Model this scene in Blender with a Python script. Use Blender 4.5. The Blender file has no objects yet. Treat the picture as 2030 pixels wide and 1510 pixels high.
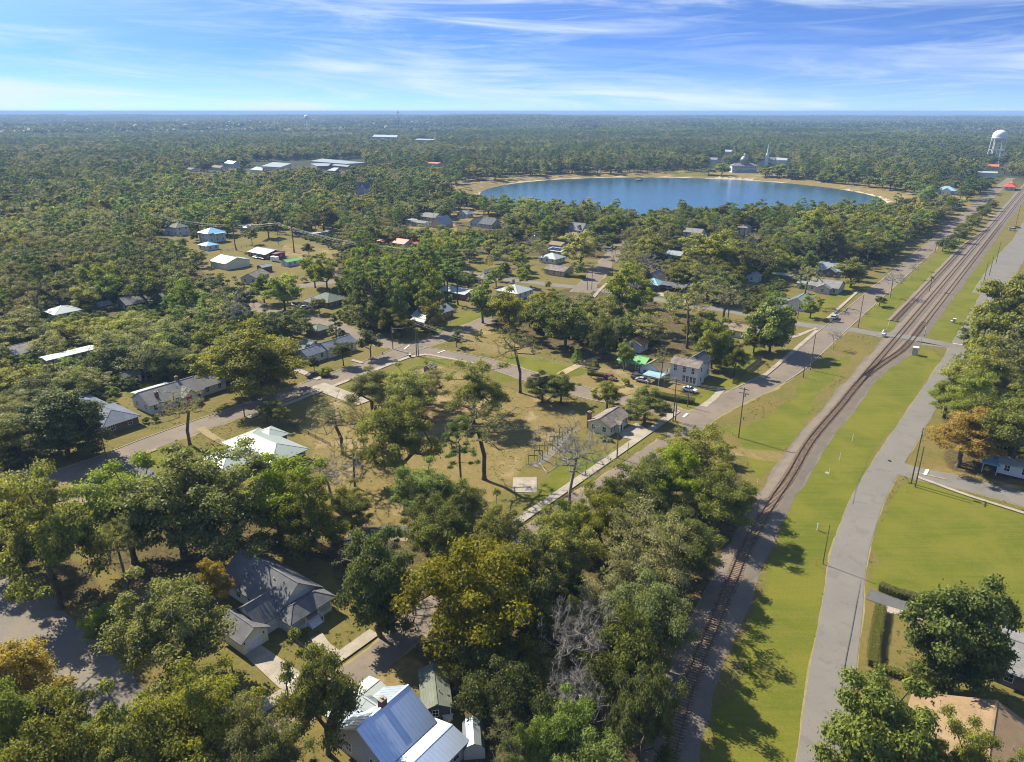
import bpy, math, random
import numpy as np
R = math.radians
sc = bpy.context.scene
COL = sc.collection
# ------------------------------------------------------------------ camera
FPX, CX, CY, CAMH = 1420.0, 1015.0, 755.0, 79.0
PITCH = math.atan(535.0 / FPX)
cam_d = bpy.data.cameras.new('camera')
cam_d.sensor_width = 36.0
cam_d.lens = 36.0 * FPX / 2030.0
cam_d.clip_start = 1.0
cam_d.clip_end = 120000.0
cam = bpy.data.objects.new('camera', cam_d)
COL.objects.link(cam)
cam.location = (0, 0, CAMH)
cam.rotation_euler = (math.pi / 2 - PITCH, 0, 0)
sc.camera = cam
# ------------------------------------------------------------------ sky, sun, exposure
SUN_EL, SUN_AZ = R(42.5), R(-49.5)          # azimuth measured from +Y towards +X
SKYS, SUNS = 0.088, 5.0
w = bpy.data.worlds.new('World'); sc.world = w; w.use_nodes = True
nt = w.node_tree; nt.nodes.clear(); L = nt.links
def N(t, nt=nt, **k):
    n = nt.nodes.new(t)
    for a, v in k.items(): setattr(n, a, v)
    return n
def mth(nt, op, a, b=None, c=None):
    n = nt.nodes.new('ShaderNodeMath'); n.operation = op
    for i, v in enumerate((a, b, c)):
        if v is None: continue
        if isinstance(v, (int, float)): n.inputs[i].default_value = v
        else: nt.links.new(v, n.inputs[i])
    return n.outputs[0]
tc = N('ShaderNodeTexCoord'); sp = N('ShaderNodeSeparateXYZ'); L.new(tc.outputs['Generated'], sp.inputs[0])
zz = mth(nt, 'ADD', mth(nt, 'MULTIPLY', mth(nt, 'MAXIMUM', sp.outputs[2], 0.0), 5.0), 0.05)
cb = N('ShaderNodeCombineXYZ'); L.new(sp.outputs[0], cb.inputs[0]); L.new(sp.outputs[1], cb.inputs[1]); L.new(zz, cb.inputs[2])
nrm = N('ShaderNodeVectorMath', operation='NORMALIZE'); L.new(cb.outputs[0], nrm.inputs[0])
sky = N('ShaderNodeTexSky'); sky.sky_type = 'NISHITA'; sky.sun_disc = False
sky.sun_elevation = SUN_EL; sky.sun_rotation = SUN_AZ; sky.air_density = 1.0; sky.dust_density = 0.6; sky.ozone_density = 3.0
L.new(nrm.outputs[0], sky.inputs[0])
tint = N('ShaderNodeMix', data_type='RGBA', blend_type='MULTIPLY'); tint.inputs[0].default_value = 1.0
L.new(sky.outputs[0], tint.inputs[6]); tint.inputs[7].default_value = (0.42, 0.72, 1.16, 1)
# cirrus: streaks in azimuth / elevation
az = mth(nt, 'ARCTAN2', sp.outputs[0], sp.outputs[1])
el = mth(nt, 'ARCSINE', sp.outputs[2])
def streak(sa, se, tilt, seed, detail=8.0, dist=0.6, rough=.62):
    c = N('ShaderNodeCombineXYZ')
    e2 = mth(nt, 'ADD', el, mth(nt, 'MULTIPLY', az, tilt))
    L.new(mth(nt, 'MULTIPLY', az, sa), c.inputs[0]); L.new(mth(nt, 'MULTIPLY', e2, se), c.inputs[1]); c.inputs[2].default_value = seed
    n = N('ShaderNodeTexNoise'); n.inputs['Scale'].default_value = 1.0; n.inputs['Detail'].default_value = detail
    n.inputs['Roughness'].default_value = rough; n.inputs['Distortion'].default_value = dist
    L.new(c.outputs[0], n.inputs['Vector']); return n.outputs['Fac']
def mr(nt, v, a, b, c, d, smooth=True):
    n = nt.nodes.new('ShaderNodeMapRange'); n.clamp = True
    if smooth: n.interpolation_type = 'SMOOTHSTEP'
    nt.links.new(v, n.inputs[0])
    for i, x in enumerate((a, b, c, d)): n.inputs[i + 1].default_value = x
    return n.outputs[0]
s1 = mr(nt, streak(2.6, 30, 0.05, 3.1, dist=.7), .40, .70, 0, 1)
s2 = mr(nt, streak(5.0, 85, -0.06, 11.7, dist=1.2), .45, .75, 0, .45)
s3 = mr(nt, streak(1.7, 12, 0.0, 23.4, detail=3), .34, .60, .30, 1)
low = mr(nt, el, R(0.1), R(4.0), 0.38, 0.08)
fade = mr(nt, el, R(5.0), R(8.5), 1.0, 0.72)
cl = mth(nt, 'MULTIPLY', mth(nt, 'MULTIPLY', mth(nt, 'MAXIMUM', s1, s2), s3), fade)
cl = mth(nt, 'MINIMUM', mth(nt, 'ADD', mth(nt, 'MULTIPLY', cl, .88), low), 0.9)
mx = N('ShaderNodeMix', data_type='RGBA'); L.new(cl, mx.inputs[0]); L.new(tint.outputs[2], mx.inputs[6])
mx.inputs[7].default_value = (4.6, 5.4, 6.2, 1)
bg = N('ShaderNodeBackground'); bg.inputs[1].default_value = SKYS; L.new(mx.outputs[2], bg.inputs[0])
wo = N('ShaderNodeOutputWorld'); L.new(bg.outputs[0], wo.inputs[0])
sun_d = bpy.data.lights.new('sun', 'SUN'); sun_d.energy = SUNS; sun_d.angle = R(0.5); sun_d.color = (1.0, 0.93, 0.78)
sun = bpy.data.objects.new('sun', sun_d); COL.objects.link(sun); sun.location = (-300, 300, 400)
from mathutils import Vector, Matrix
sdir = Vector((math.sin(SUN_AZ) * math.cos(SUN_EL), math.cos(SUN_AZ) * math.cos(SUN_EL), math.sin(SUN_EL)))
sun.rotation_euler = sdir.to_track_quat('Z', 'Y').to_euler()
vs = sc.view_settings; vs.view_transform = 'Standard'; vs.look = 'None'; vs.gamma = 1; vs.use_curve_mapping = False; vs.exposure = 1.0
cy = sc.cycles
cy.max_bounces = 5; cy.diffuse_bounces = 4; cy.glossy_bounces = 2; cy.transmission_bounces = 3; cy.volume_bounces = 0; cy.transparent_max_bounces = 4
cy.filter_width = 1.05; cy.use_denoising = True; cy.caustics_reflective = False; cy.caustics_refractive = False
try: cy.denoiser = 'OPENIMAGEDENOISE'
except Exception: pass

# ------------------------------------------------------------------ helpers
def W(x, y, z=0.0):
    "world point at height z seen at this pixel of the 2030 px photograph"
    u = (x - CX) / FPX; v = (CY - y) / FPX
    Y = math.cos(PITCH) + v * math.sin(PITCH); Z = -math.sin(PITCH) + v * math.cos(PITCH)
    t = (CAMH - z) / -Z
    return (u * t, Y * t)
def PX(X, Y, z=0.0):
    f = Y * math.cos(PITCH) - (z - CAMH) * math.sin(PITCH)
    up = Y * math.sin(PITCH) + (z - CAMH) * math.cos(PITCH)
    return (CX + FPX * X / f, CY - FPX * up / f, FPX / f)
TA = R(37.0)                                   # the street grid
AX = np.array((math.sin(TA), math.cos(TA)))    # along the railway, away from the camera
BX = np.array((AX[1], -AX[0]))                 # along the cross streets, to the right
def rgb(c): return (c[0], c[1], c[2], 1.0)
def prop(o, label=None, cat=None, group=None, kind=None):
    if label: o['label'] = label
    if cat: o['category'] = cat
    if group: o['group'] = group
    if kind: o['kind'] = kind
    return o
class MB:
    def __init__(s): s.v = []; s.f = []
    def add(s, vs, fs):
        o = len(s.v); s.v += [tuple(p) for p in vs]; s.f += [tuple(i + o for i in q) for q in fs]
    def box(s, x0, y0, z0, x1, y1, z1):
        s.add([(x0,y0,z0),(x1,y0,z0),(x1,y1,z0),(x0,y1,z0),(x0,y0,z1),(x1,y0,z1),(x1,y1,z1),(x0,y1,z1)],
              [(3,2,1,0),(4,5,6,7),(0,1,5,4),(1,2,6,5),(2,3,7,6),(3,0,4,7)])
    def bar(s, p, q, w, h=None):
        "a square bar from p to q"
        h = h or w; p = Vector(p); q = Vector(q); d = (q - p).normalized()
        a = d.cross(Vector((0, 0, 1)));
        if a.length < 1e-3: a = Vector((1, 0, 0))
        a.normalize(); b = a.cross(d).normalized(); a *= w / 2; b *= h / 2
        s.add([p-a-b,p+a-b,p+a+b,p-a+b,q-a-b,q+a-b,q+a+b,q-a+b],[(0,1,2,3),(7,6,5,4),(0,4,5,1),(1,5,6,2),(2,6,7,3),(3,7,4,0)])
    def cyl(s, x, y, z0, z1, r0, r1=None, n=8):
        r1 = r0 if r1 is None else r1
        vs = [(x + r * math.cos(2*math.pi*i/n), y + r * math.sin(2*math.pi*i/n), z) for z, r in ((z0, r0), (z1, r1)) for i in range(n)]
        s.add(vs, [(i, (i+1) % n, n + (i+1) % n, n + i) for i in range(n)] + [tuple(range(n))[::-1], tuple(range(n, 2*n))])
    def lathe(s, x, y, prof, n=16):
        vs = []; fs = []
        for z, r in prof: vs += [(x + r*math.cos(2*math.pi*i/n), y + r*math.sin(2*math.pi*i/n), z) for i in range(n)]
        for k in range(len(prof)-1):
            fs += [(k*n+i, k*n+(i+1) % n, (k+1)*n+(i+1) % n, (k+1)*n+i) for i in range(n)]
        fs += [tuple(range(n))[::-1], tuple(range((len(prof)-1)*n, len(prof)*n))]
        s.add(vs, fs)
    def tube(s, pts, r, n=5):
        pts = [Vector(p) for p in pts]; rs = r if isinstance(r, (list, tuple)) else [r]*len(pts)
        vs = []; fs = []
        for i, p in enumerate(pts):
            d = (pts[min(i+1, len(pts)-1)] - pts[max(i-1, 0)]).normalized()
            a = d.cross(Vector((0.31, 0.17, 0.93)));
            if a.length < 1e-3: a = Vector((1, 0, 0))
            a.normalize(); b = d.cross(a)
            vs += [p + (a*math.cos(2*math.pi*k/n) + b*math.sin(2*math.pi*k/n))*rs[i] for k in range(n)]
        for i in range(len(pts)-1):
            fs += [(i*n+k, i*n+(k+1) % n, (i+1)*n+(k+1) % n, (i+1)*n+k) for k in range(n)]
        fs += [tuple(range(n))[::-1], tuple(range((len(pts)-1)*n, len(pts)*n))]
        s.add(vs, fs)
    def mesh(s, name, mat=None, smooth=False):
        me = bpy.data.meshes.new(name); me.from_pydata(s.v, [], s.f)
        if mat: me.materials.append(mat)
        if smooth: me.shade_smooth()
        return me
    def build(s, name, mat=None, parent=None, smooth=False, **k):
        return link(name, s.mesh(name, mat, smooth), parent, **k)
def link(name, me, parent=None, loc=None, rz=None, **k):
    o = bpy.data.objects.new(name, me); COL.objects.link(o)
    if parent: o.parent = parent
    if loc is not None: o.location = loc
    if rz is not None: o.rotation_euler = (0, 0, rz)
    return prop(o, **k)
def empty(name, loc, rz=0.0, **k):
    o = link(name, None, None, loc, rz, **k); o.empty_display_size = 0.5; return o
def quick_mesh(name, V, F, mat, attrs=()):
    "numpy mesh; F is (n,3) or (n,4)"
    me = bpy.data.meshes.new(name); n, k = F.shape
    me.vertices.add(len(V)); me.vertices.foreach_set('co', np.ascontiguousarray(V, dtype=np.float32).ravel())
    me.loops.add(n*k); me.loops.foreach_set('vertex_index', np.ascontiguousarray(F, dtype=np.int32).ravel())
    me.polygons.add(n); me.polygons.foreach_set('loop_start', np.arange(0, n*k, k, dtype=np.int32))
    me.update(calc_edges=True)
    for nm, typ, arr in attrs:
        a = me.attributes.new(nm, typ, 'POINT')
        a.data.foreach_set('color' if typ == 'FLOAT_COLOR' else 'value', np.ascontiguousarray(arr, dtype=np.float32).ravel())
    if mat: me.materials.append(mat)
    return me
# ------------------------------------------------------------------ materials
def newmat(name):
    m = bpy.data.materials.new(name); m.use_nodes = True; t = m.node_tree
    b = t.nodes['Principled BSDF']; return m, t, b
def noise(t, scale, detail=4, rough=.55, vec=None, dist=0.0):
    n = t.nodes.new('ShaderNodeTexNoise'); n.inputs['Scale'].default_value = scale; n.inputs['Detail'].default_value = detail
    n.inputs['Roughness'].default_value = rough; n.inputs['Distortion'].default_value = dist
    if vec is not None: t.links.new(vec, n.inputs['Vector'])
    return n.outputs['Fac']
def mixc(t, f, a, b, blend='MIX'):
    n = t.nodes.new('ShaderNodeMix'); n.data_type = 'RGBA'; n.blend_type = blend
    if isinstance(f, (int, float)): n.inputs[0].default_value = f
    else: t.links.new(f, n.inputs[0])
    for i, c in ((6, a), (7, b)):
        if isinstance(c, (tuple, list)): n.inputs[i].default_value = rgb(c)
        else: t.links.new(c, n.inputs[i])
    return n.outputs[2]
def wpos(t, scale=None):
    g = t.nodes.new('ShaderNodeNewGeometry')
    if scale is None: return g.outputs['Position']
    m = t.nodes.new('ShaderNodeVectorMath'); m.operation = 'MULTIPLY'; m.inputs[1].default_value = scale
    t.links.new(g.outputs['Position'], m.inputs[0]); return m.outputs[0]
def opos(t): return t.nodes.new('ShaderNodeTexCoord').outputs['Object']
def mat_plain(name, col, rough=.7, metal=0.0, var=.12, scale=1.2, world=False, spec=.4):
    m, t, b = newmat(name)
    v = wpos(t) if world else opos(t)
    f = mr(t, noise(t, scale, 5, .6, v), .3, .7, 0, 1)
    c = mixc(t, f, tuple(x*(1-var) for x in col), tuple(min(1, x*(1+var)) for x in col))
    t.links.new(c, b.inputs['Base Color']); b.inputs['Roughness'].default_value = rough; b.inputs['Metallic'].default_value = metal
    b.inputs['Specular IOR Level'].default_value = spec
    return m
def mat_two(name, c1, c2, c3, s1=.15, s2=3.0, rough=.9, bump=0.0, bs=8.0):
    "mottled ground-like material in world space: large patches c1/c2 with c3 specks"
    m, t, b = newmat(name); v = wpos(t)
    f = mr(t, noise(t, s1, 6, .6, v), .38, .62, 0, 1)
    c = mixc(t, f, c1, c2)
    g = mr(t, noise(t, s2, 5, .7, v), .45, .75, 0, 1)
    c = mixc(t, g, c, c3); t.links.new(c, b.inputs['Base Color'])
    b.inputs['Roughness'].default_value = rough; b.inputs['Specular IOR Level'].default_value = .2
    if bump:
        bp = t.nodes.new('ShaderNodeBump'); bp.inputs['Strength'].default_value = bump; bp.inputs['Distance'].default_value = .1
        t.links.new(noise(t, bs, 4, .7, v), bp.inputs['Height']); t.links.new(bp.outputs[0], b.inputs['Normal'])
    return m
def mat_asphalt(name, base, warm, crack=True):
    m, t, b = newmat(name); v = wpos(t)
    f = mr(t, noise(t, .10, 5, .65, v), .35, .65, 0, 1)
    c = mixc(t, f, base, warm)
    g = noise(t, 6.0, 5, .8, v); c = mixc(t, mr(t, g, .35, .7, 0, .3), c, tuple(x*.6 for x in base))
    # patches and cracks
    vo = t.nodes.new('ShaderNodeTexVoronoi'); vo.feature = 'DISTANCE_TO_EDGE'; vo.inputs['Scale'].default_value = .16
    dv = t.nodes.new('ShaderNodeVectorMath'); dv.operation = 'ADD'
    nn = t.nodes.new('ShaderNodeTexNoise'); nn.inputs['Scale'].default_value = .7; t.links.new(v, nn.inputs['Vector'])
    sc_ = t.nodes.new('ShaderNodeVectorMath'); sc_.operation = 'SCALE'; sc_.inputs['Scale'].default_value = 3.0
    t.links.new(nn.outputs['Color'], sc_.inputs[0]); t.links.new(v, dv.inputs[0]); t.links.new(sc_.outputs[0], dv.inputs[1])
    t.links.new(dv.outputs[0], vo.inputs['Vector'])
    ck = mr(t, vo.outputs['Distance'], 0.002, .012, .22 if crack else .1, 0)
    c = mixc(t, ck, c, tuple(x*.4 for x in base))
    p2 = mr(t, noise(t, .35, 2, .5, wpos(t, (1, 1, 1))), .60, .64, 0, .35)
    c = mixc(t, p2, c, tuple(x*.7 for x in base))
    t.links.new(c, b.inputs['Base Color']); b.inputs['Roughness'].default_value = .9; b.inputs['Specular IOR Level'].default_value = .2
    return m
M = {}
M['asph_tan'] = mat_asphalt('asphalt_old', (.175, .142, .108), (.215, .17, .125))
M['asph'] = mat_asphalt('asphalt_grey', (.172, .157, .136), (.195, .176, .148))
M['asph_dk'] = mat_asphalt('asphalt_dark', (.10, .10, .10), (.13, .125, .115))
M['verge'] = mat_two('sandy_verge', (.26, .195, .10), (.20, .17, .065), (.30, .235, .14), .5, 4)
M['concrete'] = mat_two('concrete_pale', (.36, .31, .24), (.29, .25, .19), (.23, .20, .155), .4, 3)
M['gravel'] = mat_two('lot_gravel', (.165, .148, .125), (.21, .175, .125), (.11, .10, .09), .12, 5, bump=.4, bs=6)
M['ballast'] = mat_two('ballast_stone', (.205, .160, .115), (.165, .140, .11), (.08, .07, .06), .25, 7, bump=.9, bs=9)
M['sand'] = mat_two('pale_sand', (.38, .29, .17), (.32, .23, .12), (.42, .34, .23), .3, 3)
M['beach'] = mat_two('beach_sand', (.46, .39, .28), (.34, .25, .14), (.52, .45, .34), .05, .5)
M['paint_w'] = mat_plain('road_paint_white', (.62, .60, .55), .8, var=.3, scale=3, world=True)
M['paint_y'] = mat_plain('road_paint_yellow', (.45, .33, .10), .8, var=.35, scale=3, world=True)
M['rail'] = mat_plain('rusty_rail', (.09, .045, .03), .5, .3, .3, 2)
M['tie'] = mat_plain('weathered_tie', (.20, .135, .085), .9, 0, .4, 1.5, world=True)
M['bark'] = mat_plain('bark_grey', (.11, .09, .07), .95, 0, .35, 1.0)
M['bark_w'] = mat_plain('bark_pale', (.30, .27, .23), .9, 0, .3, 1.0)
M['bark_p'] = mat_plain('bark_pine', (.15, .10, .07), .95, 0, .35, 1.0)
M['pole'] = mat_plain('weathered_pole_wood', (.12, .095, .07), .9, 0, .25, .6)
M['wire'] = mat_plain('wire_metal', (.20, .19, .15), .5, .3, .05)
M['steel'] = mat_plain('galvanised_steel', (.45, .46, .47), .45, .6, .1)
M['black'] = mat_plain('black_paint', (.02, .02, .022), .5, 0, .1)
M['white'] = mat_plain('white_paint', (.72, .73, .72), .55, 0, .05)

# ground: colour layers by attribute (lawn, dirt, litter, far)
def mat_ground():
    m, t, b = newmat('ground_soil_and_grass'); v = wpos(t)
    at = t.nodes.new('ShaderNodeAttribute'); at.attribute_name = 'cover'
    s = t.nodes.new('ShaderNodeSeparateColor'); t.links.new(at.outputs['Color'], s.inputs[0])
    n1 = noise(t, .07, 7, .62, v, .4); n2 = noise(t, .9, 6, .7, v); n3 = noise(t, 6.0, 4, .7, v)
    base = mixc(t, mr(t, n1, .36, .62, 0, 1), (.175, .135, .038), (.125, .120, .024))
    base = mixc(t, mr(t, n2, .40, .72, 0, .8), base, (.215, .155, .062))
    lawn = mixc(t, mr(t, n1, .38, .62, 0, 1), (.104, .126, .011), (.160, .158, .018))
    lawn = mixc(t, mr(t, noise(t, .22, 8, .75, v, .8), .49, .66, 0, .45), lawn, (.185, .148, .040))
    lawn = mixc(t, mr(t, n3, .5, .8, 0, .5), lawn, (.062, .085, .006))
    vr = t.nodes.new('ShaderNodeMapping'); vr.inputs['Rotation'].default_value = (0, 0, R(-53)); vr.inputs['Scale'].default_value = (.05, 1.1, 1); t.links.new(v, vr.inputs['Vector'])
    lawn = mixc(t, mr(t, noise(t, 1.0, 4, .6, vr.outputs[0]), .42, .62, 0, .30), lawn, (.195, .170, .03))
    lawn = mixc(t, mr(t, noise(t, 3.5, 5, .8, v), .5, .68, 0, .4), lawn, (.065, .085, .008))
    dirt = mixc(t, mr(t, n2, .35, .65, 0, 1), (.245, .172, .072), (.175, .145, .040))
    dirt = mixc(t, mr(t, n1, .52, .64, 0, .7), dirt, (.36, .26, .14))
    lit = mixc(t, mr(t, n2, .38, .62, 0, 1), (.070, .056, .022), (.135, .100, .040))
    lit = mixc(t, mr(t, n3, .5, .75, 0, .7), lit, (.19, .145, .075))
    def w_(o):   # break the painted weight up with noise so that edges are ragged
        return mr(t, mth(t, 'ADD', o, mth(t, 'MULTIPLY', mth(t, 'SUBTRACT', n2, .5), .7)), .35, .65, 0, 1)
    c = mixc(t, w_(s.outputs[0]), base, lawn); c = mixc(t, w_(s.outputs[1]), c, dirt); c = mixc(t, w_(s.outputs[2]), c, lit)
    fn = noise(t, .012, 8, .7, v); fn2 = noise(t, .05, 6, .75, v)
    far = mixc(t, mr(t, fn, .38, .62, 0, 1), (.030, .040, .016), (.055, .058, .022))
    far = mixc(t, mr(t, fn2, .45, .7, 0, .8), far, (.018, .024, .012))
    c = mixc(t, at.outputs['Alpha'], c, far)
    # fine grass relief and colour
    c = mixc(t, mr(t, noise(t, 2.6, 7, .88, v), .36, .64, 0, .48), c, mixc(t, .55, c, (.03, .03, .012)))
    t.links.new(c, b.inputs['Base Color']); b.inputs['Roughness'].default_value = .95; b.inputs['Specular IOR Level'].default_value = .1
    bp = t.nodes.new('ShaderNodeBump'); bp.inputs['Strength'].default_value = .55; bp.inputs['Distance'].default_value = .15
    t.links.new(noise(t, 5.0, 5, .75, v), bp.inputs['Height']); t.links.new(bp.outputs[0], b.inputs['Normal'])
    return m
M['ground'] = mat_ground()
# ------------------------------------------------------------------ plan of the place
def P(*a, z=0.0): return [W(a[i], a[i+1], z) for i in range(0, len(a), 2)]
def smooth(pts, step=2.5):
    p = np.array(pts, float); p = np.vstack([2*p[0]-p[1], p, 2*p[-1]-p[-2]]); out = []
    for i in range(1, len(p)-2):
        n = max(2, int(np.linalg.norm(p[i+1]-p[i]) / step))
        for k in range(n):
            t_ = k/n; a, b_, c, d = p[i-1], p[i], p[i+1], p[i+2]
            out.append(.5*((2*b_) + (c-a)*t_ + (2*a-5*b_+4*c-d)*t_*t_ + (-a+3*b_-3*c+d)*t_**3))
    out.append(p[-2]); return np.array(out)
RAIL = P(1318,1560, 1326,1509, 1350,1411, 1380,1324, 1425.7,1214, 1457,1139, 1469,1110, 1518,1018, 1568.6,941, 1608.6,874, 1665,807, 1705,757)
e0 = np.array(RAIL[-1]); RAIL += [tuple(e0 + AX*d + BX*q) for d, q in ((20, 0.0), (60, 0.0), (150, 0), (260, 0), (420, 0), (620, 0), (1000, 0))]
RAIL2 = [tuple(e0 + AX*d + BX*q) for d, q in ((-6, .1), (8, .5), (24, 2.2), (40, 4.2), (55, 4.8), (90, 4.8), (150, 4.8), (260, 4.8), (420, 4.8), (620, 4.8), (1000, 4.8))]
RAIL3 = [tuple(e0 + AX*d + BX*q) for d, q in ((82, -5.5), (120, -5.3), (160, -5.2), (230, -5.0), (290, -4.9), (330, -3.5), (370, -.9), (386, -.1))]
ROAD_R2B = P(480,1500, 560,1440, 660,1365, 747,1307, 900,1175, 1085,1036, 1155,990, 1256,922, 1362,852, 1400,826)
ROAD_R2 = P(1372,838, 1420,806, 1558,728)
e1 = np.array(W(1558, 735)); ROAD_R2 = ROAD_R2[:-1] + [tuple(e1 + AX*d) for d in (0, 60, 150, 260, 400, 600, 900)]
ROAD_L = P(-60,1010, 20,981, 90,954, 198,919, 285,884, 385,847, 469,818, 560,785, 640,757, 700,735, 760,712, 814,690, 888,664, 940,646, 972,632)
ROAD_C1 = P(450,590, 522,612, 600,630, 650,643, 700,660, 757,678, 814,691, 900,706, 981,724, 1055,748, 1182,784, 1266,799, 1390,834)
ROAD_C2 = P(860,528, 961,547, 1060,560, 1166,572, 1250,584, 1340,600, 1444,616, 1591,643, 1685,653, 1752,665, 1802,675, 1886,686, 1905,690)
ROAD_A2 = P(1150,580, 1159,570, 1180,547, 1203,520, 1235,480, 1262,455, 1290,430)
ROAD_R3 = P(1622,1570, 1632,1509, 1649,1344, 1669,1210, 1681,1110, 1701,1041, 1728,974, 1788,874, 1831,807, 1873,740, 1891,712)
e2 = np.array(W(1891, 712)); ROAD_R3 += [tuple(e2 + AX*d) for d in (30, 80, 160, 300, 500, 800)]
ROAD_R4 = P(1775,925, 1800,933, 1836,942, 1925,962, 2030,990, 2150,1020)
ROADS = [('road', ROAD_L, 8.0, 'asph_tan'), ('road', ROAD_R2, 7.8, 'asph_tan'), ('road', ROAD_R2B, 5.0, 'asph_tan'), ('road', ROAD_C1, 7.6, 'asph_tan'),
         ('road', ROAD_C2, 6.4, 'asph'), ('road', ROAD_A2, 8.5, 'asph_tan'), ('road', ROAD_R3, 6.2, 'asph'), ('road', ROAD_R4, 7.0, 'asph'),
         ('street', P(-60,948, 30,946, 80,957), 7, 'asph'), 
         ('street', P(560,578, 600,567, 668,557, 740,546), 8, 'asph_tan'), ('street', P(690,1078, 742,1055, 825,1056, 900,1080), 4, 'asph_dk'),
         ('street', P(1960,585, 1985,540, 2020,490, 2060,450), 13, 'asph'),
         ('driveway', P(238,908, 268,926, 305,950), 4.2, 'asph_dk'), ('driveway', P(1722,1176, 1760,1190, 1830,1212, 1900,1235), 3.4, 'asph_dk'),
         ('driveway', P(1396,806, 1412,790, 1430,772), 2.2, 'concrete'), ('driveway', P(1540,668, 1570,668, 1620,650), 2.0, 'concrete'),
         ('driveway', P(1109,742, 1159,718, 1189,708), 3, 'sand'), ('driveway', P(1300,581, 1345,592, 1360,606), 5, 'concrete'),
         ('path', P(1340,815, 1330,824, 1210,908, 1065,1008, 1000,1053), 2.2, 'concrete'),
         ('path', P(846,703, 808,709, 740,735, 646,771, 558,805, 489,829), 1.7, 'concrete'),
         ('path', P(628,764, 660,776, 720,800), 5.5, 'concrete'), ('path', P(576,728, 605,740, 634,752), 2.4, 'concrete'),
         ('path', P(697,714, 720,720), 1.4, 'concrete'), ('path', P(846,703, 880,709, 960,724), 1.2, 'concrete'),
         ('path', P(499,1418, 560,1378, 600,1352, 680,1298, 742,1254), 2.2, 'concrete'),
         ('path', P(1227,543, 1206,560, 1189,575, 1176,590), 1.6, 'concrete'), ('path', P(1510,750, 1620,655), 1.3, 'concrete'),
         ('path', P(1640,632, 1700,578), 1.3, 'concrete'), ('path', P(1818,946, 1850,958, 1925,985, 2030,1018), 1.0, 'concrete'),
         ('path', P(628,1262, 645,1285, 672,1303), 2.0, 'concrete'), ('path', P(395,848, 410,860, 450,880, 480,890), 2, 'verge'),
         ('path', P(205,932, 222,925, 310,890), 1.3, 'verge')]
LAKE_C, LAKE_R, LAKE_Z = np.array((168.0, 771.0)), 199.0, -2.2
rng = np.random.default_rng(7)
def in_poly(X, Y, poly):
    poly = np.asarray(poly); inside = np.zeros(np.shape(X), bool); j = len(poly)-1
    for i in range(len(poly)):
        xi, yi = poly[i]; xj, yj = poly[j]
        c = ((yi > Y) != (yj > Y)) & (X < (xj-xi)*(Y-yi)/(yj-yi+1e-12)+xi); inside ^= c; j = i
    return inside
def seg_dist(X, Y, pts):
    d = np.full(np.shape(X), 1e9)
    for a, b in zip(pts[:-1], pts[1:]):
        a = np.asarray(a); ab = np.asarray(b)-a; q = np.clip(((X-a[0])*ab[0]+(Y-a[1])*ab[1])/(ab@ab+1e-9), 0, 1)
        d = np.minimum(d, np.hypot(X-a[0]-q*ab[0], Y-a[1]-q*ab[1]))
    return d
def vnoise(X, Y, s, seed):
    "cheap value noise"
    x = X/s; y = Y/s; xi = np.floor(x).astype(np.int64); yi = np.floor(y).astype(np.int64); fx = x-xi; fy = y-yi
    fx = fx*fx*(3-2*fx); fy = fy*fy*(3-2*fy)
    def h(a, b):
        n = (a*374761393 + b*668265263 + seed*974634777) & 0x7fffffff; n = ((n ^ (n >> 13))*1274126177) & 0x7fffffff
        return ((n ^ (n >> 16)) & 0xffff)/65535.0
    return (h(xi, yi)*(1-fx)+h(xi+1, yi)*fx)*(1-fy)+(h(xi, yi+1)*(1-fx)+h(xi+1, yi+1)*fx)*fy
def terrain_z(X, Y):
    r = np.hypot(X, Y); a = np.clip((r-1300)/1500, 0, 1)
    z = a*(16*(vnoise(X, Y, 900, 3)-.5) + 30*(vnoise(X, Y, 2600, 5)-.45)*np.clip((r-1500)/4000, 0, 1))
    dl = np.hypot(X-LAKE_C[0], Y-LAKE_C[1])-LAKE_R
    basin = np.clip((dl+6)/40, 0, 1)
    return z + (LAKE_Z-2.0)*(1-basin*basin*(3-2*basin))*(dl < 40)
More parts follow.
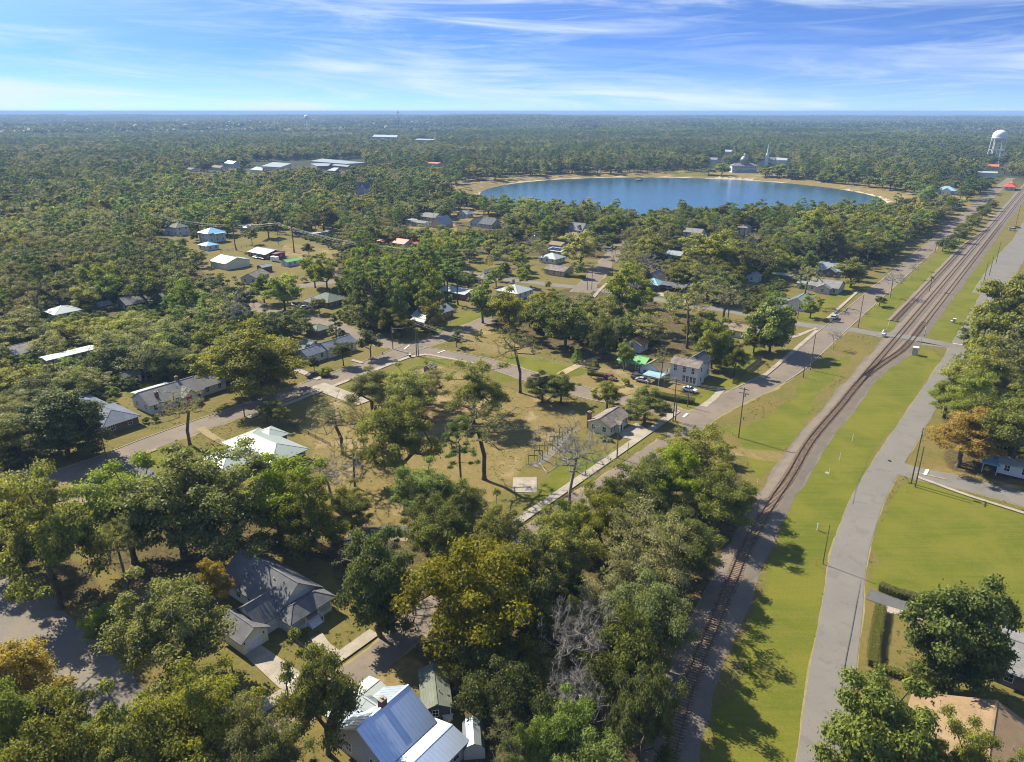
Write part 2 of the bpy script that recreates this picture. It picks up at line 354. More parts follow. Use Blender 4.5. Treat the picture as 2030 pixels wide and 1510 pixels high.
# painted covers, given as outlines in the photograph projected on the ground
GREEN = [P(1400,1560, 1580,1560, 1600,1344, 1641,1110, 1692,974, 1757,874, 1852,742, 1863,710, 1850,697, 1822,690, 1790,705, 1745,740, 1690,800, 1640,870, 1600,930, 1560,1010, 1530,1090, 1500,1180, 1450,1340, 1420,1450),
         P(1722,1168, 1740,1050, 1785,962, 1830,956, 2060,1030, 2090,1300, 1990,1240, 1850,1190, 1742,1166),
         P(1838,674, 1893,680, 1960,580, 2030,440, 1960,500, 1895,592, 1850,650),
         P(1465,870, 1500,960, 1560,880, 1620,790, 1690,700, 1640,715, 1560,800, 1500,835, 1430,850),
         P(1700,640, 1762,662, 1815,600, 1880,525, 1945,465, 1900,470, 1840,520, 1760,575),
         P(110,985, 205,935, 262,960, 300,1010, 200,1080, 160,1060), P(262,915, 330,885, 400,880, 390,900, 300,940),
         P(845,656, 930,630, 945,640, 880,672, 848,670), P(900,628, 985,600, 960,640, 920,640),
         P(660,772, 850,706, 905,716, 860,740, 790,760, 700,790), P(980,760, 1180,740, 1120,720, 1000,700),
         P(1200,900, 1290,850, 1330,840, 1150,965, 1100,1000, 1040,985, 1120,900),
         P(1340,800, 1470,740, 1500,735, 1450,790, 1390,810), P(1400,640, 1350,700, 1420,690, 1500,660), P(1600,640, 1700,575, 1690,560, 1580,630),
         P(1190,570, 1250,540, 1240,580), P(1300,590, 1340,580, 1330,600), P(1180,765, 1300,790, 1330,775, 1250,760), P(1450,700, 1530,680, 1480,760, 1420,720),
         P(1440,650, 1560,655, 1500,690, 1430,670), P(330,775, 250,740, 245,790, 300,770)]
DIRT = [P(640,800, 860,720, 980,760, 1090,790, 1150,830, 1060,880, 1020,960, 960,1010, 870,940, 820,1055, 690,1050, 640,950, 600,850),
        P(1110,760, 1180,725, 1370,765, 1330,800, 1200,775), P(900,662, 1010,640, 1100,680, 1060,700, 930,700), P(1450,650, 1500,640, 1470,690),
        P(260,1130, 180,1060, 240,1180, 420,1290, 470,1330, 430,1230), P(700,1440, 720,1310, 870,1310, 880,1350, 820,1380),
        P(560,480, 700,500, 700,560, 560,520), P(800,440, 960,440, 960,480, 840,480), P(1120,490, 1300,470, 1290,450, 1200,440),
        P(1940,690, 1985,690, 1975,790, 1930,760), P(1850,920, 2030,960, 2040,990, 1840,955),
        P(1430,880, 1600,905, 1590,920, 1440,900), P(800,630, 770,600, 720,640, 790,670), P(130,960, 60,990, 90,930)]
LITTER = [P(0,400, 330,420, 330,500, 520,600, 560,650, 570,720, 400,720, 230,780, 60,800, 0,900),
          P(170,1060, 430,980, 640,1080, 820,1060, 820,1290, 620,1120, 460,1080, 250,1180), P(-40,960, 60,1000, 130,1060, 240,1240, 60,1160, -60,1150),
          P(820,1060, 1060,1015, 1360,850, 1440,900, 1500,1000, 1480,1090, 1400,1250, 1340,1420, 1300,1560, 960,1560, 900,1360, 790,1260),
          P(-60,1290, 60,1330, 250,1440, 440,1330, 480,1430, 600,1560, 500,1700, -60,1700), P(660,500, 900,480, 850,640, 690,620),
          P(960,610, 1180,560, 1300,600, 1420,640, 1380,700, 1180,720, 1000,660), P(1875,790, 1935,690, 1985,560, 2060,540, 2080,960, 1870,930),
          P(900,440, 1290,430, 1500,470, 1700,470, 1600,540, 1300,520, 920,500)]
SANDY = [P(740,985, 800,960, 822,1045, 745,1040)]
def make_ground():
    ys = [20.0]
    while ys[-1] < 45000: ys.append(ys[-1] + max(1.15, (ys[-1]-230)*.012) + (0 if ys[-1] < 1500 else (ys[-1]-1500)*.02))
    ys = np.array([-4000, -1200, -400, -120, -30, 0] + ys)
    right = [0.0]
    while right[-1] < 45000: right.append(right[-1] + (1.25 if right[-1] < 150 else 1.25 + (right[-1]-150)*.03))
    right = np.array(right); xs = np.concatenate([-right[::-1][:-1], right])
    X, Y = np.meshgrid(xs, ys)
    cov = np.zeros(X.shape + (4,), np.float32)
    jx = X + 3.0*(vnoise(X, Y, 7, 11)-.5) + 2*(vnoise(X, Y, 2.5, 17)-.5); jy = Y + 3.0*(vnoise(X, Y, 7, 12)-.5) + 2*(vnoise(X, Y, 2.5, 18)-.5)
    for k, polys in enumerate((GREEN, DIRT, LITTER)):
        for p in polys: cov[..., k][in_poly(jx, jy, p)] = 1
    dl = np.hypot(X-LAKE_C[0], Y-LAKE_C[1])-LAKE_R
    ring = (dl > -10) & (dl < 75 + 20*vnoise(X, Y, 30, 4)); cov[ring] = (0, 1, .25, 0)
    cov[(dl > 20) & (dl < 60) & (Y > 900) & (X > 215) & (X < 275)] = (1, 0, 0, 0)
    def blur(a):
        a = a.copy()
        for _ in range(2):
            a[1:-1] = (a[:-2]+a[1:-1]*2+a[2:])/4; a[:, 1:-1] = (a[:, :-2]+a[:, 1:-1]*2+a[:, 2:])/4
        return a
    cov[..., :3] = blur(cov[..., :3])
    r = np.hypot(X, Y); cov[..., 3] = np.clip((r-950)/250, 0, 1)*(dl > 110)
    school = in_poly(X, Y, SCHOOL_FIELD); cov[school] = (1, .15, 0, 0)
    far2 = (vnoise(X, Y, 300, 21) > .80) & (r > 1200) & (r < 9000); cov[far2] = (.2, .3, .6, .35)
    Z = terrain_z(X, Y)
    V = np.stack([X, Y, Z], -1).reshape(-1, 3); ny, nx = X.shape
    i = (np.arange(ny-1)[:, None]*nx + np.arange(nx-1)[None]).ravel()
    F = np.stack([i, i+1, i+nx+1, i+nx], 1)
    me = quick_mesh('ground', V, F, M['ground'], [('cover', 'FLOAT_COLOR', cov.reshape(-1, 4))])
    me.shade_smooth()
    link('ground', me, kind='structure', label='mown grass, dry yards and leaf litter over flat ground')
SCHOOL_FIELD = P(385,348, 500,340, 560,352, 520,358, 400,362, 380,356)
make_ground()
# lake
mb = MB(); n = 96
m, t, b = newmat('lake_water'); v = wpos(t)
c = mixc(t, mr(t, noise(t, .012, 5, .6, wpos(t, (1, .35, 1))), .35, .65, 0, 1), (.014, .070, .115), (.020, .090, .140))
t.links.new(c, b.inputs['Base Color']); b.inputs['Roughness'].default_value = .12; b.inputs['Specular IOR Level'].default_value = .45
bp = t.nodes.new('ShaderNodeBump'); bp.inputs['Strength'].default_value = .5; bp.inputs['Distance'].default_value = .25
t.links.new(noise(t, .55, 6, .7, v), bp.inputs['Height']); t.links.new(bp.outputs[0], b.inputs['Normal']); M['water'] = m
ring = [(LAKE_C[0]+(LAKE_R+3)*math.cos(2*math.pi*i/n), LAKE_C[1]+(LAKE_R+3)*math.sin(2*math.pi*i/n), LAKE_Z) for i in range(n)]
mb.add(ring, [tuple(range(n))]); mb.build('lake_water', M['water'], kind='structure', label='round blue lake beyond the town')
def beach(name, a0, a1, w0, w1, matn, z0=.05):
    "a strip of sand round the shore between two bearings (degrees from the lake centre)"
    mb = MB(); k = 90; vs = []
    for i in range(k+1):
        a = R(a0+(a1-a0)*i/k); q = min(1, 6*i/k, 6*(k-i)/k); ww = w0 + (w1-w0)*(.5+.5*math.sin(i*.9)*math.sin(i*.37))
        for j in range(4):
            rr = LAKE_R - 3 + (ww*q+1)*j/3*1.0
            x, y = LAKE_C[0]+rr*math.cos(a), LAKE_C[1]+rr*math.sin(a)
            vs.append((x, y, float(terrain_z(np.array(x), np.array(y)))+z0))
    mb.add(vs, [(i*4+j, i*4+j+1, i*4+4+j+1, i*4+4+j) for i in range(k) for j in range(3)])
    mb.build(name, M[matn], kind='structure')
beach('beach_sand', 20, 168, 9, 17, 'beach', .35); beach('beach_sand', 166, 215, 6, 12, 'beach', .36); beach('beach_sand', -25, 22, 8, 14, 'beach', .37)
beach('beach_sand', 235, 300, 4, 9, 'beach', .35); beach('beach_sand', 48, 66, 13, 26, 'beach', .5)
# ribbons
def ribbon(name, pts, w, z, matn, rag=0.0, step=2.5, thick=0.0, kind='structure', parent=None, seed=0, label=None):
    p = smooth(pts, step); d = np.gradient(p, axis=0); d /= np.linalg.norm(d, axis=1)[:, None]+1e-9; nrm_ = np.stack([d[:, 1], -d[:, 0]], 1)
    rg = np.random.default_rng(seed+len(p)); ra = np.convolve(rg.normal(0, 1, len(p)+4), np.ones(5)/2.4, 'valid')*rag; rb = np.convolve(rg.normal(0, 1, len(p)+4), np.ones(5)/2.4, 'valid')*rag
    a = p + nrm_*(w/2+ra)[:, None]; b_ = p - nrm_*(w/2+rb)[:, None]; mb = MB(); k = len(p)
    vs = [(x, y, z) for x, y in b_] + [(x, y, z) for x, y in a]; fs = [(i, k+i, k+i+1, i+1) for i in range(k-1)]
    if thick:
        vs += [(x, y, z-thick) for x, y, _ in vs]
        fs += [(i+1, 2*k+i+1, 2*k+i, i) for i in range(k-1)] + [(k+i, 3*k+i, 3*k+i+1, k+i+1) for i in range(k-1)]
        fs += [(0, 2*k, 3*k, k), (k-1, 2*k-1, 4*k-1, 3*k-1)]
    mb.add(vs, fs); return mb.build(name, M[matn], parent, kind=kind, label=label)
zr = .030
for i, (nm, pts, w_, mt) in enumerate(ROADS):
    zr += .004
    if nm in ('road', 'street'):
        ribbon('verge', pts, w_+(.40 if mt == 'asph' else 1.1), .012+i*.0006, 'verge', .12 if mt == 'asph' else .4, 1.5, seed=i)
        ribbon(nm, pts, w_, zr, mt, .012 if mt == 'asph' else .10, 2.5, seed=i)
    elif nm == 'path' and mt == 'concrete': ribbon(nm, pts, w_, .13+i*.004, mt, .03, 2.5, thick=.12, seed=i)
    else: ribbon(nm, pts, w_, zr, mt, .22, 2.0, seed=i)
def offset(pts, q):
    p = smooth(pts, 4); d = np.gradient(p, axis=0); d /= np.linalg.norm(d, axis=1)[:, None]+1e-9
    return p + np.stack([d[:, 1], -d[:, 0]], 1)*q
def cut(pts, a, b): n_ = len(pts); return pts[int(n_*a):max(int(n_*b), int(n_*a)+3)]
for pts, hw, parts in ((ROAD_L, 4.15, ((-1, 0, .44), (-1, .5, .80), (1, .42, .80))), (ROAD_R2, 4.05, ((-1, .03, .95), (1, .05, .95))),
                       (ROAD_C1, 3.95, ((-1, .5, .92), (1, .5, .93), (-1, .15, .38)))):
    for s_, a, b_ in parts: ribbon('kerb', cut(offset(pts, s_*hw), a, b_), .28, .16, 'concrete', .01, 4, thick=.15)
# painted lines
for a, b_ in ((0, .46), ):
    o = offset(ROAD_R4, .08); ribbon('road_marking', cut(o, .28, .62), .12, .16, 'paint_y'); o = offset(ROAD_R4, -.2); ribbon('road_marking', cut(o, .28, .62), .12, .16, 'paint_y')
def bar_mark(x0, y0, x1, y1, w_=.5, mt='paint_w', z=.165): ribbon('road_marking', [W(x0, y0), W(x1, y1)], w_, z, mt)
bar_mark(1889,681, 1908,684); bar_mark(1896,704, 1915,708); bar_mark(1833,942, 1839,931, .7)
bar_mark(801,693, 812,684, .5); bar_mark(868,700, 882,695, .5); bar_mark(1354,828, 1363,820, .7); bar_mark(1752,654, 1748,661, .35)
ribbon('road_marking', [W(1908,680), W(1935,622)], .14, .17, 'paint_y')
# gravel lot at the lower left and small slabs
def slab(name, pts, z, matn, thick=.0, label=None, kind='structure'):
    mb = MB(); k = len(pts); vs = [(x, y, z) for x, y in pts]; fs = [tuple(range(k))]
    if thick:
        vs += [(x, y, z-thick) for x, y in pts]; fs += [(i, (i+1) % k, k+(i+1) % k, k+i) for i in range(k)]
    a = sum(pts[i][0]*pts[(i+1) % k][1]-pts[(i+1) % k][0]*pts[i][1] for i in range(k))
    mb.add(vs, [q if (a > 0) == (j == 0) else q[::-1] for j, q in enumerate(fs)]); return mb.build(name, M[matn], kind=kind, label=label)
lot = smooth(P(-60,1160, 20,1130, 70,1150, 130,1215, 200,1280, 262,1335, 285,1372, 262,1410, 215,1432, 150,1400, 60,1340, -60,1290, -60,1160), 1.0)
lot = lot + rng.normal(0, .12, lot.shape)
slab('gravel_lot', [tuple(q) for q in lot[:-1]], .025, 'gravel')
slab('concrete_slab', P(1017,947, 1064,946, 1064,977, 1016,976), .12, 'concrete', .1)
slab('gravel_patch', P(1052,925, 1075,905, 1110,868, 1128,862, 1118,882, 1092,908, 1066,926), .03, 'gravel')
slab('driveway', P(486,1301, 517,1279, 622,1352, 570,1380), .15, 'concrete', .1)
slab('driveway', P(1225,858, 1262,838, 1282,850, 1262,872, 1235,868), .10, 'concrete', .06)
slab('driveway', P(1748,1196, 1820,1216, 1830,1230, 1752,1212), .06, 'concrete')
# railway
def bed(name, pts, top, bot, h):
    p = smooth(pts, 3); d = np.gradient(p, axis=0); d /= np.linalg.norm(d, axis=1)[:, None]; nn_ = np.stack([d[:, 1], -d[:, 0]], 1); mb = MB(); vs = []
    for i, (q, m_) in enumerate(zip(p, nn_)):
        for off, z in ((-bot/2-.5*random.random(), .02), (-top/2, h), (top/2, h), (bot/2+.8*random.random(), .02)): vs.append((*(q+m_*off), z))
    mb.add(vs, [(i*4+j, i*4+j+1, i*4+5+j, i*4+4+j) for i in range(len(p)-1) for j in range(3)]); mb.build(name, M['ballast'], kind='structure')
random.seed(5)
bed('railway_ballast', RAIL, 3.2, 6.2, .34); bed('railway_ballast', RAIL2[1:], 3.2, 6.2, .332); bed('railway_ballast', RAIL3, 3.0, 5.0, .326)
ribbon('railway_ballast_path', RAIL[2:], 7.4, .022, 'ballast', .35, 2.0)
tie_me = MB(); tie_me.box(-.12, -1.3, 0, .12, 1.3, .10); tie_me = tie_me.mesh('railroad_tie', M['tie'])
XING = np.array(W(1785, 671)); XD = np.array(W(1818, 677)) - XING
def track(pts, label, n_part, start=0.0):
    root = empty('railroad_track', (*pts[0], 0), label=label, cat='railway track')
    o0 = Vector((*pts[0], 0)); p = smooth(pts, 1.5)
    s_ = np.concatenate([[0], np.cumsum(np.linalg.norm(np.diff(p, axis=0), axis=1))]); d = np.gradient(p, axis=0); d /= np.linalg.norm(d, axis=1)[:, None]; nn_ = np.stack([d[:, 1], -d[:, 0]], 1)
    for sd in (-.75, .75):
        mb = MB(); vs = []
        for q, m_ in zip(p, nn_):
            for off, z in ((-.07, .44), (-.045, .60), (.045, .60), (.07, .44)): vs.append((*(q+m_*(sd+off)-pts[0]), z))
        mb.add(vs, [(i*4+j, i*4+j+1, i*4+5+j, i*4+4+j) for i in range(len(p)-1) for j in range(3)]); mb.build('rail', M['rail'], root)
    rest = MB(); k = 0; x = start
    while x < min(s_[-1], 420):
        qx, qy = np.interp(x, s_, p[:, 0]), np.interp(x, s_, p[:, 1]); dx, dy = np.interp(x, s_, d[:, 0]), np.interp(x, s_, d[:, 1])
        rz = math.atan2(dy, dx)+random.uniform(-.03, .03); lx, ly = qx-pts[0][0], qy-pts[0][1]
        cr = abs((qx-XING[0])*AX[0]+(qy-XING[1])*AX[1]-2) < 3.2
        if not cr:
            if k < n_part: o = link('railroad_tie', tie_me, root, (lx, ly, .35), rz); k += 1
            else:
                c_, s2 = math.cos(rz), math.sin(rz)
                rest.add([(lx+c_*a-s2*b_, ly+s2*a+c_*b_, .45) for a, b_ in ((-.12, -1.3), (.12, -1.3), (.12, 1.3), (-.12, 1.3))], [(0, 1, 2, 3)])
        x += .58
    if rest.v: prop(rest.build('railroad_ties', M['tie'], root), kind='stuff')
track([np.array(q) for q in RAIL], 'rusty main railway track curving up from the bottom of the photo past the woods', 290, 0)
track([np.array(q) for q in RAIL2], 'dark siding track branching off to the right before the grade crossing', 130, 12)
track([np.array(q) for q in RAIL3], 'short dark stub siding on the lawn side of the tracks beyond the crossing', 60, 1)
# asphalt of the grade crossing carried up over the rails
g0 = XING - BX*9; mb = MB()
for k, (q, z) in enumerate(((-9, .05), (-3, .40), (9, .40), (16, .05))):
    c_ = XING + BX*q + AX*2; mb.v += [(*(c_-AX*3.1), z), (*(c_+AX*3.1), z)]
mb.f = [(0, 2, 3, 1), (2, 4, 5, 3), (4, 6, 7, 5)]; mb.build('grade_crossing', M['asph'], kind='structure')

ribbon('tar_seam', P(1706,1150, 1697,1200, 1687,1255, 1676,1310, 1667,1370), .09, .172, 'asph_dk', .02, 2)
ribbon('tar_seam', P(1735,874, 1700,960, 1690,1000), .07, .172, 'asph_dk', .02, 2)

x_, y_ = W(1265, 353); dk_ = empty('boat_dock', (x_, y_, LAKE_Z), 0.0, label='small dark covered dock on the far shore of the lake', cat='dock')
mb = MB(); mb.box(-3, -9, .6, 3, 9, .8); mb.build('deck', M['tie'], dk_); mb = MB(); mb.box(-4.5, -10, 3.4, 4.5, -2, 3.7); mb.build('roof', M['black'], dk_)
for q in ((-4, -9.5), (4, -9.5), (-4, -2.5), (4, -2.5)): mb = MB(); mb.box(q[0]-.12, q[1]-.12, -1, q[0]+.12, q[1]+.12, 3.4); mb.build('post', M['tie'], dk_)
# ------------------------------------------------------------------ trees
def leaf_mat(name, dark, mid, light, alt, gloss=.18, trans=.42):
    m, t, b = newmat(name)
    a = t.nodes.new('ShaderNodeAttribute'); a.attribute_name = 'tint'
    oi = t.nodes.new('ShaderNodeObjectInfo')
    f = a.outputs['Fac']
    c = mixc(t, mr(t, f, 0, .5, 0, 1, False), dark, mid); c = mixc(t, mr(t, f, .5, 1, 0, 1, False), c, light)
    rnd = oi.outputs['Random']
    c = mixc(t, mr(t, rnd, .35, 1, 0, .8, False), c, mixc(t, .7, c, alt))
    g = mth(t, 'FRACT', mth(t, 'MULTIPLY', rnd, 7.31)); k = mr(t, g, 0, 1, .82, 1.3, False)
    hs = t.nodes.new('ShaderNodeHueSaturation'); t.links.new(c, hs.inputs['Color']); t.links.new(k, hs.inputs['Value'])
    g2 = mth(t, 'FRACT', mth(t, 'MULTIPLY', rnd, 31.7)); t.links.new(mr(t, g2, 0, 1, .490, .512, False), hs.inputs['Hue']); t.links.new(mr(t, g2, 0, 1, 1.05, .8, False), hs.inputs['Saturation'])
    c = hs.outputs[0]
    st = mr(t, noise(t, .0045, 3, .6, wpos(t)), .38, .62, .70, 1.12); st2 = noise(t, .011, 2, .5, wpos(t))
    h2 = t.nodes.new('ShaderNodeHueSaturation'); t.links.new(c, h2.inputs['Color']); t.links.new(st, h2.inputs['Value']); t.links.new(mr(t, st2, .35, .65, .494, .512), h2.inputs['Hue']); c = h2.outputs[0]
    t.links.new(c, b.inputs['Base Color']); b.inputs['Roughness'].default_value = .55; b.inputs['Specular IOR Level'].default_value = gloss
    tr = t.nodes.new('ShaderNodeBsdfTranslucent'); t.links.new(mixc(t, 1.0, c, (1.25, 1.2, .55), 'MULTIPLY'), tr.inputs['Color'])
    mx_ = t.nodes.new('ShaderNodeMixShader'); mx_.inputs[0].default_value = trans
    t.links.new(b.outputs[0], mx_.inputs[1]); t.links.new(tr.outputs[0], mx_.inputs[2]); t.links.new(mx_.outputs[0], t.nodes['Material Output'].inputs[0])
    return m
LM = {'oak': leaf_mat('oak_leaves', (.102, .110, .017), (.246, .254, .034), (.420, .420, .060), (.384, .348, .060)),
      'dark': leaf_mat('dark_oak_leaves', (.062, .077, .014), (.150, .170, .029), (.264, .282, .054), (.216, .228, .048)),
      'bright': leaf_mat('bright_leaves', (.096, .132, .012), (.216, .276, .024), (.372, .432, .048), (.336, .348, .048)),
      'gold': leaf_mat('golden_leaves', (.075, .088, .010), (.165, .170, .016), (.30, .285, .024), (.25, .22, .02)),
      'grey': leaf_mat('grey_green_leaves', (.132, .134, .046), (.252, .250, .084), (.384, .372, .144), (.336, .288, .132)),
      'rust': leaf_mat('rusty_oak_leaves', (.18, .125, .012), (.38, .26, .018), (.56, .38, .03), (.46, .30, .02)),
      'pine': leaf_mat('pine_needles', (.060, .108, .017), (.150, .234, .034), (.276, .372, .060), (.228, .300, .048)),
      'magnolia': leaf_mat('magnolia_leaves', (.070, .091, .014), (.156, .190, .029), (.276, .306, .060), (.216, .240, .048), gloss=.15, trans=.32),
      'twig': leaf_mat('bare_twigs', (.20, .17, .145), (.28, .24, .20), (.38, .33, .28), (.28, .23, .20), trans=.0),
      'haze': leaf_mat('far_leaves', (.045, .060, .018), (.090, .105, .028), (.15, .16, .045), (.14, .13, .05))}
def wood(rg, tips, trunk_h, base_r, R_, lean=0.0, gap=.16, sides=5):
    "greedy branching from the trunk to every tip; radii by the pipe model; returns V,F"
    nodes = [np.array([0, 0, 0.0])]; par = [-1]
    k = 4; off = rg.normal(0, .012*trunk_h, (k+1, 2)).cumsum(0)
    for i in range(1, k+1): nodes.append(np.array([off[i, 0], off[i, 1], trunk_h*i/k])); par.append(i-1)
    order = np.argsort(np.linalg.norm(tips-nodes[-1], axis=1))
    for ti in order:
        t_ = tips[ti]; arr = np.array(nodes[2:]); d = np.linalg.norm(arr-t_, axis=1) + 1.1*np.maximum(0, arr[:, 2]-t_[2]) - .12*arr[:, 2]
        j = int(np.argmin(d))+2; a = nodes[j]; L_ = np.linalg.norm(t_-a); m_ = max(1, int(L_/(R_*.38))); prev = j
        for s in range(1, m_+1):
            q = a+(t_-a)*s/m_
            if s < m_: q = q + rg.normal(0, .05*L_, 3) + np.array([0, 0, .07*L_])
            nodes.append(q); par.append(prev); prev = len(nodes)-1
    n = len(nodes); load = np.zeros(n); ch = np.zeros(n, int)
    for i in range(n-1, 0, -1):
        if ch[i] == 0: load[i] = max(load[i], 1)
        load[par[i]] += load[i]; ch[par[i]] += 1
    rad = base_r*np.sqrt(load/load[1])*np.where(np.arange(n) > 4, .85, 1); rad = np.maximum(rad, .018+base_r*.05)
    rad[0] = rad[1]*1.35; V = []; F = []
    for i in range(1, n):
        p, q = nodes[par[i]], nodes[i]; d = q-p; l = np.linalg.norm(d)
        if l < 1e-6: continue
        d /= l; a = np.cross(d, (.3, .2, .93)); a /= np.linalg.norm(a)+1e-9; b_ = np.cross(d, a)
        r0 = min(rad[par[i]], rad[i]*1.35) if i > 4 else rad[par[i]]; r1 = rad[i]; s_ = sides if r1 > base_r*.18 else 3; o = len(V)
        for c, r_ in ((p, r0), (q, r1)):
            for k2 in range(s_): an = 2*math.pi*k2/s_; V.append(c+(a*math.cos(an)+b_*math.sin(an))*r_)
        F += [(o+k2, o+(k2+1) % s_, o+s_+(k2+1) % s_, o+s_+k2) for k2 in range(s_)]
    return np.array(V), np.array(F), np.array(nodes)
def leaves(rg, C, rad, n_each, size, flat=.75, shell=.30, up=.5, aspect=.55):
    "diamond leaf sprays on and in clumps; returns V,F,tint"
    n = len(C)*n_each; ci = np.repeat(np.arange(len(C)), n_each)
    d = rg.normal(0, 1, (n, 3)); d /= np.linalg.norm(d, axis=1)[:, None]
    d[:, 2] = np.where(d[:, 2] < -.2, -d[:, 2]*.6, d[:, 2])
    r = rad[ci]*(shell + (1-shell)*rg.random(n))*(.75+.5*rg.random(n))
    p = C[ci] + d*r[:, None]*np.array([1, 1, flat])
    nn_ = d*.7 + rg.normal(0, .55, (n, 3)) + np.array([0, 0, up]); nn_ /= np.linalg.norm(nn_, axis=1)[:, None]
    a = np.cross(nn_, rg.normal(0, 1, (n, 3))); a /= np.linalg.norm(a, axis=1)[:, None]; b_ = np.cross(nn_, a)
    s = size*(.6+.8*rg.random(n))[:, None]; droop = nn_*s*.18
    V = np.stack([p-a*s, p-b_*s*aspect+droop, p+a*s, p+b_*s*aspect+droop], 1).reshape(-1, 3)
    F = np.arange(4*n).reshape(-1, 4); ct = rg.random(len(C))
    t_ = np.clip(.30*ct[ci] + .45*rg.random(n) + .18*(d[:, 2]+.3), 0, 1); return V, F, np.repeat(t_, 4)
def crown_pts(rg, n, R_, z0, z1, shape='oak'):
    "clump centres filling a crown envelope, biased to its surface"
    out = []
    lob = rg.random(3)*6.28; am = rg.random(3)*.16+.05; cx_, cy_ = rg.normal(0, .08*R_, 2)
    while len(out) < n:
        d = rg.normal(0, 1, 3); d /= np.linalg.norm(d)
        if shape != 'round' and d[2] < (-.25 if shape == 'airy' else -.72): continue
        an = math.atan2(d[1], d[0]); k = 1+am[0]*math.sin(2*an+lob[0])+am[1]*math.sin(3*an+lob[1])+am[2]*math.sin(5*an+lob[2]+3*d[2])
        r = (rg.random()**.42)*k; zc = z0+(z1-z0)*.46; h = (z1-zc) if d[2] > 0 else (zc-z0)
        p = np.array([cx_+d[0]*R_*r, cy_+d[1]*R_*r, zc+d[2]*h*r*(.85+.3*rg.random())])
        if shape == 'cone':
            z = rg.random()**1.3; rr = R_*(1-z)*(.55+.45*rg.random())+.1; a2 = rg.random()*6.28; p = np.array([math.cos(a2)*rr, math.sin(a2)*rr, z0+(z1-z0)*z])
        out.append(p)
    return np.array(out)
TREES = {}
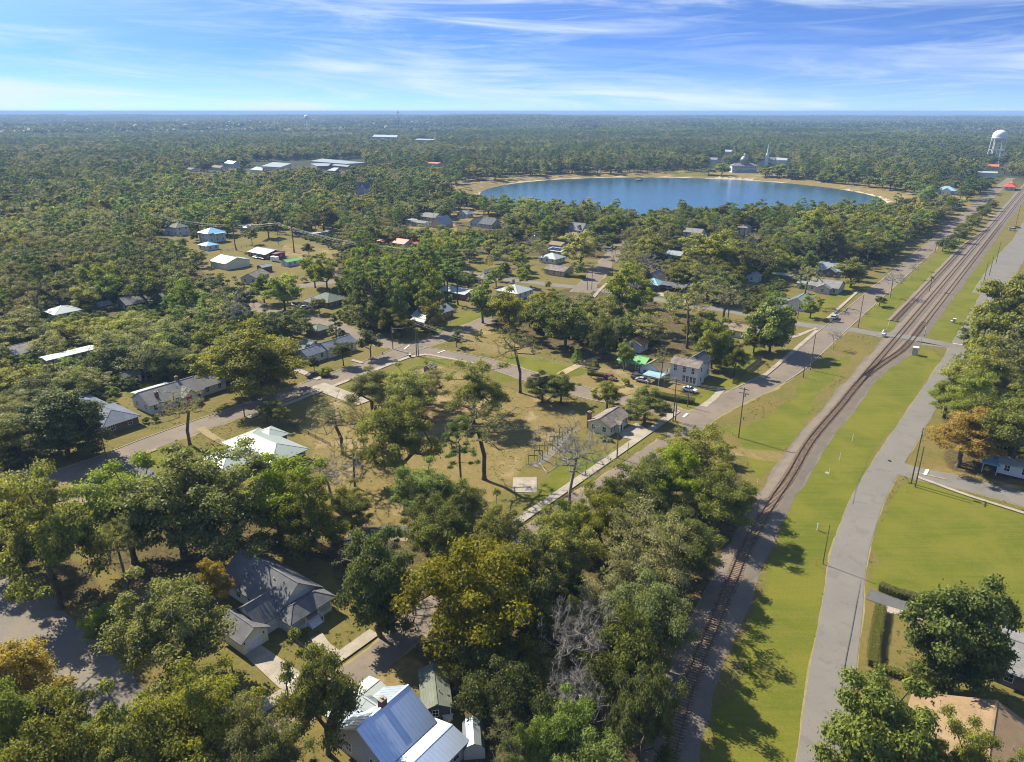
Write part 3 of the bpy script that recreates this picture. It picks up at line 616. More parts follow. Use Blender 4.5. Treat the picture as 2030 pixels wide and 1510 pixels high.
def tree_mesh(key, kind, seed, lod):
    "unit-ish trees: crown radius R, height H; returns (crown mesh, trunk mesh, R, H)"
    rg = np.random.default_rng(seed*97+lod*13+sum(map(ord, kind)))
    lm = LM['oak']; bk = M['bark']; fac = (1.9, .60, .13)[lod]; sz = (.50, .90, 2.0)[lod]
    if kind in ('oak', 'dark', 'bright', 'gold', 'rust', 'grey', 'haze'):
        lm = LM[kind]; R_, H = 6.0, 11.5 if kind != 'gold' else 12.0
        nc = {'oak': 84, 'dark': 92, 'bright': 84, 'gold': 88, 'rust': 88, 'grey': 90, 'haze': 80}[kind]; nc = int(nc*(1, .62, .34)[lod])
        C = crown_pts(rg, nc, R_*.93, H*.15, H*.97); rad = R_*(.13+.18*rg.random(nc))*(1, 1.15, 1.5)[lod]
        per = int({'oak': 215, 'dark': 230, 'bright': 210, 'gold': 225, 'rust': 215, 'grey': 90, 'haze': 100}[kind]*fac/(1, .62, .34)[lod])
        V, F, T = leaves(rg, C, rad, max(8, per), .30*sz*(1 if kind != 'grey' else .85), .72)
        wd = wood(rg, C*np.array([1, 1, .97]) if lod < 2 else C[:10], H*.24, .38, R_)
    elif kind == 'magnolia':
        lm = LM[kind]; R_, H = 5.0, 10.5; nc = int(130*(1, .6, .3)[lod]); C = crown_pts(rg, nc, R_*.88, H*.08, H*.95, 'round'); rad = R_*(.17+.13*rg.random(nc))*(1, 1.2, 1.5)[lod]
        V, F, T = leaves(rg, C, rad, max(8, int(235*fac/(1, .6, .3)[lod])), .31*sz, .85, aspect=.6); wd = wood(rg, C[:40], H*.3, .3, R_)
    elif kind == 'pine':
        lm = LM[kind]; bk = M['bark_p']; R_, H = 3.6, 19.0; nc = int(46*(1, .7, .45)[lod]); C = []
        for i in range(nc):
            z = .52+.46*rg.random()**.8; rr = R_*(.25+.8*math.sin(min(1, (1.02-z)/.30)*1.57))*(.35+.6*rg.random()); a2 = rg.random()*6.28
            C.append((math.cos(a2)*rr, math.sin(a2)*rr, z*H))
        C = np.array(C); rad = (.55+.5*rg.random(nc))*(1, 1.15, 1.5)[lod]
        V, F, T = leaves(rg, C, rad, max(6, int(150*fac/(1, .7, .45)[lod])), .30*sz, .6, .2, .3, .30 if lod < 2 else .5)
        wd = wood(rg, np.vstack([C, [[0, 0, H*.93]]]) if lod < 2 else np.array([[0, 0, H*.9], [.8, 0, H*.7]]), H*.72, .24, R_)
    elif kind == 'semi':
        lm = LM['grey']; R_, H = 6.0, 13.0; nc = int(110*(1, .6, .3)[lod]); C = crown_pts(rg, nc, R_*.95, H*.30, H, 'airy'); rad = R_*(.09+.08*rg.random(nc))*(1, 1.2, 1.8)[lod]
        V, F, T = leaves(rg, C, rad, max(5, int(24*fac/(1, .6, .3)[lod])), .22*sz, .9, .1, .3, .4); wd = wood(rg, C, H*.30, .32, R_)
    elif kind == 'bare':
        lm = LM['twig']; bk = M['bark_w']; R_, H = 6.0, 13.0; nc = int(190*(1, .5, .2)[lod]); C = crown_pts(rg, nc, R_, H*.30, H, 'airy'); rad = np.full(nc, R_*.11)
        V, F, T = leaves(rg, C, rad*1.2, max(4, int(16*(1, .8, 1)[lod])), .42*(1, 1.2, 2.0)[lod], 1.0, .1, .2, .045*(1, 1.8, 2.5)[lod]); wd = wood(rg, C, H*.30, .27, R_)
    elif kind == 'shrub':
        lm = LM['bright' if seed % 2 else 'dark']; R_, H = 2.0, 2.8; nc = int(36*(1, .6, .4)[lod]); C = crown_pts(rg, nc, R_*.8, .3, H*.9, 'round'); rad = .35+.35*rg.random(nc)
        V, F, T = leaves(rg, C, rad, max(8, int(110*fac/(1, .6, .4)[lod])), .18*sz, .8); wd = wood(rg, C[:12], H*.3, .09, R_)
    elif kind == 'cedar':
        lm = LM['pine']; R_, H = 2.4, 7.0; nc = int(90*(1, .6, .3)[lod]); C = crown_pts(rg, nc, R_, .7, H, 'cone'); rad = .35+.3*rg.random(nc)
        V, F, T = leaves(rg, C, rad, max(8, int(80*fac/(1, .6, .3)[lod])), .17*sz, .7); wd = wood(rg, C[:14], H*.6, .15, R_)
    elif kind == 'round':
        lm = LM['dark']; R_, H = 3.2, 6.6; nc = int(60*(1, .6, .3)[lod]); C = crown_pts(rg, nc, R_*.85, H*.24, H*.97); rad = .6+.5*rg.random(nc)
        V, F, T = leaves(rg, C, rad, max(8, int(120*fac/(1, .6, .3)[lod])), .21*sz, .8); wd = wood(rg, C[:24], H*.3, .16, R_)
    if lod == 2: T = .06+.44*T
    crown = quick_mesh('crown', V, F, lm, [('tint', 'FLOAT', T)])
    tv, tf = wd[0], wd[1]
    if lod < 2: tr = MB(); tr = bpy.data.meshes.new('trunk'); tr.from_pydata([tuple(q) for q in tv], [], [tuple(int(i) for i in f) for f in tf]); tr.materials.append(bk); tr.shade_smooth()
    else: tr = None
    if lod == 2:   # one mesh with both
        o = len(V); V2 = np.vstack([V, tv]); tr2 = bpy.data.meshes.new('tree'); 
        tri = tf[tf[:, 0] >= 0]; F2 = np.vstack([F, tri+o]); crown = quick_mesh('tree', V2, F2, lm, [('tint', 'FLOAT', np.concatenate([T, np.zeros(len(tv))]))])
        crown.materials.append(bk); mi = np.zeros(len(F2), np.int32); mi[len(F):] = 1; crown.polygons.foreach_set('material_index', mi)
    return crown, tr, R_, H
def TM(kind, var, lod):
    k = (kind, var, lod)
    if k not in TREES: TREES[k] = tree_mesh(k, kind, var, lod)
    return TREES[k]
NVAR = {'rust': 1, 'oak': 3, 'dark': 2, 'bright': 2, 'gold': 2, 'grey': 2, 'pine': 2, 'magnolia': 2, 'semi': 3, 'bare': 3, 'shrub': 2, 'cedar': 1, 'round': 2}
KNAME = {'oak': ('oak_tree', 'oak tree'), 'dark': ('evergreen_oak_tree', 'evergreen oak'), 'bright': ('laurel_oak_tree', 'laurel oak'), 'gold': ('yellowing_oak_tree', 'yellowing oak'), 'rust': ('autumn_oak_tree', 'autumn oak'),
         'grey': ('grey_oak_tree', 'grey oak'), 'pine': ('pine_tree', 'pine tree'), 'magnolia': ('magnolia_tree', 'magnolia tree'), 'semi': ('thinning_tree', 'tree'),
         'bare': ('bare_tree', 'bare tree'), 'shrub': ('shrub', 'shrub'), 'cedar': ('cedar_tree', 'cedar tree'), 'round': ('street_tree', 'street tree')}
def plant(kind, x, y, R_, H, label=None, group=None, rg=random, z=0.0):
    lod = 0 if math.hypot(x, y) < 235 else 1
    c, t, r0, h0 = TM(kind, rg.randrange(NVAR[kind]), lod)
    nm, cat = KNAME[kind]
    o = empty(nm, (x, y, z), rg.uniform(0, 6.283), label=label or ('tall '+cat), cat=cat, group=group); s = R_/r0
    o.scale = (s*rg.uniform(.93, 1.07), s*rg.uniform(.93, 1.07), H/h0)
    link('crown', c, o); link('trunk', t, o); return o
# hand-placed trees: kind, centre x, crown top y, trunk base x, base y, crown width (pixels of the photograph), label
HAND = [
 ('oak', 85,952, 112,1205, 200, 'massive spreading oak at the left edge of the gravel lot with a dark leaning trunk'),
 ('oak', 20,930, 30,1120, 150, 'grey-green oak at the far left edge standing behind the massive lot oak'),
 ('rust', 5,1270, 15,1450, 190, 'orange-yellow oak at the left edge beside the gravel lot'),
 ('oak', 328,1152, 372,1352, 208, 'broad yellow-green oak left of the grey-roofed porch house garage'),
 ('bright', 196,1198, 205,1275, 72, 'small bright yellow-green tree between the gravel lot and the broad yard oak'),
 ('rust', 430,1118, 432,1215, 70, 'rusty-gold tree touching the back corner of the grey-roofed porch house'),
 ('oak', 410,1345, 420,1560, 190, 'sparse grey-green oak at the bottom edge below the porch house driveway'),
 ('oak', 265,1395, 300,1620, 190, 'yellow-green oak at the bottom edge in front of the gravel lot'),
 ('oak', 130,1425, 140,1660, 210, 'olive oak at the bottom edge below the gravel lot'),
 ('bright', 30,1400, 20,1600, 170, 'olive oak in the bottom left corner of the photo'),
 ('dark', 130,1372, 120,1500, 110, 'dark ragged oak on the near rim of the gravel lot'),
 ('grey', 500,1405, 520,1600, 130, 'thin grey oak at the bottom edge between the power poles'),
 ('oak', 658,1268, 628,1495, 140, 'open-crowned oak with crooked dark limbs reaching over the blue metal roof'),
 ('oak', 590,1440, 560,1600, 110, 'low oak at the bottom edge left of the crooked-limbed oak'),
 ('magnolia', 745,1052, 752,1262, 132, 'dark glossy magnolia beside the street right of the porch house'),
 ('oak', 345,900, 365,1105, 225, 'great oak with a forked trunk hiding the left end of the white metal roof'),
 ('bright', 245,925, 262,1115, 165, 'oak behind the driveway bush, leftmost in the row shading the fence'),
 ('oak', 455,895, 470,1085, 185, 'oak in the middle of the row in front of the white metal roof'),
 ('bright', 550,910, 552,1075, 165, 'bright green oak near the right end of the white metal roofed house'),
 ('oak', 610,955, 600,1110, 110, 'slim-trunked oak right of the white metal roof above the long fence'),
 ('bare', 662,905, 652,1010, 100, 'leafless thin tree on the bare ground right of the white metal roof'),
 ('semi', 700,860, 702,965, 70, 'thin tree between the swing frame and the dirt lot'),
 ('semi', 370,778, 372,882, 120, 'nearly bare gnarled tree at the kerb opposite the white metal roof'),
 ('semi', 230,1020, 262,1185, 90, 'thin leaning tree with ivy behind the gravel lot'),
 ('oak', 690,970, 700,1055, 90, 'low olive oak beside the short curved lane'),
 ('semi', 672,795, 680,900, 110, 'dead-looking ivy-clad tree on the left side of the dirt lot'),
 ('semi', 718,795, 722,910, 60, 'thin snag beside the ivy-clad tree in the dirt lot'),
 ('oak', 795,795, 790,960, 140, 'dense oak standing alone on the left of the dirt lot'),
 ('oak', 735,735, 740,812, 100, 'left oak in the trio beside the concrete drive and sidewalk'),
 ('oak', 800,735, 822,832, 115, 'middle oak in the trio behind the dirt lot'),
 ('grey', 855,725, 850,800, 90, 'grey oak hiding the road right of the little park shed'),
 ('oak', 935,722, 940,838, 115, 'oak with grey upper twigs right of the trio behind the dirt lot'),
 ('semi', 958,795, 960,950, 155, 'tall half-bare tree with a thick brown trunk beside the concrete slab'),
 ('pine', 912,828, 916,1012, 62, 'lone pine with a straight bare trunk rising from the park thicket'),
 ('bright', 850,915, 855,1045, 125, 'bright rounded oak in front of the lone park pine'),
 ('oak', 905,960, 918,1040, 90, 'oak tucked under the lone park pine'),
 ('oak', 870,975, 865,1110, 110, 'oak with a visible trunk above the short curved lane'),
 ('semi', 1030,642, 1032,778, 100, 'tall half-bare tree in the corner block beside the cross street'),
 ('dark', 1075,738, 1076,797, 62, 'left evergreen in the dark pair near the cross street sidewalk'),
 ('dark', 1112,742, 1112,799, 60, 'right evergreen in the dark pair near the cross street sidewalk'),
 ('oak', 1203,755, 1205,812, 56, 'small oak left of the cream cottage chimney'),
 ('bright', 1278,775, 1280,838, 76, 'bright small oak at the right end of the cream cottage'),
 ('bare', 1135,835, 1125,1020, 135, 'big bleached leafless tree leaning over the long park sidewalk'),
 ('oak', 490,655, 500,792, 200, 'huge dark live oak shading the street between the two white houses'),
 ('magnolia', 128,775, 125,905, 140, 'big glossy magnolia hiding the middle of the dark blue-roofed house'),
 ('round', 528,795, 530,840, 40, 'left pale bushy tree beside the street and picket fence'),
 ('round', 552,800, 552,845, 42, 'right pale bushy tree beside the street and picket fence'),
 ('shrub', 280,895, 280,918, 28, 'round clipped shrub beside the dark driveway'),
 ('magnolia', 1530,594, 1530,700, 84, 'dark glossy magnolia at the corner of the grade crossing street'),
 ('magnolia', 1412,632, 1415,730, 62, 'dark magnolia behind the two-storey white house'),
 ('magnolia', 1400,618, 1395,690, 60, 'second dark magnolia farther back behind the two-storey white house'),
 ('dark', 1455,680, 1460,745, 40, 'slim evergreen beside the two-storey white house lawn'),
 ('semi', 1362,555, 1368,690, 95, 'left of two tall half-bare trees behind the two-storey white house'),
 ('semi', 1432,555, 1437,650, 90, 'right of two tall half-bare trees behind the two-storey white house'),
 ('dark', 1500,660, 1490,700, 40, 'grey-brown bush beside the tan-roofed white house'),
 ('cedar', 664,622, 666,672, 40, 'conical cedar behind the long white house'),
 ('round', 680,675, 679,725, 44, 'dark round tree on the front lawn of the long white house'),
 ('round', 733,655, 734,708, 48, 'dark round tree on the kerb right of the long white house'),
 ('round', 904,655, 905,688, 28, 'small round tree at the corner of the T junction'),
 ('cedar', 945,662, 945,675, 11, 'tiny young cedar on the corner block, nearer the T junction'),
 ('cedar', 954,656, 954,667, 9, 'tiny young cedar on the corner block, farther from the T junction'),
 ('shrub', 648,728, 648,745, 30, 'bright green shrub beside the long white house walk'),
 ('dark', 622,706, 622,735, 22, 'brownish shrub at the left corner of the long white house'),
 ('cedar', 1143,690, 1144,718, 24, 'small conical evergreen near the sandy drive'),
 ('bright', 1237,675, 1238,735, 32, 'narrow bright tree left of the green metal roof'),
 ('dark', 1193,630, 1195,712, 58, 'tall dark evergreen left of the small brown-roofed garage'),
 ('round', 1743,586, 1745,607, 25, 'small young tree on the lawn between the street and the stub siding'),
 ('bare', 1654,655, 1653,693, 30, 'small leafless street tree on the lawn before the grade crossing'),
 ('bare', 1768,535, 1766,590, 42, 'leafless street tree on the lawn past the grade crossing'),
 ('bare', 1822,505, 1821,536, 18, 'slim leafless sapling on the lawn beside the far street'),
 ('bare', 1808,520, 1809,552, 16, 'slimmer leafless sapling nearer the grade crossing'),
 ('oak', 1688,512, 1690,570, 60, 'olive oak overhanging the street from the grey-roofed bungalow yard'),
 ('bright', 1608,588, 1608,630, 36, 'small tree at the corner beside the white gabled cottage'),
 ('magnolia', 1905,1165, 1900,1380, 170, 'big leafy tree between the clipped hedges and the grey bungalow'),
 ('magnolia', 1722,1352, 1726,1580, 195, 'big leafy tree hanging over the right road near the bottom edge'),
 ('oak', 1900,1448, 1905,1640, 130, 'yellow-green oak at the bottom edge in front of the brown roof'),
 ('oak', 2000,1475, 2020,1660, 90, 'oak in the bottom right corner of the photo'),
 ('rust', 1908,818, 1905,925, 118, 'orange-tinged oak beside the white mobile home at the right edge'),
 ('oak', 1990,540, 2000,690, 110, 'tall oak at the right edge beyond the grade crossing road'),
 ('oak', 1960,600, 1975,740, 105, 'dark oak leaning over the right road by the grade crossing'),
 ('grey', 2010,640, 2020,790, 130, 'grey-green oak at the right edge of the wood by the right road'),
 ('oak', 1935,690, 1950,830, 130, 'oak at the road edge in the right-hand wood'),
 ('bright', 1930,755, 1940,870, 110, 'bright oak above the orange-tinged oak at the right'),
 ('dark', 2010,760, 2020,930, 150, 'dark oak at the right edge behind the white mobile home'),
 ('pine', 580,422,581,500, 34, 'tall lone pine on the lawn right of the maroon workshop'), ('pine', 464,422,467,496, 30, 'tall pine on the lawn in front of the tall pale blue house'),
 ('dark', 531,432,532,472, 36, 'dark evergreen with a round shadow by the far parking'), ('round', 612,484,612,508, 24, 'dark round tree beside the far dirt bend'), ('round', 498,452,500,484, 26, 'dark bushy tree between the blue-roofed and maroon buildings'),
 ('gold', 640,404,642,462, 62, 'brownish oak behind the long mobile home'), ('bright', 521,546,523,600, 48, 'yellow-green tree in front of the brown white-trimmed bungalow'), ('bright', 562,548,563,614, 66, 'yellow-green tree with a dark base beside the left cross street'),
 ('bright', 622,512,624,570, 44, 'left of two slim-trunked street trees above the grey hip roof'), ('bright', 647,508,648,574, 44, 'right of two slim-trunked street trees above the grey hip roof'), ('round', 632,590,632,622, 36, 'round tree in front of the grey hip-roofed house'),
 ('grey', 718,584,718,655, 58, 'loose grey oak on the corner beyond the conical cedar'), ('oak', 772,603,776,662, 52, 'oak in front of the red brick white-roofed house'), ('oak', 797,625,800,668, 40, 'small dark-trunked oak by the junction road'), ('bright', 738,600,740,655, 46, 'bright oak in the row along the junction road'),
 ('bare', 470,575,474,692, 60, 'bleached snag standing above the left woods'), ('dark', 556,618,560,690, 78, 'dark oak crowding the long low white house'), ('dark', 440,640,445,720, 70, 'dark oak behind the huge live oak'), ('grey', 420,600,425,680, 70, 'grey oak left of the bleached snag'), ('dark', 520,610,520,680, 60, 'dark oak between the bleached snag and the long low white house'),
 ('bright', 858,535,862,640, 56, 'bright feathery tree right of the pine grove'), ('pine', 885,515,889,600, 34, 'left of two thin pines in front of the brick long-roofed house'), ('pine', 906,510,909,604, 34, 'right of two thin pines in front of the brick long-roofed house'),
 ('oak', 860,590,862,662, 40, 'oak behind the red brick white-roofed house'), ('bright', 955,565,958,640, 66, 'bright oak hiding the end of the junction road'), ('oak', 1010,570,1012,665, 70, 'oak at the upper left of the mid-town grove'), ('dark', 1120,600,1122,690, 90, 'broad dark oak in the mid-town grove'),
 ('bright', 1245,535,1250,650, 90, 'bright tall oak in front of the brown brick teal-roofed house'), ('grey', 1275,620,1278,690, 70, 'grey brushy tree behind the pale blue garage'), ('oak', 1150,455,1152,530, 66, 'large oak left of the far street to the lake'), ('oak', 1285,460,1288,530, 62, 'large oak right of the far street to the lake'),
 ('oak', 1415,455,1418,545, 110, 'largest rounded oak in the middle of the town beyond the grade crossing'), ('grey', 1500,470,1505,550, 80, 'grey-green oak beyond the little narrow shed'), ('gold', 1640,440,1645,520, 60, 'golden oak behind the grey-roofed bungalow'), ('oak', 1610,410,1612,480, 80, 'high oak among the trees nearest the lake end'),
 ('semi', 1595,520,1598,605, 60, 'leafless-limbed tree over the white gabled cottage'), ('semi', 1310,690,1311,765, 34, 'pale thin tree in front of the teal carport'),
 # woods between the lane and the railway
 ('gold', 925,1075, 930,1330, 235, 'great yellow-olive oak crowning the wood above the shed with the green roof'),
 ('gold', 1050,1060, 1040,1260, 170, 'yellow-olive oak right behind the great yellow one in the railway wood'),
 ('bare', 1160,1195, 1165,1400, 150, 'large leafless grey tree in the railway wood'),
 ('bare', 1130,1320, 1140,1500, 120, 'leafless tree lower down in the railway wood near the bottom edge'),
 ('bright', 1120,1370, 1120,1540, 130, 'bright green tree at the foot of the leafless trees'),
 ('grey', 1270,1020, 1280,1210, 170, 'tall grey-green oak in the thick of the railway wood'),
 ('oak', 1380,858, 1385,985, 150, 'oak at the far tip of the railway wood next to the power pole lawn'),
 ('bright', 1330,900, 1330,1020, 120, 'bright oak over the lane at the far tip of the railway wood'),
 ('oak', 1250,930, 1260,1060, 120, 'oak over the lane opposite the bleached leafless tree'),
 ('dark', 1420,930, 1415,1060, 110, 'dark oak throwing its shadow on the rails at the wood tip'),
 ('dark', 1285,905, 1290,1020, 90, 'dark oak overhanging the lane near the cottage end of the wood'), ('oak', 1215,950, 1222,1050, 90, 'oak overhanging the middle of the lane'), ('bright', 1150,995, 1150,1085, 90, 'bright oak overhanging the lower lane'),
 ('oak', 1190,980, 1200,1120, 120, 'oak at the lane side of the railway wood'),
 ('oak', 1100,1010, 1110,1170, 130, 'olive oak at the lane bend in the railway wood'),
 ('oak', 985,1000, 990,1150, 110, 'oak hiding the bend of the lane'),
 ('dark', 1370,1010, 1360,1150, 140, 'dark oak midway along the rails'),
 ('dark', 1300,1130, 1310,1320, 150, 'dark oak close to the rails low in the photo'),
 ('dark', 1230,1220, 1240,1420, 160, 'deep green oak behind the leafless trees near the rails'),
 ('dark', 1290,1290, 1260,1530, 120, 'dark oak at the bottom edge beside the rails'),
 ('dark', 1010,1290, 1020,1470, 150, 'dark oak right of the shed with the green roof'),
 ('bright', 1160,1460, 1170,1620, 150, 'bright bush-like tree at the bottom edge by the woods'),
 ('semi', 1010,1420, 1010,1560, 110, 'thin brushy tree over the small rounded shed at the bottom edge'),
 ('bright', 1040,1440, 1045,1560, 80, 'green sapling cluster beside the small rounded shed'),
 ('dark', 930,1250, 960,1400, 130, 'dark low oak between the lane and the green-roofed shed'),
 ('bright', 885,1010, 880,1130, 120, 'bright oak beside the curved lane left of the railway wood'),
 ('oak', 1000,1090, 1005,1230, 140, 'dark olive oak in the middle of the railway wood'),
]
# landmarks used to say where a tree stands
MARKS = []
GUARD = []   # (x0, y0, x1, y1, base_y) in photo pixels: seen things that a scattered tree must not hide
placed = []  # x, y, r
def add_hand():
    rg = random.Random(3)
    for kind, cx, ty, bx, by, wd, lab in HAND:
        x, y = W(bx, by); _, _, s0 = PX(x, y, 0); d = math.hypot(y, CAMH)
        # crown radius and height from the picture
        r = wd/2/s0*1.0
        h = 3.0
        while PX(x, y, h)[1] > ty and h < 40: h += .1
        cxw = x
        hm = h*.65; sx = PX(x, y, hm); dx = (cx-sx[0])/sx[2]
        r = wd/2/sx[2]*1.12
        plant(kind, x+dx*.5, y, r, h, lab, rg=rg); placed.append((x, y, r*.8))
# ------------------------------------------------------------------ buildings
def mat_shingle(name, c1, c2, dk=.55, per=6.5):
    m, t, b = newmat(name); v = opos(t); s = t.nodes.new('ShaderNodeSeparateXYZ'); t.links.new(v, s.inputs[0])
    c = mixc(t, mr(t, noise(t, .5, 6, .7, v), .35, .65, 0, 1), c1, c2)
    row = mth(t, 'FRACT', mth(t, 'MULTIPLY', s.outputs[2], per)); c = mixc(t, mr(t, row, .0, .22, dk, 0), c, tuple(x*.35 for x in c1))
    c = mixc(t, mr(t, noise(t, 9, 3, .8, v), .4, .7, 0, .5), c, tuple(x*.5 for x in c2))
    t.links.new(c, b.inputs['Base Color']); b.inputs['Roughness'].default_value = .9; b.inputs['Specular IOR Level'].default_value = .2; return m
def mat_metal(name, col, metal=.15, rough=.42, stain=.25):
    m, t, b = newmat(name); v = opos(t)
    c = mixc(t, mr(t, noise(t, .35, 6, .7, v, 1.0), .45, .75, 0, stain), col, tuple(x*.55 for x in col))
    t.links.new(c, b.inputs['Base Color']); b.inputs['Roughness'].default_value = rough; b.inputs['Metallic'].default_value = metal; return m
def mat_siding(name, col, dark=.45, per=5.0):
    m, t, b = newmat(name); v = opos(t); s = t.nodes.new('ShaderNodeSeparateXYZ'); t.links.new(v, s.inputs[0])
    c = mixc(t, mr(t, noise(t, 1.2, 5, .7, v), .35, .75, 0, .35), col, tuple(x*.75 for x in col))
    row = mth(t, 'FRACT', mth(t, 'MULTIPLY', s.outputs[2], per)); c = mixc(t, mr(t, row, 0, .18, dark, 0), c, tuple(x*.5 for x in col))
    t.links.new(c, b.inputs['Base Color']); b.inputs['Roughness'].default_value = .7; return m
def mat_brick(name, c1, c2):
    m, t, b = newmat(name); bk = t.nodes.new('ShaderNodeTexBrick'); bk.inputs['Scale'].default_value = 4.0
    s = t.nodes.new('ShaderNodeSeparateXYZ'); t.links.new(opos(t), s.inputs[0]); cb_ = t.nodes.new('ShaderNodeCombineXYZ')
    t.links.new(mth(t, 'ADD', s.outputs[0], s.outputs[1]), cb_.inputs[0]); t.links.new(s.outputs[2], cb_.inputs[1]); t.links.new(cb_.outputs[0], bk.inputs['Vector'])
    bk.inputs['Color1'].default_value = rgb(c1); bk.inputs['Color2'].default_value = rgb(c2); bk.inputs['Mortar'].default_value = (.3, .28, .25, 1); bk.inputs['Mortar Size'].default_value = .012
    t.links.new(bk.outputs['Color'], b.inputs['Base Color']); b.inputs['Roughness'].default_value = .9; return m
M.update({'sh_grey': mat_shingle('shingle_grey', (.20, .195, .185), (.27, .26, .24)), 'sh_dark': mat_shingle('shingle_dark', (.10, .105, .12), (.15, .155, .17)),
 'sh_char': mat_shingle('shingle_charcoal', (.115, .115, .12), (.17, .168, .165)), 'sh_blue': mat_shingle('shingle_slate_blue', (.13, .15, .18), (.19, .21, .24)), 'sh_tan': mat_shingle('shingle_tan', (.25, .195, .12), (.30, .235, .15)),
 'sh_green': mat_shingle('shingle_moss_green', (.16, .18, .14), (.21, .22, .17)), 'sh_brown': mat_shingle('shingle_brown', (.29, .20, .115), (.24, .16, .09), .3, 19),
 'sh_old': mat_shingle('shingle_worn_brown', (.17, .13, .10), (.30, .26, .22)),
 'm_white': mat_metal('metal_roof_white', (.37, .40, .37), .05, .5), 'm_pale': mat_metal('metal_roof_pale_green', (.30, .335, .30), .05, .5), 'm_galv': mat_metal('metal_roof_galvanised', (.27, .30, .30), .35, .5, .3),
 'm_bare': mat_metal('metal_roof_bare', (.58, .66, .78), .75, .38, .2), 'm_red': mat_metal('metal_roof_red', (.50, .10, .05), .0, .5, .3),
 'm_green': mat_metal('metal_roof_green', (.14, .38, .12), .0, .5), 'm_teal': mat_metal('metal_roof_teal', (.28, .44, .46), .1, .5),
 'm_blue': mat_metal('metal_roof_blue', (.22, .48, .66), .1, .45), 'm_orange': mat_metal('metal_roof_orange', (.60, .17, .05), .0, .5),
 'w_white': mat_siding('siding_white', (.60, .61, .61)), 'w_cream': mat_siding('siding_cream', (.66, .66, .50)), 'w_blue': mat_siding('siding_pale_blue', (.52, .58, .62)),
 'w_grey': mat_siding('siding_grey', (.48, .46, .42)), 'w_dark': mat_siding('siding_slate', (.075, .085, .09)), 'w_tan': mat_siding('siding_tan', (.48, .38, .24)),
 'w_maroon': mat_siding('siding_maroon', (.16, .035, .04)), 'w_wood': mat_siding('siding_weathered_wood', (.13, .10, .075)), 'w_yellow': mat_siding('siding_straw', (.48, .40, .22)),
 'w_brick': mat_brick('brick_red', (.30, .09, .055), (.22, .07, .045)), 'w_brown': mat_brick('brick_brown', (.13, .085, .065), (.18, .11, .08)),
 'chim': mat_brick('brick_chimney', (.16, .05, .04), (.22, .07, .05)), 'door_r': mat_plain('door_red', (.45, .02, .02), .5), 'door_d': mat_plain('door_dark', (.03, .035, .05), .5),
 'door_w': mat_plain('door_white', (.62, .64, .66), .5), 'solar': mat_plain('solar_cells', (.015, .02, .05), .2, .2)})
m, t, b = newmat('window_glass'); b.inputs['Base Color'].default_value = (.018, .024, .032, 1); b.inputs['Roughness'].default_value = .12; M['glass'] = m
FOOT = []
_wm = {}
def win_mesh(w_, h_, mun):
    k = (round(w_, 2), round(h_, 2), mun)
    if k in _wm: return _wm[k]
    f = MB(); t_ = .09; f.box(-w_/2-t_, -.06, -t_, w_/2+t_, 0, 0); f.box(-w_/2-t_, -.06, h_, w_/2+t_, 0, h_+t_); f.box(-w_/2-t_, -.06, 0, -w_/2, 0, h_); f.box(w_/2, -.06, 0, w_/2+t_, 0, h_)
    f.box(-w_/2, -.045, h_/2-.03, w_/2, -.004, h_/2+.03)
    if mun: f.box(-.025, -.047, 0, .025, -.006, h_)
    p = MB(); p.add([(-w_/2, -.025, 0), (w_/2, -.025, 0), (w_/2, -.025, h_), (-w_/2, -.025, h_)], [(0, 1, 2, 3)])
    _wm[k] = (f.mesh('window', M['white']), p.mesh('pane', M['glass'])); return _wm[k]
FR = {'S': 0.0, 'E': math.pi/2, 'N': math.pi, 'W': -math.pi/2}
def window(root, blk, face, t_, z, w_=1.0, h_=1.4, mun=True):
    x0, y0, x1, y1 = blk[:4]; f, p = win_mesh(w_, h_, mun); e = .004
    pos = {'S': (x0+t_, y0-e), 'N': (x1-t_, y1+e), 'W': (x0-e, y1-t_), 'E': (x1+e, y0+t_)}[face]
    o = link('window', f, root, (pos[0], pos[1], z), FR[face]); link('pane', p, o); return o
def door(root, blk, face, t_, z, w_=1.0, h_=2.1, mat='door_w', name='door'):
    x0, y0, x1, y1 = blk[:4]; pos = {'S': (x0+t_, y0-.004), 'N': (x1-t_, y1+.004), 'W': (x0-.004, y1-t_), 'E': (x1+.004, y0+t_)}[face]
    mb = MB(); mb.box(-w_/2, -.05, 0, w_/2, 0, h_)
    if w_ > 2:
        for k in range(1, 5): mb.box(-w_/2+.02, -.065, h_*k/5-.02, w_/2-.02, -.05, h_*k/5+.02)
    o = mb.build(name, M[mat], root); o.location = (pos[0], pos[1], z); o.rotation_euler = (0, 0, FR[face])
    fr = MB(); fr.box(-w_/2-.12, -.07, 0, -w_/2, 0, h_+.12); fr.box(w_/2, -.07, 0, w_/2+.12, 0, h_+.12); fr.box(-w_/2, -.07, h_, w_/2, 0, h_+.12); fr.build('frame', M['white'], o)
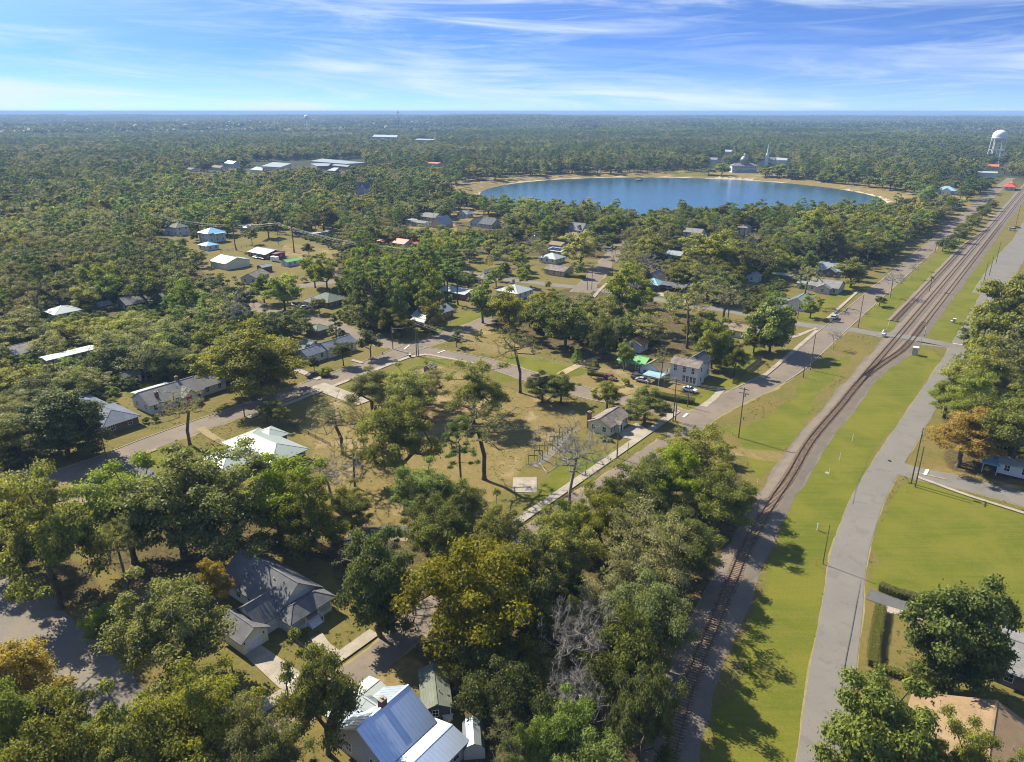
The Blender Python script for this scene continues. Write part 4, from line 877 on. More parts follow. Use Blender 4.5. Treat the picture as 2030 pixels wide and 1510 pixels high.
def walls(root, blk, mat, z0=0.0, h=3.0, ridge='x', pitch=.5, hip=False, name='wall'):
    x0, y0, x1, y1 = blk[:4]; mb = MB(); c = [(x0, y0), (x1, y0), (x1, y1), (x0, y1)]; vs = [(*p, z0) for p in c]+[(*p, h) for p in c]; fs = [(0, 1, 5, 4), (1, 2, 6, 5), (2, 3, 7, 6), (3, 0, 4, 7)]
    if hip or ridge is None: fs.append((4, 5, 6, 7))
    elif ridge == 'x':
        r = h+(y1-y0)/2*pitch; vs += [(x0, (y0+y1)/2, r), (x1, (y0+y1)/2, r)]; fs += [(3, 0, 4, 8, 7)[2:]+(), (5, 6, 9)]; fs[-2] = (4, 8, 7)
    else:
        r = h+(x1-x0)/2*pitch; vs += [((x0+x1)/2, y0, r), ((x0+x1)/2, y1, r)]; fs += [(4, 5, 8), (6, 7, 9)]
    mb.add(vs, fs); return mb.build(name, M[mat], root)
def roof(root, blk, mat, h=3.0, ridge='x', pitch=.5, hip=False, ov=.5, ribs=False, th=.14, lift=0.0, name='roof'):
    x0, y0, x1, y1 = blk[:4]; mb = MB(); g = .35 if not hip else ov; h += lift
    sw = ridge == 'y'
    if sw: a0, a1, b0, b1 = y0, y1, x0, x1
    else: a0, a1, b0, b1 = x0, x1, y0, y1
    W_ = (b1-b0)/2; bm = (b0+b1)/2; r = h+W_*pitch+.06; e = h-ov*pitch+.06
    def T(a, b_, z): return (b_, a, z) if sw else (a, b_, z)
    if ridge is None:
        mb.box(x0-ov, y0-ov, h, x1+ov, y1+ov, h+.2)
    elif not hip:
        prof = [(b0-ov, e), (bm, r), (b1+ov, e), (b1+ov, e-th), (bm, r-th), (b0-ov, e-th)]; n_ = 6
        vs = [T(a0-g, *p) for p in prof]+[T(a1+g, *p) for p in prof]; fs = [(i, (i+1) % n_, n_+(i+1) % n_, n_+i) for i in range(n_)]+[(0, 5, 4, 1), (1, 4, 3, 2), (6, 7, 10, 11), (7, 8, 9, 10)]
        mb.add(vs, fs)
    else:
        ex = max(0.05, min((a1-a0)/2-.05, W_)); A0, A1, B0, B1 = a0-ov, a1+ov, b0-ov, b1+ov
        vs = [T(A0, B0, e), T(A1, B0, e), T(A1, B1, e), T(A0, B1, e), T(a0+ex, bm, r), T(a1-ex, bm, r), T(A0, B0, e-th), T(A1, B0, e-th), T(A1, B1, e-th), T(A0, B1, e-th)]
        mb.add(vs, [(0, 1, 5, 4), (2, 3, 4, 5), (1, 2, 5), (3, 0, 4), (0, 6, 7, 1), (1, 7, 8, 2), (2, 8, 9, 3), (3, 9, 6, 0), (9, 8, 7, 6)])
    me = mb.mesh(name, M[mat]); 
    bmm = __import__('bmesh').new(); bmm.from_mesh(me); __import__('bmesh').ops.recalc_face_normals(bmm, faces=bmm.faces); bmm.to_mesh(me); bmm.free()
    o = link(name, me, root)
    if ribs and ridge and not hip:
        rb = MB(); a = a0-g+.05
        while a < a1+g:
            for s_ in (-1, 1): 
                p = T(a, bm+s_*.08, r-.08*pitch+.005); q = T(a, bm+s_*(W_+ov-.02), e+.02*pitch+.005); rb.bar(p, q, .05, .07)
            a += .6
        prop(rb.build('roof_seams', M[mat], o), kind='stuff')
    if ridge and not hip:
        rc = MB(); rc.bar(T(a0-g, bm, r+.02), T(a1+g, bm, r+.02), .28, .05); rc.build('ridge_cap', M[mat], o)
    elif ridge: 
        rc = MB(); vv = mb.v
        for i, j in ((0, 4), (3, 4), (1, 5), (2, 5), (4, 5)): rc.bar(Vector(vv[i])+Vector((0, 0, .02)), Vector(vv[j])+Vector((0, 0, .02)), .2, .05)
        rc.build('ridge_cap', M[mat], o)
    return o
def chimney(root, x, y, z0, z1, w_=.8):
    mb = MB(); mb.box(x-w_/2, y-w_/2*.8, z0, x+w_/2, y+w_/2*.8, z1); o = mb.build('chimney', M['chim'], root)
    c = MB(); c.box(x-w_/2-.06, y-w_/2*.8-.06, z1+.002, x+w_/2+.06, y+w_/2*.8+.06, z1+.12); c.box(x-.15, y-.15, z1+.12, x+.15, y+.15, z1+.35); c.build('cap', M['concrete'], o)
def house(label, corner, blocks, name='house', cat='house', az=37.0, chim=(), auto=True, guard=True, mark=None, z0=0.0):
    """corner: (px, py, z) seen in the photograph or (X, Y) in metres; local +x runs away along the street, +y to the left.
    block: (x0, y0, x1, y1, opts)"""
    cx_, cy_ = W(*corner) if len(corner) == 3 else corner
    rz = math.pi/2-R(az); root = empty(name, (cx_, cy_, z0), rz, label=label, cat=cat); root['_h'] = 1
    ca, sa = math.cos(rz), math.sin(rz); xs = []; allpx = []
    for blk in blocks:
        x0, y0, x1, y1, o = blk; mx_, my_ = (x0+x1)/2, (y0+y1)/2; FOOT.append((cx_+mx_*ca-my_*sa, cy_+mx_*sa+my_*ca, (x1-x0)/2, (y1-y0)/2, rz))
        h = o.get('h', 2.9); rd = o.get('ridge', 'x'); pt = o.get('pitch', .5); hp = o.get('hip', False)
        if not o.get('open'): walls(root, blk, o.get('wall', 'w_white'), o.get('z0', 0), h, rd, pt, hp)
        else:
            k = 0
            for px_, py_ in ((x0+.1, y0+.1), (x1-.1, y0+.1), (x0+.1, y1-.1), (x1-.1, y1-.1)): mb = MB(); mb.box(px_-.07, py_-.07, 0, px_+.07, py_+.07, h); mb.build('post', M['white'], root)
        roof(root, blk, o.get('roof', 'sh_grey'), h, rd, pt, hp, o.get('ov', .5), o.get('ribs', False))
        if auto and not o.get('open') and not o.get('nowin'):
            zs = [.95] if h < 4.6 else [.95, h-2.0]
            for fc, ln in (('S', x1-x0), ('W', y1-y0), ('E', y1-y0), ('N', x1-x0)):
                if fc in o.get('skip', ''): continue
                n_ = max(1, int(ln/3.2)) if ln > 2.6 else 0
                for i in range(n_):
                    for z_ in zs:
                        if h-z_ < 1.6: continue
                        tt = ln*(i+.5)/n_
                        window(root, blk, fc, tt, z_+o.get('z0', 0), 1.0, min(1.4, h-z_-.5), True)
        for a, b_ in ((x0, y0), (x1, y0), (x0, y1), (x1, y1)):
            for zz_ in (0, h): allpx.append(PX(cx_+a*ca-b_*sa, cy_+a*sa+b_*ca, zz_)[:2])
        if not o.get('ribs') and rd and not o.get('open') and math.hypot(cx_, cy_) < 300 and (x1-x0) > 5:
            for q in (.3, .62):
                mx2, my2 = (x0+(x1-x0)*q, y0+(y1-y0)*.36) if rd == 'x' else (x0+(x1-x0)*.36, y0+(y1-y0)*q); zv = h+(.36*(y1-y0) if rd == 'x' else .36*(x1-x0))*pt
                mb = MB(); mb.cyl(mx2, my2, zv-.2, zv+.5, .07, n=6); mb.build('vent_pipe', M['steel'], root)
    for c in chim: chimney(root, *c)
    if guard:
        X_ = [p[0] for p in allpx]; Y_ = [p[1] for p in allpx]; w_ = max(X_)-min(X_)
        GUARD.append((min(X_)+w_*.08, min(Y_)-3, max(X_)-w_*.08, min(Y_)*.25+max(Y_)*.75+1, max(Y_)-2))
    return root
D = dict
wh = D(wall='w_white')
# H1: grey house with the white front porch
GH = house('grey-shingled white house with a railed front porch, its back roof dappled by tree shade', (551, 1215, 3), [
  (0, 0, 8.5, 16, D(h=3.1, ridge='y', pitch=.78, wall='w_white', roof='sh_char', skip='S')),
  (-3.6, .35, .3, 6.2, D(h=3.0, ridge='x', pitch=.75, wall='w_white', roof='sh_char', skip='S')),
  (-7.2, -.9, -2.8, 5.6, D(h=2.7, ridge='y', pitch=.6, wall='w_cream', roof='sh_char', skip='SWE')),
  ], guard=True)
bg_ = (-7.2, -.9, -2.8, 5.6); door(GH, bg_, 'S', 1.75, .05, 2.7, 2.2, 'door_w', 'garage_door')
for tt in (.2, 3.6): mb = MB(); mb.box(-7.2+tt, -1.05, 1.9, -7.2+tt+.15, -.9, 2.2); mb.build('wall_lamp', M['black'], GH)
roof(GH, (0, -3.3, 8.2, .6), 'sh_char', 3.0, 'x', .55, True, .6, name='porch_roof')
mb = MB(); mb.box(.1, -3.2, 0, 8.1, -.02, .85); mb.build('porch_floor', M['w_white'], GH)
for x in (.2, 2.9, 5.4, 8.0): mb = MB(); mb.box(x-.09, -3.18, .85, x+.09, -3.0, 2.95); mb.build('porch_post', M['white'], GH)
for x0, x1 in ((.3, 2.8), (5.5, 7.9)):
    mb = MB(); mb.box(x0, -3.12, 1.75, x1, -3.06, 1.82); mb.box(x0, -3.12, 1.0, x1, -3.06, 1.05); x = x0+.15
    while x < x1: mb.box(x-.02, -3.11, 1.05, x+.02, -3.07, 1.75); x += .16
    mb.build('railing', M['white'], GH)
for x in (.15, 8.05):
    mb = MB(); mb.box(x-.03, -3.0, 1.75, x+.03, -.1, 1.82); mb.box(x-.03, -3.0, 1.0, x+.03, -.1, 1.05); y = -2.9
    while y < -.1: mb.box(x-.02, y-.02, 1.05, x+.02, y+.02, 1.75); y += .16
    mb.build('railing', M['white'], GH)
for k in range(4): mb = MB(); mb.box(3.0, -3.2-.32*(k+1), 0, 5.3, -3.2-.32*k-.004, .85-.19*(k+1)+.02); mb.build('step', M['door_w'], GH)
for x in (2.95, 5.35): mb = MB(); mb.bar((x, -3.1, 1.75), (x, -4.5, .95), .07); mb.bar((x, -4.5, 0), (x, -4.5, .98), .08); mb.build('stair_rail', M['white'], GH)
door(GH, (0, 0, 8.5, 16), 'S', 4.2, .86, 1.0, 2.05, 'door_d')
window(GH, (0, 0, 8.5, 16), 'S', 1.7, 1.5, 1.0, 1.3); window(GH, (0, 0, 8.5, 16), 'S', 6.8, 1.5, 1.0, 1.3)
# H2: blue metal roof
BH = house('weathered grey farmhouse under a sky-blue ribbed metal roof at the bottom edge', (763, 1512, 3.5), [
  (0, 0, 8.6, 9.2, D(h=3.3, ridge='x', pitch=.66, wall='w_grey', roof='m_bare', ribs=True)),
  (1.0, 9.4, 9.0, 12.6, D(h=2.9, ridge='x', pitch=.2, wall='w_grey', roof='m_white', skip='SEN')),
  (1.5, -5.2, 9.2, -.02, D(h=2.7, ridge='x', pitch=.25, wall='w_grey', roof='m_bare', ribs=True, skip='N')),
  (-2.0, -10.0, 3.8, -5.25, D(h=2.6, ridge='x', pitch=.5, hip=True, wall='w_grey', roof='m_galv', skip='N')),
  ], chim=((4.4, 4.8, 5.4, 7.3, .95),), guard=True)
walls(BH, (3.4, 5.9, 5.6, 8.0), 'w_grey', 3.4, 4.8, 'y', .6, name='dormer'); roof(BH, (3.4, 5.6, 5.6, 8.3), 'm_galv', 4.7, 'y', .6, ov=.2, name='dormer_roof')
SH = house('dark slate shed with a mossy green-grey shingle roof beside the blue-roofed farmhouse', (893, 1397, 2.6), [(0, 0, 7.3, 3.7, D(h=2.5, ridge='x', pitch=.42, wall='w_dark', roof='sh_green', ov=.3, nowin=True))], name='shed', cat='shed', az=-10.5)
window(SH, (0, 0, 7.3, 3.7), 'W', 1.6, 1.0, .8, 1.0)
for p_ in ((0, 0), (0, 3.7)): mb = MB(); mb.box(-.05, p_[1]-.06, 0, .03, p_[1]+.06, 2.45); mb.build('corner_board', M['white'], SH)
GS = empty('garden_shed', (*W(962, 1503), 0), math.pi/2-R(-6), label='small barn-shaped shed with a rounded roof at the bottom edge', cat='shed')
mb = MB(); pr = [(0, 0), (0, 1.7), (.45, 2.45), (1.4, 2.85), (2.35, 2.45), (2.8, 1.7), (2.8, 0)]; n_ = len(pr)
mb.add([(x, y, z) for x in (0, 4.2) for y, z in pr], [(0, 1, 2, 3, 4, 5, 6), tuple(range(13, 6, -1)), (0, 7, 8, 1), (6, 5, 12, 13)]); mb.build('wall', M['w_grey'], GS)
mb = MB()
for i in range(1, 5):
    a, b_ = pr[i], pr[i+1]; mb.add([(-.2, a[0], a[1]+.03), (4.4, a[0], a[1]+.03), (4.4, b_[0], b_[1]+.03), (-.2, b_[0], b_[1]+.03)], [(0, 1, 2, 3)])
mb.build('roof', M['m_galv'], GS); FOOT.append((*W(965, 1495), 3, 3, 0))
# H5
house('low white house with a many-hipped white metal roof, half hidden by the row of oaks', (540, 914, 3), [
  (0, 0, 9.2, 18.8, D(h=2.8, ridge='y', pitch=.36, hip=True, wall='w_brown', roof='m_pale', ov=.8)),
  (-9.5, 5.5, 1.5, 14.5, D(h=2.75, ridge='x', pitch=.34, hip=True, wall='w_brown', roof='m_pale', ov=.8)),
  (-16, 4.0, -8, 9.5, D(h=2.6, ridge='x', pitch=.25, hip=True, wall='w_brown', roof='m_pale', ov=.6)),
  (7.0, 11, 12.0, 17.5, D(h=2.7, ridge='x', pitch=.34, hip=True, wall='w_brown', roof='m_pale', ov=.6))], mark='x')
# H6
WH = house('long white house with a red door and two brick chimneys', (296, 802, 3), [
  (0, 0, 16, 9.6, D(h=2.9, ridge='x', pitch=.55, wall='w_white', roof='sh_grey')),
  (16, 1.2, 24, 8.5, D(h=2.8, ridge='x', pitch=.5, wall='w_white', roof='sh_grey')),
  (2, 9.6, 12, 13.5, D(h=2.8, ridge='x', pitch=.1, wall='w_white', roof='m_white')),
  (9.2, -1.8, 13.2, 2.5, D(h=2.9, ridge='y', pitch=.75, wall='w_white', roof='sh_grey', skip='WEN', nowin=True))],
  chim=((3.2, 1.6, 3.2, 5.4, .9), (11.5, 5.6, 4.8, 6.6, .8)))
door(WH, (9.2, -1.8, 13.2, 2.5), 'S', 1.4, .15, 1.5, 2.3, 'door_r')
# H7
house('dark blue-roofed brick house buried behind the big glossy magnolia', (204, 843, 3), [(0, 0, 9, 14, D(h=2.8, ridge='y', pitch=.42, hip=True, wall='w_brown', roof='sh_blue', ov=.7)), (-1, 14, 8, 26, D(h=2.7, ridge='y', pitch=.42, hip=True, wall='w_brown', roof='sh_blue', ov=.6))])
s8 = house('little cream playhouse shed with a mossy striped roof at the edge of the left woods', (250, 763, 0), [(0, 0, 5.0, 4.2, D(h=2.4, ridge='x', pitch=.55, wall='w_cream', roof='sh_green', ov=.3, skip='S'))], name='shed', cat='shed')
door(s8, (0, 0, 5, 4.2), 'S', 3.6, .05, .9, 2.0, 'door_r'); window(s8, (0, 0, 5, 4.2), 'S', 1.5, .9, .9, 1.0)
# H9
LH = house('long low white house with a dark slate roof beside the street', (609, 705, 3), [
  (0, 0, 8, 6, D(h=3.0, ridge='x', pitch=.5, wall='w_white', roof='sh_blue')), (8.02, -.8, 20.5, 6, D(h=3.2, ridge='x', pitch=.5, wall='w_white', roof='sh_blue')),
  (3, 6, 12, 17, D(h=3.0, ridge='y', pitch=.38, wall='w_white', roof='sh_green'))], chim=((7.0, 4.0, 3.8, 5.6, .6),))
house('small hip-roofed white annex behind the long low white house', (628, 655, 2.6), [(0, 0, 6.5, 6.5, D(h=2.5, ridge='x', pitch=.4, hip=True, wall='w_brown', roof='sh_green'))], name='garage', cat='garage')
# H10
house('red brick house with a bright two-gabled white metal roof', (872, 625, 3), [
  (-6.5, .8, 1.8, 9, D(h=3.0, ridge='y', pitch=.5, wall='w_brick', roof='m_white', ribs=True)), (1.8, 2.2, 10.5, 10.5, D(h=3.0, ridge='x', pitch=.45, wall='w_brick', roof='m_galv', ribs=True)),
  (-9.5, -.5, -6.5, 6.5, D(h=2.5, ridge='y', pitch=.3, open=True, roof='m_white'))], chim=((-4.5, 6.5, 4.2, 6.4, .9),))
# H11
CH = house('small cream cottage with a brown-grey gable roof beside the park sidewalk', (1209, 845, 2.9), [
  (0, 0, 10, 6.4, D(h=2.75, ridge='x', pitch=.48, wall='w_cream', roof='sh_old', ov=.45, skip='S')),
  (3.2, -1.0, 5.6, 1.2, D(h=2.6, ridge='y', pitch=.6, wall='w_cream', roof='sh_old', nowin=True, ov=.25))], chim=((1.4, 7.0, 0, 4.7, 1.0),))
for tt in (1.0, 2.4, 7.2, 8.8): window(CH, (0, 0, 10, 6.4), 'S', tt, .8, .9, 1.4)
door(CH, (3.2, -1.0, 5.6, 1.2), 'S', 1.2, .1, .95, 2.0, 'door_d')
# H12
TS = house('two-storey white clapboard house with a streaked brown roof', (1381, 766, 0), [
  (0, 0, 5.2, 9.0, D(h=6.0, ridge='y', pitch=.55, wall='w_white', roof='sh_old', ov=.4, skip='W')),
  (5.22, 1.0, 12, 6.5, D(h=5.6, ridge='x', pitch=.75, wall='w_white', roof='sh_dark', ov=.4))])
for tt in (1.6, 4.6, 7.4): window(TS, (0, 0, 5.2, 9), 'W', tt, 3.7, .9, 1.7)
for tt in (4.6, 5.8, 7.0, 8.1): window(TS, (0, 0, 5.2, 9), 'W', tt, .7, .8, 2.0)
# H13..H16
house('weathered wooden house with a bright green metal roof', (1279, 723, 3), [(0, .5, 6.6, 9.8, D(h=2.9, ridge='y', pitch=.45, wall='w_wood', roof='m_green', ov=.5)), (-2.4, -6.2, 5, .45, D(h=2.9, ridge='x', pitch=.62, wall='w_blue', roof='sh_tan', ov=.6))])
house('small pale blue garage with a brown roof behind the green-roofed house', (1268, 700, 0), [(0, 0, 6.2, 6, D(h=3.0, ridge='x', pitch=.5, wall='w_blue', roof='sh_brown'))], name='garage', cat='garage')
house('open carport with a flat pale teal roof between the green roof and the two-storey house', (1306.7, 749.7, 2.5), [(0, 0, 4.6, 5.6, D(h=2.4, ridge=None, open=True, roof='m_teal', ov=.1))], name='carport', cat='carport')
house('tiny weathered shed alone on the grass behind the park trees', (853, 741, 0), [(0, 0, 3.2, 2.8, D(h=2.0, ridge='x', pitch=.4, wall='w_wood', roof='sh_grey', nowin=True, ov=.2))], name='shed', cat='shed')
house('low white house with a tan roof behind the corner magnolia', (1497, 676, 0), [(0, 0, 8, 13, D(h=2.9, ridge='y', pitch=.4, wall='w_white', roof='sh_tan'))])
house('white gabled cottage with a snow-white metal roof', (1594, 618, 0), [(0, 0, 12, 7.5, D(h=3.4, ridge='x', pitch=.55, wall='w_white', roof='m_white', ribs=True)), (2, 7.5, 8, 13, D(h=2.6, ridge='y', pitch=.2, wall='w_white', roof='m_galv'))])
house('grey-roofed bungalow facing the far street with a front gable', (1662, 571, 3), [(0, 0, 12, 13, D(h=2.9, ridge='y', pitch=.38, wall='w_grey', roof='sh_grey')), (-3, 3, 0, 9, D(h=2.8, ridge='x', pitch=.5, wall='w_grey', roof='sh_grey')), (2, 13, 8, 19, D(h=2.6, ridge='y', pitch=.2, wall='w_grey', roof='m_galv'))])
house('pale metal-roofed bungalow one lot beyond the grey-roofed one', (1676, 538, 3), [(0, 0, 12, 14, D(h=2.9, ridge='y', pitch=.45, wall='w_grey', roof='m_galv')), (-3.5, 4, 0, 10, D(h=2.8, ridge='x', pitch=.6, wall='w_brown', roof='m_galv'))], chim=((6, 9, 4, 7.2, .9),))
house('long narrow white-roofed shed left of the grey bungalow', (1569, 557, 0), [(0, 0, 4, 9.5, D(h=2.6, ridge='y', pitch=.2, wall='w_brown', roof='m_white', nowin=True))], name='shed', cat='shed')
house('small pale cottage among the shrubs left of the narrow shed', (1501, 560, 0), [(0, 0, 6, 6, D(h=2.8, ridge='x', pitch=.5, wall='w_blue', roof='m_galv'))])
house('brown brick house with a teal front roof and tall brown rear gable', (1304, 564, 3), [(0, 0, 8, 8.5, D(h=2.9, ridge='y', pitch=.5, hip=True, wall='w_brown', roof='m_teal')), (5, 2, 15, 11, D(h=3.4, ridge='x', pitch=.8, wall='w_brown', roof='sh_old')), (3, -12, 10, -.2, D(h=2.7, ridge='y', pitch=.25, open=True, roof='sh_dark'))])
house('beige house with a dark roof set back behind grey shrubs near the far junction', (1118, 549, 0), [(0, 0, 9, 12, D(h=2.9, ridge='y', pitch=.35, wall='w_tan', roof='sh_old'))])
house('white house with a clean white hip roof', (1101, 513, 3), [(0, 0, 10, 11, D(h=2.9, ridge='y', pitch=.42, hip=True, wall='w_white', roof='m_white'))])
s_ = house('white house carrying dark solar panels on its roof', (1113, 498, 3), [(0, 0, 8, 10, D(h=2.8, ridge='y', pitch=.35, wall='w_grey', roof='m_white'))])
for k in range(3): mb = MB(); mb.add([(.3, 1+k*2.6, 3.02), (.3, 3.4+k*2.6, 3.02), (3.3, 3.4+k*2.6, 4.07), (3.3, 1+k*2.6, 4.07)], [(0, 3, 2, 1)]); mb.build('solar_panel', M['solar'], s_)
house('tan-roofed low house just behind the solar-panelled one', (1112, 485, 3), [(0, 0, 8, 9, D(h=2.6, ridge='y', pitch=.35, wall='w_tan', roof='sh_tan'))])
dh = house('tall white house with a grey dormered roof near the lake', (1153, 472, 0), [(0, 0, 9, 13, D(h=5.2, ridge='y', pitch=.9, wall='w_white', roof='sh_grey'))])
for y in (3, 9.5): walls(dh, (.6, y-.9, 3.4, y+.9), 'w_white', 5.4, 7.4, 'x', .8, name='dormer'); roof(dh, (.4, y-.9, 3.8, y+.9), 'sh_dark', 7.3, 'x', .8, ov=.15, name='dormer_roof')
house('white double garage with a tan hip roof in front of the dormered house', (1146, 477, 0), [(0, 0, 7, 9.5, D(h=3.0, ridge='y', pitch=.5, hip=True, wall='w_white', roof='sh_tan'))], name='garage', cat='garage')
house('white two-storey house half behind oaks near the lake', (1388, 477, 0), [(0, 0, 8, 12, D(h=5.0, ridge='y', pitch=.5, wall='w_white', roof='sh_grey'))])
house('grey-white two-storey house with a rounded hip roof right of the lake-side oaks', (1480, 466, 0), [(0, 0, 8, 7, D(h=5.0, ridge='y', pitch=.5, hip=True, wall='w_white', roof='sh_grey'))])
house('tall plain white barn-like house below the grey-white two-storey one', (1498, 490, 0), [(0, 0, 9, 8, D(h=5.0, ridge='x', pitch=.5, wall='w_grey', roof='sh_tan', nowin=True))])
house('white gabled cottage peeping out left of the great mid-town oaks', (1349, 517, 0), [(0, 0, 7, 13, D(h=3.0, ridge='y', pitch=.5, wall='w_white', roof='m_galv'))])
house('house with a vivid red metal roof amid trees', (801, 483, 3), [(0, 0, 9, 10, D(h=2.9, ridge='y', pitch=.45, wall='w_grey', roof='m_red')), (5, -4, 9, 0, D(h=2.7, ridge='x', pitch=.3, wall='w_grey', roof='m_red'))], chim=((6.5, 4, 4, 6, .7),))
house('tiny red-roofed outbuilding left of the red metal roof', (762, 486, 0), [(0, 0, 4, 6, D(h=2.5, ridge='y', pitch=.4, wall='w_brick', roof='m_red', nowin=True))], name='shed', cat='shed')
house('steep tan A-frame house with a silver-blue roof', (874, 453, 0), [(0, 0, 13, 9.5, D(h=2.8, ridge='x', pitch=1.0, wall='w_tan', roof='m_galv', nowin=True))])
house('grey house with a shaded dormer roof behind the silver-blue A-frame', (862, 439, 0), [(0, 0, 10, 15, D(h=3.0, ridge='y', pitch=.5, wall='w_grey', roof='sh_grey'))])
house('low white wing with a pale roof left of the silver-blue A-frame', (842, 450, 0), [(0, 0, 7, 14, D(h=2.8, ridge='y', pitch=.3, wall='w_white', roof='sh_grey'))])
house('pale flat carport with boats left of the low white wing', (822, 444, 0), [(0, 0, 7, 9, D(h=2.6, ridge='y', pitch=.2, open=True, roof='m_galv'))], name='carport', cat='carport')
house('dark-roofed rambling house left of the lake pines', (975, 445, 3), [(0, 0, 11, 12, D(h=3.0, ridge='y', pitch=.6, wall='w_grey', roof='sh_dark')), (2, 12, 10, 22, D(h=3.0, ridge='x', pitch=.7, wall='w_grey', roof='sh_dark'))])
house('white roof end glimpsed between pines behind the A-frame', (925, 432, 0), [(0, 0, 8, 10, D(h=3.0, ridge='x', pitch=.5, wall='w_white', roof='m_white'))])
house('red brick house with a long low white roof under tall pines', (921, 583, 3), [(0, 0, 9, 15, D(h=2.9, ridge='y', pitch=.25, wall='w_brick', roof='m_white'))])
house('broad white hip-roofed house with two brick chimneys near the far street', (1026, 581, 3), [(0, 0, 12, 12, D(h=2.9, ridge='x', pitch=.38, hip=True, wall='w_white', roof='m_white'))], chim=((9, 9, 3.5, 6.4, .9), (11.5, 1, 0, 4.2, .8)))
house('dark brown hip roof by the hedge right of the far street', (960, 562, 0), [(0, 0, 5, 7, D(h=2.4, ridge='y', pitch=.4, hip=True, wall='w_wood', roof='sh_old', nowin=True))], guard=False, name='shed', cat='shed')
# left side
house('tall pale blue house with a sky-blue metal roof and stacked porches', (412, 463, 6), [(0, 0, 12, 11, D(h=6.2, ridge='x', pitch=.45, hip=True, wall='w_blue', roof='m_blue', ov=.7)), (3, -3.2, 10, -.02, D(h=5.9, ridge='x', pitch=.2, open=True, roof='m_blue'))])
house('low garage with a sky-blue roof in front of the tall pale blue house', (411, 497, 0), [(0, 0, 8, 9, D(h=3.0, ridge='y', pitch=.35, hip=True, wall='w_white', roof='m_blue'))], name='garage', cat='garage')
house('tall pale house with a green-grey hip roof at the edge of the left woods', (352, 468, 0), [(0, 0, 9, 11, D(h=5.8, ridge='y', pitch=.5, hip=True, wall='w_blue', roof='sh_green')), (-2, 11, 6, 15, D(h=3, ridge='x', pitch=.5, wall='w_blue', roof='m_white'))])
house('long white barn with a blinding white metal roof', (447, 522, 3.6), [(0, 0, 14, 14.5, D(h=3.5, ridge='y', pitch=.32, wall='w_cream', roof='m_white', nowin=True)), (12, 4, 17, 12, D(h=3, ridge='y', pitch=.2, wall='w_cream', roof='m_teal', nowin=True))], name='barn', cat='barn')
house('maroon workshop with a wide pale metal roof', (526, 504, 3), [(0, 0, 13, 16.5, D(h=2.9, ridge='y', pitch=.25, wall='w_maroon', roof='m_galv')), (4, -4.5, 10, -.02, D(h=3.2, ridge='y', pitch=.1, wall='w_maroon', roof='w_maroon', skip='N'))], name='workshop', cat='workshop')
house('narrow white cottage with a dull green metal roof right of the maroon workshop', (570, 529, 0), [(0, 0, 10, 5.5, D(h=2.7, ridge='x', pitch=.35, wall='w_blue', roof='m_green'))])
house('brown wooden shed with a galvanised roof below the maroon workshop', (521, 541, 0), [(0, 0, 6, 4.6, D(h=3.0, ridge='x', pitch=.4, wall='w_wood', roof='m_galv', nowin=True))], name='shed', cat='shed')
house('brown bungalow with a dark front gable and white trim below the white barn', (509, 551, 3), [(0, 0, 13, 8.5, D(h=2.9, ridge='x', pitch=.5, wall='w_grey', roof='sh_old'))], az=8)
house('grey hip-roofed house by the left cross street', (650, 598, 3), [(0, 0, 10, 12.5, D(h=2.8, ridge='y', pitch=.45, hip=True, wall='w_brown', roof='sh_green')), (-4, 6, 0, 11.5, D(h=2.7, ridge='x', pitch=.5, hip=True, wall='w_white', roof='sh_grey'))])
mh = house('long white mobile home with a pale flat roof beyond the far lawn', (622, 473, 0), [(0, 0, 24, 4.5, D(h=3.2, z0=.6, ridge='x', pitch=.08, wall='w_blue', roof='m_white', ov=.2))], name='mobile_home', cat='mobile home')
house('white garage with a pale roof between the blue house and the pines', (490, 459, 0), [(0, 0, 8, 9, D(h=2.8, ridge='y', pitch=.4, wall='w_grey', roof='m_white'))], name='garage', cat='garage')
house('dark brown house with a grey roof hidden in the left woods', (250, 603, 3), [(0, 0, 17, 9, D(h=2.8, ridge='x', pitch=.5, wall='w_wood', roof='sh_grey')), (10.5, -2.6, 15.5, 3, D(h=2.9, ridge='y', pitch=.6, wall='w_dark', roof='sh_grey'))], chim=((9, 5, 4.5, 6.8, .7),))
house('small brown outbuilding left of the hidden dark brown house', (200, 618, 0), [(0, 0, 5, 4.5, D(h=2.5, ridge='x', pitch=.5, wall='w_wood', roof='sh_dark'))], name='shed', cat='shed')
house('white metal roof with one dark patch deep in the left woods', (108, 622, 3), [(0, 0, 10, 9.5, D(h=2.8, ridge='x', pitch=.4, hip=True, wall='w_blue', roof='m_white'))])
house('grey-roofed house at the far left edge among the trees', (30, 701, 3), [(0, 0, 9, 10, D(h=2.8, ridge='x', pitch=.35, wall='w_grey', roof='sh_grey'))])
house('long pale-roofed trailer tucked under the left trees', (92, 712, 3), [(0, 0, 16, 5, D(h=2.7, ridge='x', pitch=.12, wall='w_grey', roof='m_white'))], name='mobile_home', cat='mobile home')
house('straw-coloured house with a beige gable roof behind the left edge oaks', (158, 1036, 3), [(0, 0, 9, 14, D(h=2.8, ridge='y', pitch=.42, wall='w_yellow', roof='sh_tan', ov=.6))])
house('white mobile home with a dappled roof at the right edge', (1975, 940, 0), [(0, -17, 5, 0, D(h=3.0, z0=.5, ridge='y', pitch=.1, wall='w_white', roof='m_white', ov=.25)), (-.5, 0, 4.5, 3.0, D(h=2.5, ridge='y', pitch=.05, open=True, roof='m_blue'))], name='mobile_home', cat='mobile home')
gb = house('grey shingled bungalow with white trim at the right edge', (1978, 1318, 3), [(0, -20, 10.5, 0, D(h=2.9, ridge='y', pitch=.33, wall='w_brown', roof='sh_grey', ov=.6))])
